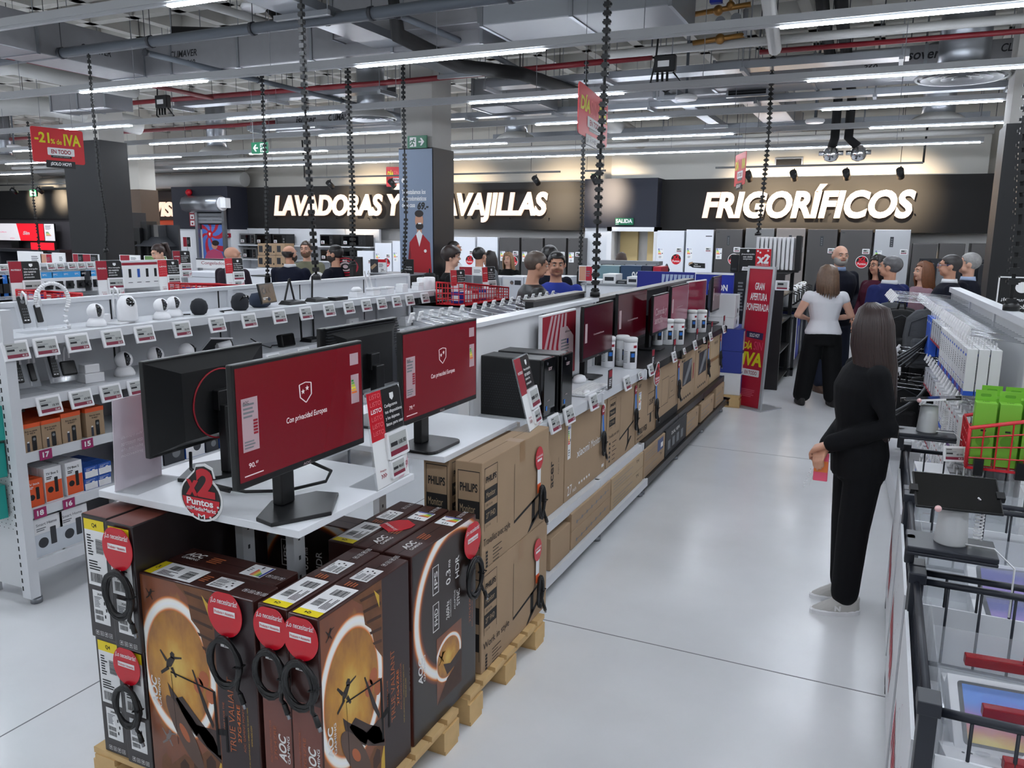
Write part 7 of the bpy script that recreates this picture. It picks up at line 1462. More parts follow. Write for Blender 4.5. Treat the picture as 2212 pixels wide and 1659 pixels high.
# freezer islands
def slab(name, label, cat, r, Y, depth, m, fn=None, group=None): return fbox(name, label, cat, r, Y, depth, m, fn, group, 'case', z0=0)
slab('chest_freezer', 'white chest freezer in front of the Congelados board', 'freezer', (392, 588, 470, 640), 11.9, .7, FRW, lambda t, fr, w, h: (G(GREYM).rect(fr, .02, h-.1, w-.02, h-.09, .001).build('lid_gap', t), mini_esl(t, fr, w*.55, h*.62, .13)))
slab('chest_freezer', 'white chest freezer with dark grille behind the Congelados board', 'freezer', (478, 583, 536, 640), 12.6, .7, FRW, lambda t, fr, w, h: G(KRA).rect(fr, w*.1, h*.8, w*.8, h*.92, .001).build('grille', t))
fbox('hanging_board', 'white board reading Congelados in red', 'sign', (424, 559, 505, 580), 12.9, .06, PAPER, lambda t, fr, w, h: (lambda g: (g.text(fr, 'Congelados', w*.14, h*.3, w*.62, h*.42, bold=.0, shear=.1), g.build('lettering', t), G(KRA).rect(fr, 0, h*.86, w, h, .002).build('top_strip', t), [G(GREYM).box(a, a+.03, 0, .03, -ony(460, 580, 12.9).z, 0).build('leg', t) for a in (-w*.45, w*.42)]))(G(DRED)))
WDR = mat('washer_glass', (20, 22, 26), .1)
def washer(label, px0, px1, pyt, Y, zb=.43):
    def fn(t, fr, w, h):
        c = (w*.5, h*.42); g = G(OFFW); g.poly(fr, circ(*c, w*.36), .012, .012); g.build('door_ring', t); g = G(WDR); g.poly(fr, circ(*c, w*.28), .02, .01); g.build('door_glass', t); g = G(DGREY); g.rect(fr, w*.6, h*.86, w*.9, h*.94, .001); g.mat(CHROME); g.poly(fr, circ(w*.48, h*.9, .03), .012); g.mat(PAPER); g.rect(fr, w*.06, h*.84, w*.36, h*.95, .001); g.build('control_panel', t)
    return fbox('washing_machine', label, 'washing machine', (px0, pyt, px1, pyt+60), Y, .58, FRW, fn, 'washing machines on the plinth', z0=zb)
xa, xb = ony(985, 600, 11.6).x, ony(1230, 600, 11.6).x
t = thing('display_plinth', 'long white plinth under the row of washing machines', 'plinth', ((xa+xb)/2, 11.9, 0)); G(WHITE2).box(-(xb-xa)/2-.1, (xb-xa)/2+.1, -.4, .4, 0, .428).build('body', t)
for i in range(5): px_ = 988+48*i; washer('white washing machine, %s from the left on the long plinth' % ordw(i), px_, px_+46, 598, 11.6)
def board_counter(name, label, r, Y, d, m=WHITE2, top=None): 
    return slab(name, label, 'counter', r, Y, d, m, lambda t, fr, w, h: G(top or GREYM).box(-w/2-.01, w/2+.01, -d/2-.01, d/2+.01, h, h+.02).build('worktop', t))
SPK = mat('speckled_top', (46, 46, 48), .5, var=.8, scale=120)
board_counter('counter', 'counter with speckled dark top behind the striped shirt man', (545, 598, 620, 650), 10.9, .8, WHITE2, SPK); board_counter('counter', 'black counter with lit maker name beside the poster column', (796, 594, 886, 640), 10.3, .6, BLACK)
t = thing('illuminated_letters', 'white lit maker name on the black counter by the poster column', 'sign', (0, 0, 0)); x0, x1, z0, z1 = face_rect(833, 598, 886, 604, 10.28); t.location = (x0, 10.28, z0); g = G(mat('letter_white', (250, 250, 255), .5, emit=1.6)); g.text(F((0, 0, 0), (1, 0, 0), (0, 0, 1)), 'SAMSUNG', 0, 0, x1-x0, z1-z0, l=.01, bold=.05); g.build('lettering', t)
fbox('price_board', 'printed price board 29.- with moving boxes photo', 'sign', (800, 560, 834, 589), 10.5, .03, PAPER, lambda t, fr, w, h: (lambda g: (g.rect(fr, 0, 0, w*.5, h, .001), g.mat(CARD), g.poly(fr, [(0, h*.4), (w*.3, h*.7), (w*.42, h*.55), (w*.1, h*.2)], .0016), g.mat(RED), g.rect(fr, w*.5, h*.78, w, h, .0016), g.mat(INK), g.text(fr, '29.-', w*.66, h*.1, w*.28, h*.2), lines(g, fr, w*.55, h*.4, w*.35, h*.3, 3, INKG), g.build('print', t)))(G(KRA)))
fbox('price_board', 'dark board reading Completa tu oficina near the poster column', 'sign', (871, 560, 892, 592), 10.4, .03, BLACK, lambda t, fr, w, h: (lambda g: (g.text(fr, 'Completa', w*.1, h*.42, w*.8, h*.1), g.text(fr, 'de tu oficina', w*.1, h*.28, w*.8, h*.1), g.build('lettering', t)))(G(PAPER)))
fbox('display_screen', 'screen with red tunnel graphic in front of the profile man', 'monitor', (714, 554, 780, 604), 9.3, .05, BLACK, lambda t, fr, w, h: (lambda g: ([g.poly(fr, [(w*.5+w*.42*math.cos(a)*s, h*.56+h*.4*math.sin(a)*s) for a in [2*PI*i/20 for i in range(20)]], .001+.0006*k) if not g.mat((DRED, BLACK, PRED, BLACK, SCRT2, BLACK, SCRT2)[k]) is None else 0 for k, s in enumerate((1, .86, .72, .6, .5, .36, .2))], g.mat(PAPER), g.text(fr, 'IRG', w*.42, h*.78, w*.14, h*.08, l=.01), g.build('screen_graphics', t), G(BLACK).box(-.03, .03, -.03, .03, -ony(747, 604, 9.3).z, 0).build('stand_post', t)))(G(DRED)))
t = thing('round_sign', 'blank white round sign back beside the green polo man', 'sign', ony(687, 612, 9.2)); g = G(PAPER); g.poly(F((0, 0, 0), (1, 0, 0), (0, 0, 1)), circ(0, 0, .16, n=28), 0, .01); g.build('disc', t); g = G(GREYM); g.cyl((0, .01, -.16), (0, .01, -t.location.z), .012); g.build('post', t)
# ------------------------------------------------------------ gondola of blister packs behind the camera gondola
QX, QY0, QY1 = -6.7, 3.0, 6.05
t = thing('shelving_unit', 'accessory gondola with blister packs behind the camera gondola', 'shelving', (QX, QY0, 0)); L = QY1-QY0; G(PERF).box(-.03, 0, 0, L, 0, 1.68).build('back_panel', t); G(WHITE).box(-.05, .05, 0, L, 1.68, 1.71).build('top_cap', t); G(WHITE).box(0, .4, 0, L, .15, .2).build('base_shelf', t)
def putx(px_, X, z):
    lo, hi = -2., 18.
    for _ in range(40):
        m = (lo+hi)/2; d = Vector((X, m, z))-CAM
        if d.dot(fwd) < .05 or 1106+FPX*d.dot(rgt)/d.dot(fwd) < px_: lo = m
        else: hi = m
    return (lo+hi)/2
def blister(label, px_, z, w, h, top, prod, X=QX+.2, name='blister_pack', card=OFFW, rows=2, dark=BLACK):
    y = putx(px_, X, z+h/2); t = thing(name, label, 'package', (X, y, z), H2, 'blister packs behind the camera gondola'); G(card).box(-w/2, w/2, -.01, .01, 0, h).build('card', t); fr = F((-w/2, -.0105, 0), (1, 0, 0), (0, 0, 1)); g = G(top); g.rect(fr, 0, h*.72, w, h, .0006); g.mat(PAPER); g.text(fr, 'SPC', w*.1, h*.84, w*.4, h*.08); g.build('print', t)
    g = G(dark)
    if prod == 'cam': g.box(-w*.28, w*.28, -.035, -.011, h*.18, h*.56); g.cyl((0, -.035, h*.36), (0, -.06, h*.36), w*.17, n=12)
    else: g.box(-w*.3, w*.3, -.03, -.011, h*.15, h*.6)
    g.build('product', t); g = G(CHROME); g.cyl((0, .19, h+.012), (0, -.02, h+.012), .003, n=5); g.build('hook_wire', t)
    for k in range(1, rows): dup(t, (X-.07*k, y, z), H2, label+', the one behind')
SKY = mat('pack_sky', (60, 160, 226), .5)
for r, z in enumerate((1.46, 1.22)):
    for i, px_ in enumerate((101, 124, 147, 170, 185, 205, 218)): blister('blue topped blister pack, %s from left in %s row' % (ordw(i), ('top', 'second')[r]), px_+5*r, z, .105, .18, SKY if i != 4 else KRA, 'cam', card=OFFW if i != 4 else KRA)
for r, z in enumerate((1.46, 1.26, 1.06)):
    for i, px_ in enumerate((-8, 10, 28)): blister('bright blue cable pack, %s from the left edge in the %s row' % (ordw(i), ordw(r)), px_, z, .1, .17, mat('pack_blue2', (20, 110, 200), .5), 'box', card=mat('pack_blue2', (20, 110, 200), .5), rows=1)
for i, px_ in enumerate((278, 305, 332, 350)): blister('grey anti-theft case with dark gadget, %s from left' % ordw(i), px_, 1.2, .12, .2, mat('case_clear', (150, 148, 152), .2, alpha=.8), 'box', card=mat('case_grey', (98, 92, 96), .3), rows=2)
t = thing('product_board', 'white product board with row of small device pictures', 'sign', (QX+.22, putx(308, QX+.22, 1.6), 1.46), H2); g = G(PAPER); g.box(-.42, .42, -.006, .0, 0, .24); g.build('board', t); fr = F((-.42, -.0065, 0), (1, 0, 0), (0, 0, 1)); g = G(DRED); g.rect(fr, 0, .215, .84, .24); [g.mat((INKG, TPB, BLACK, TPB, BLACK, BLACK, BLACK, BLACK)[k]).rect(fr, .06+.098*k, .1, .09+.098*k, .18) for k in range(8)]; g.mat(INK); [g.rect(fr, .05+.098*k, .05, .1+.098*k, .055) for k in range(8)]; g.build('print', t)
for i, px_ in enumerate((8, 30, 56, 78, 110, 130, 155, 175, 195, 215, 238)): y = putx(px_, QX+.24, 1.69); price_tag((QX+.24, y, 1.69), H2, 'small electronic tag, %s from the left on the blister pack gondola rail' % ordw(i), i, .55, 'tags of the blister pack gondola')
for lb, px_, py_, kind, X in (('acrylic PROTEGELO sign at the far left behind the camera gondola', 62, 655, 'PROTÉGELO', -5.6), ('acrylic service sign in front of the anti-theft cases', 243, 645, 'RENUEVA', -5.6), ('acrylic LISTO sign before the white chest freezer', 370, 632, 'LISTO', -6.0), ('acrylic LISTO sign before the bald man in the hoodie', 510, 622, 'LISTO', -6.0), ('acrylic service sign left of the freezer near the wrapped boxes', 397, 600, 'PROTÉGELO', -7.2), ('acrylic service sign right of the camera gondola end', 992, 650, 'LISTO', -3.75), ('acrylic service sign left of the leather jacket man', 1058, 640, 'LISTO', -3.7)):
    p = onx(px_, py_, X); acrylic_card(lb, (p.x, p.y, p.z), H2-.25, kind, .2, .3, .08); b = thing('sign_stand', 'slim stand carrying the '+lb[8:], 'stand', (p.x, p.y, 0)); G(GREYM).box(-.03, .03, -.03, .03, 0, p.z).build('post', b); G(GREYM).box(-.12, .12, -.12, .12, 0, .01).build('foot_plate', b)
# photo cards above
for i, (r, nm) in enumerate((((38, 543, 92, 572), 'white media card board'), ((87, 548, 113, 572), 'photo card of a person'), ((113, 546, 140, 572), 'pale blank card'), ((157, 548, 180, 568), 'red photo card'), ((178, 549, 213, 568), 'maroon and black service card'), ((258, 551, 302, 566), 'photo and red service card'), ((311, 553, 361, 566), 'forest photo card'), ((366, 511, 381, 525), 'small photo card on the steel box'), ((395, 511, 412, 534), 'leaning service card by the shutter'), ((990, 576, 1050, 595), 'white and red board behind the backpack boy'), ((1250, 574, 1280, 608), 'food photo card'), ((1680, 532, 1700, 562), 'maroon card above the white heaters'))):
    Y = (8.6, 8.6, 8.6, 8.6, 8.6, 10.5, 10.5, 16, 16, 10.0, 10.2, 14)[i]
    def fn(t, fr, w, h, i=i): g = G((PAPER, SKIN, PAPER, DRED, DRED, DRED, mat('photo_green', (96, 130, 70), .6), SKIN, DRED, DRED, SKIN, PRED)[i]); g.rect(fr, w*.04, h*.05, w*.5, h*.95, .001); g.mat((PAPER, PRED, PAPER, BLACK, BLACK, PAPER, mat('photo_green', (96, 130, 70), .6), PRED, BLACK, PAPER, PRED, PAPER)[i]); g.rect(fr, w*.52, h*.05, w*.96, h*.95, .001); lines(g, fr, w*.56, h*.3, w*.34, h*.4, 3, INKG); g.build('print', t); G(GREYM).cyl((0, 0, -ony((r[0]+r[2])/2, r[3], Y).z), (0, 0, 0), .012, n=6).build('post', t)
    fbox('display_card', nm+(' at the far left tables' if i < 5 else ' in the appliance area'), 'sign', r, Y, .02, OFFW, fn, 'display cards on posts', 'card')
# red wire baskets on counters
for lb, r, X in (('red wire basket behind the spiral cable arch', (99, 630, 178, 652), -5.2), ('red wire basket before the bald man in the hoodie', (425, 615, 530, 635), -5.0), ('red wire basket with packs left of the leather jacket man', (1003, 612, 1098, 660), -3.55)):
    a = onx(r[0], r[3], X); b = onx(r[2], r[3], X); w = b.y-a.y; hh = onx(r[0], r[1], X).z-a.z; o = basket(lb, X, a.y, a.z, w, .3, hh, hh*.55); o.rotation_euler.z = H2
    c = thing('counter', 'white counter below the '+lb, 'counter', (X-.2, (a.y+b.y)/2, 0)); G(WHITE2).box(-.3, .3, -w/2-.1, w/2+.1, 0, a.z-.012).build('body', c); G(GREYM).box(-.31, .31, -w/2-.11, w/2+.11, a.z-.012-.02, a.z-.012).build('worktop', c)
    for k in range(5): u = thing('boxed_pack', 'small pack, %s in the %s' % (ordw(k), lb), 'box', (X-.15, a.y+w*(.15+.17*k), a.z+.008), .2*k, 'packs in red baskets'); G((DBLUE, PAPER, PRED, TPB, OFFW)[k]).box(-.05, .05, -.04, .04, 0, hh*.5).build('carton', u); G(PAPER).rect(F((-.05, -.04, 0), (1, 0, 0), (0, 0, 1)), .01, hh*.1, .09, hh*.35).build('label', u)
# shelves with boxed small appliances between island and fridges
board_counter('counter', 'white counter with small appliances behind the blue shirt man', (1255, 618, 1420, 690), 10.3, .9)
zc = ony(1330, 618, 10.3).z+.02
for i, (a, b, h, m, nm) in enumerate(((1275, 1300, 14, OFFW, 'white carton'), (1302, 1330, 26, PAPER, 'white carton'), (1332, 1352, 12, KRA, 'dark carton'), (1354, 1378, 20, OFFW, 'pale carton'), (1380, 1408, 10, OFFW, 'low white carton'))): fbox('appliance_carton', '%s, %s from the left on the white appliance counter' % (nm, ordw(i)), 'box', (a, 618-h, b, 618), 10.45, .3, m, lambda t, fr, w, h: (lambda g: (g.rect(fr, w*.15, h*.3, w*.85, h*.7), g.build('print', t)))(G(KRA if m != KRA else INKG)), 'cartons on the appliance counter', 'carton_body', z0=zc)
t = thing('vacuum_wall', 'grey topped display wall with vacuum cleaners', 'shelving', (0, 0, 0)); a, b = ony(1296, 570, 12.6), ony(1422, 562, 12.6); t.location = ((a.x+b.x)/2, 12.7, 0); w = b.x-a.x; G(mat('vac_wall', (150, 154, 150), .5)).box(-w/2, w/2, -.08, .08, .0, a.z).build('panel', t); G(GREYM).box(-w/2-.02, w/2+.02, -.12, .12, a.z, a.z+.06).build('top_cap', t)
for i in range(7): p = ony(1288+24*i, 572, 12.3); t = thing('vacuum_cleaner', 'dark cordless vacuum, %s in the row before the grey display wall' % ordw(i), 'vacuum cleaner', (p.x, 12.3, 0), .2*i, 'vacuum cleaners'); g = G((KRA, DBLUE, BLACK, KRA, TPB, KRA, BLACK)[i]); g.cyl((0, 0, .12), (0, .03, p.z-.25), .02, n=10); g.build('tube', t); g = G(KRA); g.lathe([(.07, p.z-.3), (.08, p.z-.2), (.06, p.z-.1), (.001, p.z-.08)], n=14); g.tube([(0, 0, p.z-.1), (.1, 0, p.z), (.16, 0, p.z-.08), (.08, 0, p.z-.2)], .018, 8); g.build('motor_unit', t); G(BLACK).box(-.12, .12, -.06, .06, 0, .08).build('floor_head', t, bev=.01)
for i, (r, m, tx) in enumerate((((1340, 574, 1385, 612), mat('conga_blue', (38, 66, 96), .5), '80'), ((1386, 574, 1408, 612), mat('conga_navy', (24, 36, 62), .5), 'CONGA'), ((1290, 574, 1338, 612), mat('glass_teal', (120, 150, 158), .3), ''), ((1410, 576, 1428, 610), PRED, '')), 0): fbox('appliance_carton', ('blue robot vacuum carton with number 80', 'navy carton reading CONGA upright', 'teal grey carton left of the blue robot carton', 'narrow red and white carton next to the navy one')[i], 'box', r, 11.2, .4, m, lambda t, fr, w, h, tx=tx, i=i: (lambda g: ((g.text(fr.__class__(fr.o+fr.u*w, fr.v, -fr.u, h, w) if i == 1 else fr, tx, h*.1 if i == 1 else w*.55, w*.3 if i == 1 else h*.6, h*.7 if i == 1 else w*.35, w*.4 if i == 1 else h*.25) if tx else g.rect(fr, w*.2, h*.2, w*.8, h*.6)), g.build('print', t)))(G(PAPER)), 'robot vacuum cartons', 'carton_body', z0=1.02)
board_counter('counter', 'dark low shelf under the robot vacuum cartons', (1285, 612, 1432, 690), 11.1, .7, KRA)
# blue printer display beyond the island
fbox('printer_board', 'dark blue board reading CREA SIN LIMITES with portrait', 'sign', (1375, 587, 1498, 680), 10.15, .05, mat('print_navyblue', (24, 34, 130), .5), lambda t, fr, w, h: (lambda g: (g.text(fr, 'CREA ', w*.06, h*.76, w*.2, h*.1), g.mat(mat('txt_pink', (226, 90, 130), .5)), g.text(fr, 'SIN', w*.3, h*.76, w*.13, h*.1), g.mat(mat('txt_gold', (220, 180, 110), .5)), g.text(fr, 'LÍMITES', w*.06, h*.6, w*.3, h*.11), g.mat(mat('pattern_pale', (170, 186, 216), .5)), [g.poly(fr, [(w*(.44+.07*k), h*.98), (w*(.5+.07*k), h*.98), (w*(.44+.07*k), h*.82)], .0016) for k in range(8)], g.mat(mat('bubble_teal', (120, 170, 186), .5)), g.poly(fr, circ(w*.7, h*.74, w*.11, h*.13)), g.mat(mat('portrait_hair', (70, 44, 34), .6)), g.poly(fr, circ(w*.92, h*.7, w*.075, h*.24), .002), g.mat(SKIN), g.poly(fr, circ(w*.915, h*.74, w*.04, h*.12), .003), g.build('print', t)))(G(mat('txt_blue', (100, 160, 230), .5))), None, 'board', z0=0)
fbox('printer_board', 'blue board reading EPSON beyond the end of the island', 'sign', (1500, 589, 1582, 700), 9.95, .06, mat('epson_blue', (16, 40, 150), .45), lambda t, fr, w, h: (lambda g: (g.text(fr, 'EPSON', w*.36, h*.86, w*.5, h*.05, bold=.03), g.text(fr, 'impresora y', w*.35, h*.77, w*.4, h*.035), g.text(fr, 'con garantía', w*.35, h*.73, w*.5, h*.035), g.build('lettering', t), G(PAPER).rect(fr, 0, h*.985, w, h, .002).build('white_edge', t)))(G(PAPER)), None, 'board', z0=0)
t = pallet('pine pallet under the blue printer cartons at the island end', -2.15, -1.42, 9.5, 10.3)
PRC = mat('printer_blue', (52, 66, 150), .5)
for i in range(6):
    r, c = divmod(i, 2); tt, ff = carton('printer_carton', 'blue and white printer carton, %s layer, %s' % (('bottom', 'middle', 'top')[r], ('nearer the island', 'farther from the island')[c]), .32, .38, .26, (-1.62, 9.55+.16+.335*c, .145+.262*r), H2, PRC if (i % 3) else OFFW, 'blue printer cartons'); g = G(OFFW if (i % 3) else PRC); g.rect(ff['front'], .02, .02, .12, .24); g.mat(INKG); g.poly(ff['front'], circ(.22, .13, .05)); g.build('print', tt)
for i in range(2): tt, ff = carton('printer_carton', ('wide flat white printer carton on the blue stack', 'white printer carton with round mark at the very top')[i], (.36, .3)[i], .3, (.13, .26)[i], (-1.7, 9.75, .145+.262*3+.132*i), H2, OFFW, 'blue printer cartons'); g = G(BLACK); g.poly(ff['front'], circ(.18, .07, .03)); g.build('print', tt)
# red floor sign
A, B = onz(1590, 876, 0), onz(1638, 887, 0); ang = math.atan2(B.y-A.y, B.x-A.x); mid = (A+B)/2
t = thing('floor_sign', 'tall red floor sign reading GRAN APERTURA PONFERRADA', 'sign', (mid.x, mid.y, 0), ang); w = (B-A).length; h = 1.62; M = Matrix.Rotation(-.06, 3, 'X'); fr = F(M @ Vector((-w/2, 0, .02)), (1, 0, 0), M @ Vector((0, 0, 1)), w, h)
g = G(mat('frame_silver', (190, 192, 196), .35, .6)); e = .03
for q in ((-e, -e, 0, h+e), (w, -e, w+e, h+e), (0, -e, w, 0), (0, h, w, h+e)): g.poly(fr, [(q[0], q[1]), (q[2], q[1]), (q[2], q[3]), (q[0], q[3])], .01, .03)
g.build('frame', t); g = G(PRED); g.rect(fr, 0, 0, w, h, .001); g.build('poster', t); G(mat('frame_silver', (190, 192, 196), .35, .6)).box(-w/2-.08, w/2+.08, -.06, .32, 0, .012).build('base_plate', t)
g = G(PAPER); [g.text(fr, s_, w*a, h*b, w*c, h*.052, l=.002, bold=.02) for s_, a, b, c in (('GRAN', .3, .85, .4), ('APERTURA', .14, .775, .72), ('PONFERRADA', .02, .7, .96))]; g.mat(mat('sign_navy', (40, 24, 70), .5)); g.poly(fr, [(w*.14, h*.505), (w*.86, h*.495), (w*.87, h*.545), (w*.13, h*.55)], .002); g.mat(PAPER); g.text(fr, 'SOLO HOY', w*.28, h*.51, w*.44, h*.027, l=.003); g.mat(LIME); g.text(fr, 'DÍA', w*.06, h*.42, w*.38, h*.06, l=.002, shear=.15, bold=.03); g.text(fr, 'IVA', w*.06, h*.3, w*.86, h*.1, l=.002, shear=.15, bold=.04); g.mat(mat('sin_pink', (226, 70, 110), .5)); g.text(fr, 'SIN', w*.5, h*.42, w*.4, h*.06, l=.002, shear=.15, bold=-.006)
g.mat(PAPER); g.poly(fr, rrect(w*.12, h*.225, w*.86, h*.275, .01), .002); g.mat(DRED); g.text(fr, 'EN TODO', w*.22, h*.237, w*.54, h*.027, l=.003); lines(g, fr, w*.12, h*.07, w*.75, h*.06, 5, mat('fine_pink', (206, 90, 110), .5)); g.build('lettering', t)
# black end unit with promotion panel
x0, x1, _, zt = face_rect(1574, 592, 1692, 700, 10.9)
t = thing('shelving_unit', 'black end unit behind the red floor sign', 'shelving', ((x0+x1)/2, 10.9, 0)); w = x1-x0; UB = mat('unit_black', (16, 16, 18), .45)
G(UB).box(-w/2, w/2, 0, .05, 0, zt).build('end_panel', t); G(UB).box(-w/2, w/2+.02, 0, 1.2, zt, zt+.02).build('top_board', t)
for z in (.1, .5, .9, 1.25): G(UB).box(-w/2, w/2, .05, 1.2, z-.02, z).build('shelf', t)
G(UB).box(-w/2, -w/2+.03, .05, 1.2, 0, zt).build('rear_panel', t); G(UB).box(w/2-.05, w/2, 1.15, 1.2, 0, zt).build('upright', t)
fr = F((-w/2, 0, 0), (1, 0, 0), (0, 0, 1)); g = G(INKG); [lines(g, fr, w*a, zt-.5, w*.12, .4, 9, INKG, k) for k, a in enumerate((.16, .36, .6))]; g.mat(DGREY); g.rect(fr, w*.36, zt-.24, w*.5, zt-.08); g.build('print', t); mini_esl(t, fr, w*.58, zt-.18, .17); mini_esl(t, fr, w*.84, zt-.2, .17)
fbox('promotion_sign', 'black and red promotion panel with big white x2', 'sign', (1597, 536, 1665, 584), 10.95, .03, BLACK, lambda t, fr, w, h: (lambda g: (g.rect(fr, w*.52, 0, w, h, .001), g.mat(PAPER), g.text(fr, 'x2', w*.56, h*.36, w*.38, h*.4, bold=.05, shear=.15), g.text(fr, 'puntos miMediaMarkt', w*.56, h*.28, w*.38, h*.05), g.text(fr, '¡Inauguración', w*.06, h*.7, w*.42, h*.08, shear=.1), g.text(fr, 'con doble', w*.12, h*.6, w*.3, h*.08, shear=.1), g.text(fr, 'sorpresa!', w*.12, h*.5, w*.3, h*.08, shear=.1), g.poly(fr, [(w*.1, h*.06), (w*.42, h*.06), (w*.44, h*.22), (w*.12, h*.22)], .002), g.mat(INK), g.text(fr, 'SOLO HOY', w*.16, h*.1, w*.22, h*.08, l=.003), g.mat(PAPER), g.poly(fr, circ(w*.27, h*.88, w*.04), .002), [g.poly(fr, circ(w*a, h*b, .012), .003) for a, b in ((.58, .88), (.66, .82), (.9, .9), (.94, .66), (.6, .62))], g.build('print', t), G(PAPER).rect(fr, 0, h*.97, w, h, .004).build('edge_strip', t)))(G(RED)), None, 'panel', z0=zt+.021)
t = thing('oil_heater', 'white finned oil heater on the black end unit', 'heater', (ony(1682, 575, 11.2).x, 11.25, zt+.021)); g = G(OFFW); [g.box(-.3+.055*k, -.262+.055*k, -.1, .1, .03, .46) for k in range(9)]; g.build('fins', t, bev=.008); G(BLACK).box(.2, .27, -.11, .11, .02, .48).build('control_box', t, bev=.01); G(BLACK).box(-.3, .25, -.08, .08, 0, .03).build('feet', t)
fbox('speaker_box', 'small black box on the black end unit left of the promotion panel', 'box', (1578, 550, 1595, 586), 11.0, .2, BLACK, lambda t, fr, w, h: G(DGREY).rect(fr, w*.2, h*.1, w*.8, h*.2).build('print', t), z0=zt+.021)
# appliance row along the aisle behind the black unit
xr = x1+.02
t = thing('shelving_unit', 'dark shelf row along the aisle behind the black end unit', 'shelving', (xr, 12.15, 0)); [G(KRA).box(-.6, .05, 0, 3.2, z-.03, z).build('shelf', t) for z in (.12, 1.0)]; G(KRA).box(-.62, -.6, 0, 3.2, 0, 1.5).build('back_panel', t); [G(KRA).box(.01, .05, y, y+.04, 0, 1.0).build('upright', t) for y in (0, 1.58, 3.16)]
for i in range(8): t = thing('kettle', 'chrome and black small appliance, %s along the dark shelf row' % ordw(i), 'kettle', (xr-.12, 12.3+.36*i, 1.001), 0, 'small appliances on the dark shelf row'); g = G(CHROME if i % 2 else OFFW); g.lathe([(.08, 0), (.085, .02), (.07, .2), (.05, .24), (.001, .25)], n=16); g.build('body', t); g = G(BLACK); g.tube([(.07, 0, .2), (.14, 0, .18), (.14, 0, .06), (.08, 0, .03)], .012, 6); g.build('handle', t)
for i in range(6): fb = thing('appliance_carton', 'tall dark appliance carton, %s low in the dark shelf row' % ordw(i), 'box', (xr-.2, 12.4+.5*i, .121), 0, 'cartons low in the dark shelf row'); G((KRA, OFFW, DBLUE, KRA, OFFW, KRA)[i]).box(-.18, .18, -.2, .2, 0, .7).build('carton_body', fb, bev=.004); G(INKG).rect(F((.18, -.2, 0), (0, 1, 0), (0, 0, 1)), .08, .2, .3, .5).build('print', fb)
# right column sign and unit
fbox('promotion_sign', 'black Inauguracion sign with white frame at the right edge', 'sign', (2152, 598, 2260, 690), 8.6, .03, BLACK, lambda t, fr, w, h: (lambda g: (g.text(fr, '¡Inauguración', w*.1, h*.4, w*.8, h*.1, shear=.1), g.text(fr, 'con doble', w*.2, h*.25, w*.5, h*.1, shear=.1), g.text(fr, 'sorpresa!', w*.2, h*.1, w*.5, h*.1, shear=.1), g.poly(fr, circ(w*.5, h*.75, w*.14, h*.13)), [g.rect(fr, *q, .002) for q in ((0, 0, w*.03, h), (w*.97, 0, w, h), (0, h*.97, w, h))], g.build('print', t), G(GREYM).cyl((0, .0, -ony(2206, 690, 8.6).z), (0, 0, 0), .02).build('post', t)))(G(PAPER)), None, 'panel')
t = thing('jacket_rack', 'dark rack with hung bags behind the suited group', 'rack', (.95, 13.2, 0)); G(KRA).box(-.5, .5, 0, .06, 0, 1.72).build('back_panel', t); [G(KRA).box(-.5, .5, -.35, 0, z-.02, z).build('shelf', t) for z in (.3, .8, 1.3)]
for i in range(5): b = thing('hanging_pouch', 'dark hanging pouch, %s on the rack behind the suited group' % ordw(i), 'pouch', (.58+.17*i, 13.0, 1.32), 0, 'pouches on the rack'); G((DGREY, INKG, KRA, DGREY, KRA)[i]).box(-.07, .07, -.04, .04, 0, .34).build('body', b, bev=.02); G(BLACK).tube([(-.03, 0, .34), (0, 0, .38), (.03, 0, .34)], .008, 6).build('loop', b)
# ------------------------------------------------------------ people
def loft(g, secs, n=20):
    b = [Vector((c[0]+rx*math.cos(2*PI*k/n), c[1]+ry*math.sin(2*PI*k/n), z)) for z, c, rx, ry in secs for k in range(n)]; m = len(secs)
    g.add(b, [(i*n+k, i*n+(k+1) % n, (i+1)*n+(k+1) % n, (i+1)*n+k) for i in range(m-1) for k in range(n)]+[tuple(reversed(range(n))), tuple(range((m-1)*n, m*n))])
def limb(g, pts, rs):
    g.tube(pts, rs, 12)
    for p, r in zip(pts, rs): g.ball(p, r, 12, 8)
def fabric(name, rgb, b=.55, var=0): return mat('cloth_'+name, rgb, .85, bump=b, scale=7, var=var, spec=.25)
def skinmesh(g, name, parent, vox, smooth=4):
    o = g.build(name, parent); m = o.modifiers.new('remesh', 'REMESH'); m.mode = 'VOXEL'; m.voxel_size = vox; m.use_smooth_shade = True
    s = o.modifiers.new('smooth', 'SMOOTH'); s.iterations = smooth; s.factor = .5; return o
def hand(g, w, d, n, curl=.5, s=1):
    w, d = Vector(w), Vector(d).normalized(); n = Vector(n); n = (n-d*n.dot(d)).normalized(); q = d.cross(n)
    for k in (-.028, -.01, .01, .028): limb(g, [w+q*k*.5*s, w+(d*.085+q*k)*s], [.016*s, .013*s])
    for k, L in ((-.03, .062), (-.01, .075), (.011, .07), (.03, .055)):
        a = w+(d*.088+q*k)*s; c = curl; b = a+(d*math.cos(c)+n*math.sin(c))*L*.45*s; e = b+(d*math.cos(2.2*c)+n*math.sin(2.2*c))*L*.55*s; limb(g, [a, b, e], [.0092*s, .0085*s, .007*s])
    a = w+(d*.025-q*.03)*s; b = a+(d*.03-q*.022+n*.012)*s; limb(g, [a, b, b+(d*.03-q*.004+n*.016)*s], [.012*s, .0105*s, .008*s])
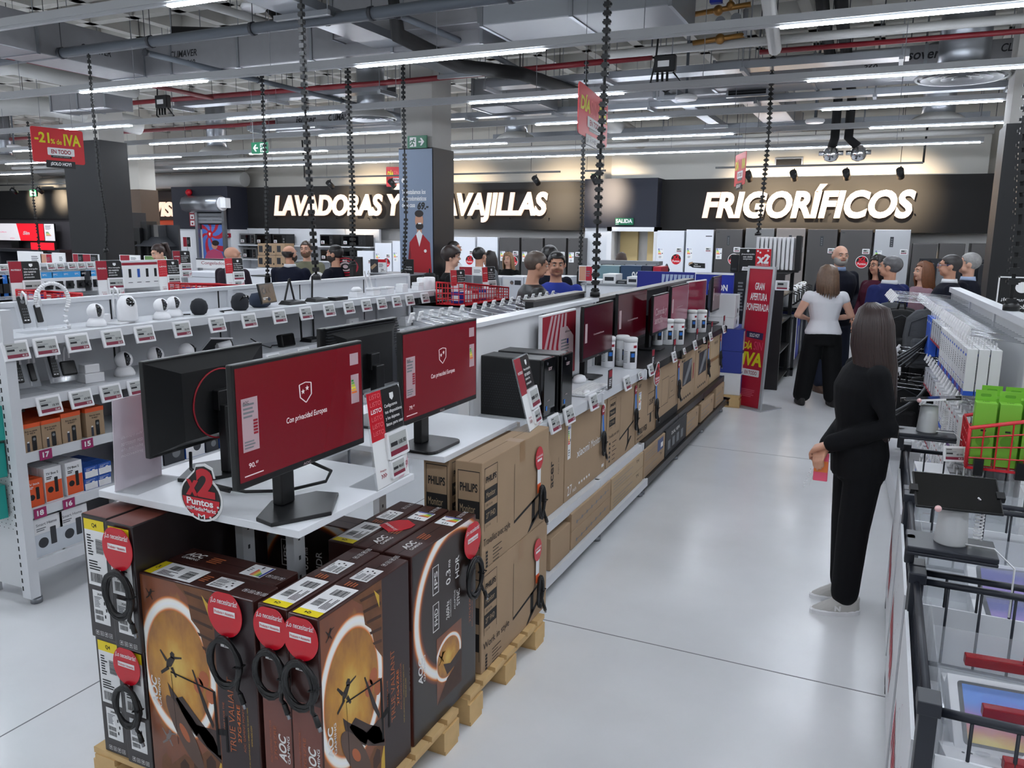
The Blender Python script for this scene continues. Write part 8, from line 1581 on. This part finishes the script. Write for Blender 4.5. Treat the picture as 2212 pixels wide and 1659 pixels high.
ARMS = {'hang': ((.245, .03, 1.15), (.24, -.05, .91)), 'clasp': ((.25, .02, 1.14), (.07, -.21, 1.0)), 'cross': ((.24, -.05, 1.16), (.0, -.2, 1.13)), 'up': ((.23, -.1, 1.17), (.1, -.28, 1.22)), 'low': ((.23, -.02, 1.14), (.07, -.2, .95))}
def person(label, loc, face, H, skin=SKIN, top=None, bottom=None, hair='short', hcol=(40, 30, 26), arms=('hang', 'hang'), sleeve=1., head=(0, 0), wide=1., fem=False, vox=.013, jacket=True, shoe=(24, 22, 22), collar=None, beard=None, glasses=None, zl=1.36, feet=None, wideleg=.075, front=None):
    t = thing('person', label, 'person', loc, face, 'people in the shop'); k = H/1.75; t.scale = (k*wide, k*wide, k)
    HM = Matrix.Translation((0, .01, 1.5)) @ Rz(head[0]) @ Rx(head[1]) @ Matrix.Translation((0, -.01, -1.5))
    sx = .165 if fem else .188; wz = .125 if fem else .148
    tor = [(.84, (0, .0), .165, .12), (.94, (0, .005), .175 if fem else .168, .128), (1.09, (0, 0), wz, .108), (1.22, (0, -.008), .15 if fem else .165, .125), (1.31, (0, -.008), .165 if fem else .185, .13 if fem else .125), (1.4, (0, .002), sx-.01, .095), (1.45, (0, .008), .095, .068)]
    hd = lambda p: tuple(HM @ Vector(p))
    g = G(skin); loft(g, tor); limb(g, [(0, .015, 1.42), (0, .006, 1.5), hd((0, .01, 1.58))], [.06, .054, .052])
    fs = feet or ((.095, -.0, 0), (-.095, .0, 0)); AR = []
    for s, a, (fx, fy, fz) in ((1, arms[0], fs[0]), (-1, arms[1], fs[1])):
        e, w = ARMS[a] if isinstance(a, str) else a; e = Vector((e[0]*s, e[1], e[2])); w = Vector((w[0]*s, w[1], w[2])); S_ = Vector((s*sx, .005, 1.39)); AR.append((S_, e, w))
        limb(g, [S_, S_.lerp(e, .5), e, e.lerp(w, .35), w], [.052, .045, .038, .038, .026]); hand(g, w, w-e if w.z < 1.05 else (w-e)+Vector((0, 0, .0)), (-s, -.3, .1) if a == 'hang' else (0, .4, -1), .5 if a != 'hang' else .35)
        limb(g, [(s*.085, 0, .9), (s*.09+(fx-s*.09)*.5, fy*.5-.012, .5), (fx, fy+.015, .09)], [.092, .058, .04]); limb(g, [(fx, fy+.02, .04), (fx*1.04, fy-.1, .022)], [.034, .02])
    h = G(skin)
    for c, r in (((0, .014, 1.662), (.074, .094, .09)), ((0, -.018, 1.615), (.06, .07, .08)), ((0, -.062, 1.558), (.028, .026, .024)), ((.04, -.02, 1.575), (.026, .05, .035)), ((-.04, -.02, 1.575), (.026, .05, .035)), ((.08, .012, 1.625), (.012, .022, .032)), ((-.08, .012, 1.625), (.012, .022, .032)), ((.036, -.07, 1.607), (.024, .018, .02)), ((-.036, -.07, 1.607), (.024, .018, .02)), ((0, -.075, 1.672), (.05, .02, .014))): h.ball(c, r, 14, 10)
    h.tube([(0, -.088, 1.655), (0, -.104, 1.63), (0, -.108, 1.613)], [.009, .013, .016], 10); g.add([hd(v) for v in h.v], h.f); skinmesh(g, 'body', t, vox)
    e = G(EYEW); [e.ball((s*.03, -.0785, 1.647), .0098, 12, 8) for s in (1, -1)]; e.mat(INK); [e.ball((s*.03, -.083, 1.6465), .0064, 10, 6) for s in (1, -1)]; e.v = [hd(v) for v in e.v]; e.build('eyes', t)
    hm = mat('hair_%d_%d_%d' % hcol, hcol, .36, var=.4, scale=40)
    e = G(hm); [e.tube([(s*.013, -.0925, 1.671), (s*.03, -.0935, 1.677), (s*.05, -.078, 1.67)], [.004, .005, .003], 6) for s in (1, -1)]; e.v = [hd(v) for v in e.v]; e.build('eyebrows', t)
    e = G(LIP); e.tube([(-.022, -.082, 1.585), (-.008, -.0895, 1.588), (.008, -.0895, 1.588), (.022, -.082, 1.585)], [.003, .0065, .0065, .003], 8); e.v = [hd(v) for v in e.v]; e.build('mouth', t)
    def shell(c, r, keep, nm, m=hm, th=.006):
        q = G(m); q.ball(c, r, 28, 20); q.f = [f for f in q.f if keep(sum((Vector(q.v[i]) for i in f), Vector())/4)]; q.fm = [0]*len(q.f); q.sm = [True]*len(q.f); q.v = [hd(v) for v in q.v]; o = q.build(nm, t); md = o.modifiers.new('thick', 'SOLIDIFY'); md.thickness = th; md.offset = -1
    if hair == 'short': shell((0, .018, 1.666), (.081, .1, .097), lambda p: p.z > 1.728-.148*min(1, max(0, (p.y+.075)/.1)), 'hair')
    if hair == 'mop': shell((0, .01, 1.675), (.094, .118, .105), lambda p: p.z > 1.69-.1*min(1, max(0, (p.y+.07)/.1)), 'hair', hm, .016)
    if hair == 'ring': shell((0, .018, 1.66), (.082, .1, .09), lambda p: p.y > .012 and 1.585 < p.z < 1.65+p.y*.25, 'hair', hm, .004)
    if hair in ('long', 'bob'):
        shell((0, .018, 1.668), (.087, .106, .1), lambda p: p.z > 1.72-(.55*(p.y+.08)) and p.z > 1.56, 'hair_cap'); q = G(hm); rr = random.Random(int(H*1000)); N = 190 if vox < .01 else 46
        for i in range(N):
            a = -2.25+4.5*(i+rr.random()*.7)/N; s_, c_ = math.sin(a), math.cos(a); z1 = zl+rr.uniform(-.03, .05)+.05*abs(s_); f_ = max(.0, c_)
            P = [(s_*.02, .0+c_*.02, 1.766), (s_*.068, .018+c_*.08, 1.735), (s_*.092, .018+c_*.11, 1.65), (s_*.098, .022+c_*.118, 1.54), (s_*.1, .05+c_*.11, 1.43)]+([(s_*.105, .08+.08*f_, (1.43+z1)/2)] if zl < 1.3 else [])+[(s_*.095, .085+.065*f_ if zl < 1.3 else .05+c_*.09, z1)]
            R_ = rr.uniform(.005, .009) if vox < .01 else .012; q.tube([hd((p[0]*(1+.05*rr.random()), p[1], p[2])) for p in P], [R_]*(len(P)-2)+[R_*.9, .002], 6, cap=False)
        q.build('hair', t)
    if hair == 'pony': shell((0, .018, 1.668), (.085, .104, .1), lambda p: p.z > 1.728-.148*min(1, max(0, (p.y+.075)/.1)), 'hair_cap'); q = G(hm); [q.tube([hd(p) for p in ((.01*i, .1, 1.73), (.02*i, .16, 1.72), (.03*i, .15, 1.6), (.025*i, .12, 1.45))], [.02, .03, .03, .01], 8) for i in (-1, 0, 1)]; q.build('hair', t)
    if beard: shell((0, -.02, 1.592), (.069, .083, .082), lambda p: p.z < 1.6-.25*max(0, -p.y-.05)+.02 and p.y < .03 and not (abs(p.x) < .024 and p.z > 1.577), 'beard', mat('beard_%d' % beard[0], beard, .8), .008)
    if glasses: q = G(mat('glasses_%d_%d_%d' % glasses, glasses, .3)); [q.tube([hd((s*.032+.024*math.cos(b), -.1, 1.646+.018*math.sin(b))) for b in [2*PI*i/14 for i in range(14)]], .0022, 5, closed=True) for s in (1, -1)]; [q.tube([hd((s*.056, -.099, 1.65)), hd((s*.082, .01, 1.65))], .0022, 5) for s in (1, -1)]; q.build('glasses', t)
    tm = top or BLACKM; z0 = .8 if jacket else .9; o_ = .024 if jacket else .013
    g = G(tm); loft(g, [(z0, (0, .005), .19 if jacket else .178, .142 if jacket else .13)]+[(z, c, rx+o_, ry+o_) for z, c, rx, ry in tor[1:6]]+[(1.462, (0, .01), .085, .072)])
    for S_, e, w in AR:
        if sleeve >= 1: q = e.lerp(w, min(.93, sleeve-.07)); limb(g, [S_, S_.lerp(e, .5), e, q], [.055+o_*.4, .054+o_*.3, .05+o_*.3, .042+o_*.4])
        elif sleeve > 0: limb(g, [S_, S_.lerp(e, sleeve)], [.06, .056])
    skinmesh(g, 'jacket' if jacket else 'shirt', t, max(.009, vox*.85), 5)
    g = G(bottom or BLACKM); loft(g, [(.78, (0, .01), .17, .13), (.9, (0, .008), .182, .14), (1.0 if not jacket else .96, (0, .004), wz+.03, .128)])
    for s, (fx, fy, fz) in ((1, fs[0]), (-1, fs[1])): limb(g, [(s*.088, .005, .86), (s*.09+(fx-s*.09)*.5, fy*.5-.005, .5), (fx, fy+.0, .125)], [.105, wideleg+.01, wideleg])
    skinmesh(g, 'trousers', t, max(.01, vox), 5)
    for fx, fy, fz in fs:
        g = G(mat('shoe_%d_%d_%d' % shoe, shoe, .5)); x = fx*1.04; loft(g, [(.0, (x, fy-.045), .045, .135), (.03, (x, fy-.045), .05, .14), (.06, (x, fy-.02), .046, .11), (.1, (x, fy+.03), .042, .06)], 16); g.build('shoe', t, bev=.004)
    if collar: g = G(mat('collar_%d_%d_%d' % collar, collar, .7)); g.lathe([(.066, 1.455), (.062, 1.5), (.068, 1.5), (.078, 1.45)], (0, .008, 0), n=20); g.build('shirt_collar', t)
    if front: g = G(mat('collar_%d_%d_%d' % front, front, .7)); g.add([(-.05, -.085, 1.47), (.05, -.085, 1.47), (.035, -.155, 1.36), (0, -.168, 1.2), (-.035, -.155, 1.36)], [(0, 1, 2, 3, 4)]); g.build('shirt_front', t)
    return t
NAVY = fabric('navy', (13, 16, 30)); BLK = fabric('black', (8, 9, 11)); BSUIT = fabric('blue_suit', (26, 34, 84)); WTOP = fabric('white', (226, 226, 230), .35)
def pat(x, y, d): return CAM+_ray(x, y)*(d/FPX)
def face_to(dx, dy): return math.atan2(dx, -dy)      # heading so that local -Y points to (dx, dy)
def gp(x, y, d): p = pat(x, y, d); return (p.x, p.y, 0)
D2 = lambda px_: face_to(*(Vector((rgt.x, rgt.y))*px_[0]+Vector((fwd.x, fwd.y)).normalized()*px_[1]))   # right, away
# near woman
W1 = person('long brown haired woman in black blazer and white trainers holding a phone', (-.04, 4.5, 0), D2((-1, .05)), 1.655, SKIN, fabric('blazer', (8, 9, 13)), fabric('trousers', (7, 8, 12)), 'long', (44, 28, 26), (((.235, .05, 1.13), (.05, -.19, .985)), ((.2, .02, 1.12), (.0, -.185, .955))), 1.72, (-1.0, .03), .98, True, .0058, True, (188, 186, 182), zl=1.03, feet=((.09, -.04, 0), (-.1, .02, 0)), wideleg=.078)
for o in [c for c in W1.children if c.name.startswith('shoe')]:
    g = G(PAPER); s = 1 if o.data.vertices[0].co.x > 0 else -1; fx, fy = (.0936, -.04) if s > 0 else (-.104, .02); fr = F((fx+s*.049, fy-.045, .02), (0, s, 0), (0, 0, 1)); g.text(fr, 'N', -.025, .012, .035, .032, l=.003, bold=.06); q = g.build('trainer_logo', o)
    g = G(OFFW); loft(g, [(.0, (fx, fy-.048), .05, .145), (.022, (fx, fy-.048), .052, .147), (.03, (fx, fy-.048), .048, .14)], 20); g.build('sole', o); g = G(OFFW); [g.cyl((fx-.022, fy-.08+.018*i, .062+.006*i), (fx+.022, fy-.075+.018*i, .064+.006*i), .004, n=6) for i in range(4)]; g.build('laces', o)
hp = W1.matrix_basis @ Vector((.03, -.215, .85)); t = thing('phone', 'pink and orange cased phone with bead strap in the hand of the near woman', 'phone', hp, D2((-1, .05))+1.2)
G(mat('phone_pink', (236, 90, 120), .35)).box(-.036, .036, -.006, .004, -.08, .075).build('case', t, bev=.004); G(mat('phone_orange', (240, 130, 60), .35)).box(-.034, .034, -.0075, -.006, -.03, .03).build('back_patch', t); G(GLOSSB).box(-.034, .034, .004, .005, -.077, .072).build('screen', t)
g = G(OFFW); [g.ball((-.05-.03*math.sin(PI*i/13)*(1 if i < 7 else 1), .0+.02*math.sin(2*PI*i/13), .0-.1*math.sin(PI*i/14)-.02), .0035, 8, 6) for i in range(14)]; g.tube([(-.036, 0, -.01), (-.06, 0, -.06), (-.075, 0, -.12), (-.05, 0, -.11), (-.036, 0, -.04)], .0012, 5); g.build('bead_strap', t)
person('woman with shoulder length hair in white top and black trousers, seen from behind', (-.6, 10.15, 0), D2((.12, 1)), 1.67, SKIN2, WTOP, BLK, 'bob', (104, 80, 62), (((.27, -.0, 1.14), (.13, -.2, 1.08)),)*2, .22, (.1, 0), 1.2, True, .011, False, zl=1.37, feet=((.16, -.02, 0), (-.14, .03, 0)), wideleg=.092)
person('bald man with grey beard in navy jacket facing the group', gp(1818, 521, 10.3), D2((.35, -1)), 1.9, SKIN2, NAVY, fabric('jeans', (40, 46, 62)), 'ring', (120, 112, 106), ('clasp', 'clasp'), 1.9, (-.35, .1), 1.12, beard=(170, 166, 160), collar=(130, 150, 186), shoe=(96, 70, 56), feet=((.14, 0, 0), (-.2, -.08, 0)))
person('dark haired woman with glasses in maroon jacket', gp(1900, 532, 9.9), D2((-1, -.35)), 1.78, SKIN, fabric('maroon', (70, 22, 40)), BLK, 'long', (30, 24, 24), ('clasp', 'clasp'), 1.9, (0, .05), 1, True, glasses=(20, 20, 22), zl=1.25)
person('grey haired man in bright blue suit seen from behind', gp(1926, 546, 8.9), D2((-.45, 1)), 1.8, SKIN, BSUIT, BSUIT, 'short', (92, 90, 92), ('clasp', 'low'), 1.9, (.35, 0), 1.14, collar=(226, 226, 230))
person('auburn haired woman in profile with earring', gp(1996, 559, 9.5), D2((-1, -.05)), 1.72, SKIN2, fabric('floral', (150, 120, 130), .4, .4), BLK, 'long', (122, 78, 52), ('clasp', 'hang'), 1.9, (0, 0), 1, True, zl=1.3)
person('dark haired man in navy suit with blue rimmed glasses', gp(2056, 543, 8.9), D2((-1, .4)), 1.82, SKIN, NAVY, NAVY, 'short', (52, 48, 48), ('hang', 'hang'), 1.9, (-.1, .05), 1.08, collar=(232, 232, 236), glasses=(36, 50, 130))
person('white haired man in dark suit behind the suited group', gp(2096, 541, 9.15), D2((-.7, .7)), 1.84, SKIN2, NAVY, NAVY, 'short', (150, 148, 146), ('hang', 'hang'), 1.9, (.2, 0), 1.05, collar=(170, 186, 216))
person('man in black leather jacket looking down, in profile', gp(1153, 533, 7.5), D2((1, .25)), 1.84, SKIN, mat('leather', (18, 18, 20), .42, bump=.4, scale=9), fabric('jeans', (40, 46, 62)), 'short', (88, 74, 66), ('low', 'low'), 1.9, (.1, .22), 1.08)
person('dark haired man in blue T-shirt with earphone and shoulder strap', gp(1202, 538, 8.0), D2((-.1, -1)), 1.83, SKIN, fabric('royal', (46, 62, 150)), fabric('jeans', (40, 46, 62)), 'short', (26, 22, 22), ('low', 'low'), .75, (.15, .18), 1.06, jacket=False)
person('dark haired person half hidden behind the blue T-shirt man', gp(1188, 526, 8.9), D2((.3, 1)), 1.86, SKIN, NAVY, BLK, 'mop', (24, 22, 22))
P12 = person('boy with thick dark fringe, black jacket and backpack, in profile', gp(973, 521, 9.6), D2((1, .1)), 1.84, SKIN2, BLK, fabric('jeans', (40, 46, 62)), 'mop', (40, 28, 24), ('hang', 'hang'), 1.9, (0, .08))
b_ = P12.matrix_basis @ Vector((0, .24, 1.02)); bp = dup(bpy.data.objects['backpack'], b_, P12.rotation_euler.z+PI, 'dark backpack worn by the boy with the fringe', 'backpacks worn by customers')
person('man in white T-shirt behind the backpack boy', gp(982, 511, 12.6), D2((1, -.2)), 1.88, SKIN, WTOP, BLK, 'short', (40, 34, 30), ('low', 'low'), .7, jacket=False)
person('man in grey T-shirt seen from behind near the fridges', gp(1036, 531, 11.9), D2((.3, 1)), 1.8, SKIN, fabric('grey', (104, 106, 110)), BLK, 'short', (26, 24, 24), ('low', 'low'), .8, (-.3, 0), 1.12, jacket=False)
person('woman with dark fringe next to the grey T-shirt man', gp(1056, 539, 12.8), D2((-1, -.1)), 1.72, SKIN, BLK, BLK, 'long', (34, 26, 24), ('hang', 'hang'), 1.9, (0, 0), 1, True, zl=1.3)
person('blonde employee in black polo behind the counter', gp(1098, 543, 14), D2((-.35, -1)), 1.68, SKIN2, BLK, BLK, 'long', (150, 116, 84), ('low', 'low'), .7, (0, .1), 1, True, jacket=False, zl=1.28)
person('bald man in dark hooded top seen from behind', gp(499, 529, 11.4), D2((.5, 1)), 1.78, SKIN, fabric('hoodie', (36, 26, 36)), BLK, 'none', (60, 50, 46), ('low', 'low'), 1.9, (-.2, .1), 1.2)
P18 = person('balding man in striped black and blue football shirt seen from behind', gp(625, 524, 11.6), D2((.1, 1)), 1.8, SKIN, fabric('football', (16, 20, 38)), BLK, 'ring', (40, 32, 30), ('up', 'up'), .8, (-.3, 0), 1.16, jacket=False, collar=(225, 225, 230), beard=(50, 40, 36))
person('man in olive polo with crossed arms facing the camera', gp(661, 513, 12.4), D2((-.1, -1)), 1.86, SKIN2, fabric('olive', (112, 112, 92)), BLK, 'short', (60, 46, 38), ('cross', 'cross'), .75, (0, .08), 1.08, jacket=False, beard=(120, 92, 74))
person('dark haired man in navy top in profile by the tunnel screen', gp(723, 520, 11.2), D2((-1, .3)), 1.82, SKIN, NAVY, BLK, 'short', (26, 22, 22), ('up', 'low'), .9, (.05, .05), 1.1, jacket=False, beard=(50, 40, 36))
person('woman with dark ponytail in black T-shirt bending over the counter', gp(346, 517, 11.8), D2((-.55, -1)), 1.8, SKIN2, BLK, BLK, 'pony', (52, 36, 32), ('low', 'low'), .8, (-.1, .35), 1, True, jacket=False)
person('brown haired person behind the vacuum display', gp(1343, 543, 14.6), D2((.2, 1)), 1.68, SKIN, BLK, BLK, 'bob', (60, 42, 34), zl=1.5, fem=True)
# ------------------------------------------------------------ hanging signs and cable chains
HRED = mat('sign_red', (208, 40, 48), .45)
def promo_sign(label, c, w, h, ang, kind):
    """c = centre of the red panel"""
    t = thing('hanging_sign', label, 'sign', c, ang, 'red hanging promotion signs'); fr = F((-w/2, -.004, -h/2), (1, 0, 0), (0, 0, 1), w, h)
    g = G(HRED); g.poly(fr, rrect(0, 0, w, h, .04*w), 0, .008); g.build('panel', t); bk = F((w/2, .0045, -h/2), (-1, 0, 0), (0, 0, 1), w, h)
    for f_ in (fr, bk):
        g = G(LIME); l = .002
        if kind == 'IVA':
            g.text(f_, '-21', w*.06, h*.56, w*.28, h*.3, l=l, bold=.03); g.text(f_, '%', w*.36, h*.55, w*.08, h*.14, l=l, bold=.02); g.text(f_, 'de', w*.47, h*.54, w*.1, h*.15, l=l, bold=.02); g.text(f_, 'IVA', w*.61, h*.52, w*.33, h*.34, l=l, bold=.03)
        else:
            g.text(f_, 'DÍA', w*.06, h*.5, w*.3, h*.34, l=l, bold=.04, shear=.15); g.text(f_, 'IVA', w*.66, h*.5, w*.3, h*.3, l=l, bold=.05, shear=.15); g.mat(mat('sin_outline', (236, 110, 110), .5)); g.text(f_, 'SIN', w*.37, h*.5, w*.27, h*.3, l=l, bold=-.005, shear=.15)
        g.mat(BLACK); g.poly(f_, rrect(w*.34, h*.15, w*.74, h*.26, .01), l); g.mat(PAPER); g.poly(f_, rrect(w*.28, h*.22, w*.8, h*.44, .015), l+.001); g.mat(DRED); g.text(f_, 'EN TODO', w*.35, h*.27, w*.38, h*.12, l=l+.002, bold=.03); g.mat(PAPER); g.text(f_, 'INCLUIDO APPLE Y CONSOLAS', w*.38, h*.18, w*.32, h*.015, l=l+.001); g.build('lettering', t)
    g = G(BLACK); g.poly(fr, rrect(w*.24, -h*.14, w*.8, h*.07, .01), .003, .014); g.build('lower_strip', t)
    for f_ in (fr, bk): g = G(PAPER); g.text(f_, '¡SOLO HOY!', w*.32, -h*.095, w*.4, h*.12, l=.0125 if f_ is bk else .004, bold=.04, shear=.1); g.build('strip_lettering', t)
    for a in (-w*.3, w*.3): g = G(INKG); g.cyl((a, 0, h/2), (a, 0, 5.46-c[2]), .003, n=4); g.build('suspension_wire', t)
def sign_from_px(label, TL, BL, TR, BR, h, kind):
    P = []
    for t_, b_ in ((TL, BL), (TR, BR)):
        r1, r2 = _ray(*t_), _ray(*b_); k1 = r1.z/math.hypot(r1.x, r1.y); k2 = r2.z/math.hypot(r2.x, r2.y); D = h/(k1-k2); u = Vector((r1.x, r1.y)).normalized(); P.append((u*D, CAMZ+k1*D))
    L_, R_ = P; d = R_[0]-L_[0]; w = d.length; c = (L_[0]+R_[0])/2; promo_sign(label, (c.x, c.y, (L_[1]+R_[1])/2-h/2), w, h, math.atan2(d.y, d.x), kind)
sign_from_px('red hanging sign -21% de IVA at the upper left', (64, 269), (70, 346), (178, 286), (182, 359), .5, 'IVA')
sign_from_px('red hanging sign DIA SIN IVA seen obliquely at the upper centre', (1250, 180), (1247, 293), (1313, 218), (1312, 314), .5, 'DIA')
sign_from_px('red hanging sign DIA SIN IVA left of the poster column', (834, 358), (836, 401), (878, 363), (880, 406), .5, 'DIA')
sign_from_px('red hanging sign IVA behind the left dark column', (196, 377), (197, 415), (233, 381), (234, 419), .5, 'IVA')
promo_sign('red hanging sign seen nearly edge-on above the fridge sign', tuple(ony(1599, 366, 13.5)), .75, .5, 1.95, 'DIA')
def chain(label, pts, r=.022, pitch=.06):
    P = [Vector(p) for p in pts]; t = thing('cable_chain', label, 'cable chain', P[-1], 0, 'black cable chains hanging from the ceiling'); o = P[-1]; g = G(BLACKM); g.tube([p-o for p in P], r*.45, 6); g.build('cable', t); g = G(mat('chain_black', (20, 22, 24), .4)); acc = 0
    for a, b in zip(P, P[1:]):
        d = b-a; n = int(d.length/pitch); u = d.normalized(); q = Vector((0, 0, -1)).rotation_difference(u).to_matrix().to_4x4()
        for i in range(n): c = a+u*((i+.5)*pitch)-o; M = Matrix.Translation(c) @ q; g.box(-r, r, -r*.8, r*.8, -pitch*.3, pitch*.3, M); g.box(-r*1.5, r*1.5, -r*.35, r*.35, -pitch*.12, pitch*.12, M)
    g.build('links', t); g = G(BLACK); g.lathe([(r*1.8, 0), (r*1.8, .03), (r, .05)], n=12); g.build('end_socket', t)
def hang_px(label, pxs, base, ztop=5.1, r=.022, ends=None):
    """base = world point under the chain; pxs = pixel points from top to bottom on the vertical plane through it facing the camera"""
    b = Vector(base); n = Vector((fwd.x, fwd.y, 0)).normalized(); P = []
    for x, y in pxs: d = _ray(x, y); s = (b-CAM).dot(n)/d.dot(n); P.append(CAM+d*s)
    if P[0].z < ztop: P.insert(0, Vector((P[0].x, P[0].y, ztop)))
    P[-1] = b; chain(label, P, r)
_b = onx(684, 611, LX-.42); hang_px('thick black cable chain standing on the camera gondola, left of centre', [(650, 5), (660, 250), (672, 450), (684, 611)], (_b.x, _b.y, 1.602))
_b = onx(1285, 642, -2.03); hang_px('thick black cable chain standing on the island ridge, centre', [(1313, 0), (1306, 180), (1297, 330), (1290, 500), (1285, 642)], (-2.03, _b.y, 1.53))
POSTS = []
def hang_free(label, pxs, d, ztop, post, r=.022): b = pat(*pxs[-1], d); hang_px(label, pxs, b, ztop, r); t = thing('socket_post', 'slim dark socket post under the '+post, 'post', (b.x, b.y, 0)); G(BLACK).box(-.03, .03, -.03, .03, 0, b.z-.002).build('post', t); G(BLACK).box(-.14, .14, -.14, .14, 0, .012).build('foot_plate', t)
hang_free('black cable chain with square links left of the poster column', [(750, 118), (754, 250), (761, 400), (762, 575)], 10.5, 4.2, 'square linked chain', .03)
hang_free('thin black cable chain behind the square linked one', [(568, 215), (575, 400), (578, 600)], 11.8, 4.25, 'thin chain by the striped shirt man')
hang_free('thin black cable chain touching the poster column edge', [(871, 195), (874, 330), (877, 470), (872, 592)], 11.4, 4.3, 'chain at the poster column')
hang_free('thin black cable chain right of the first promotion sign', [(206, 295), (214, 380), (230, 480), (229, 545)], 9.6, 4.0, 'chain by the left dark column', .016)
hang_free('thin black cable chain at the far left television wall', [(68, 352), (72, 430), (82, 510), (86, 545)], 17, 4.2, 'far left chain')
hang_free('thin black cable chain behind the thick centre one', [(1266, 170), (1260, 320), (1257, 480), (1252, 590)], 11.2, 4.3, 'thin centre chain')
hang_px('black cable chain above the black end unit', [(1669, 135), (1660, 300), (1648, 420), (1637, 534)], (-1.58, 11.25, 2.02), 4.3, .024); 
hang_px('green black cable chain standing on the accessory wall cap', [(2212, 300), (2203, 480), (2185, 640), (2178, 688)], tuple(rg(.01, .62, 1.602)), 4.3, .024)
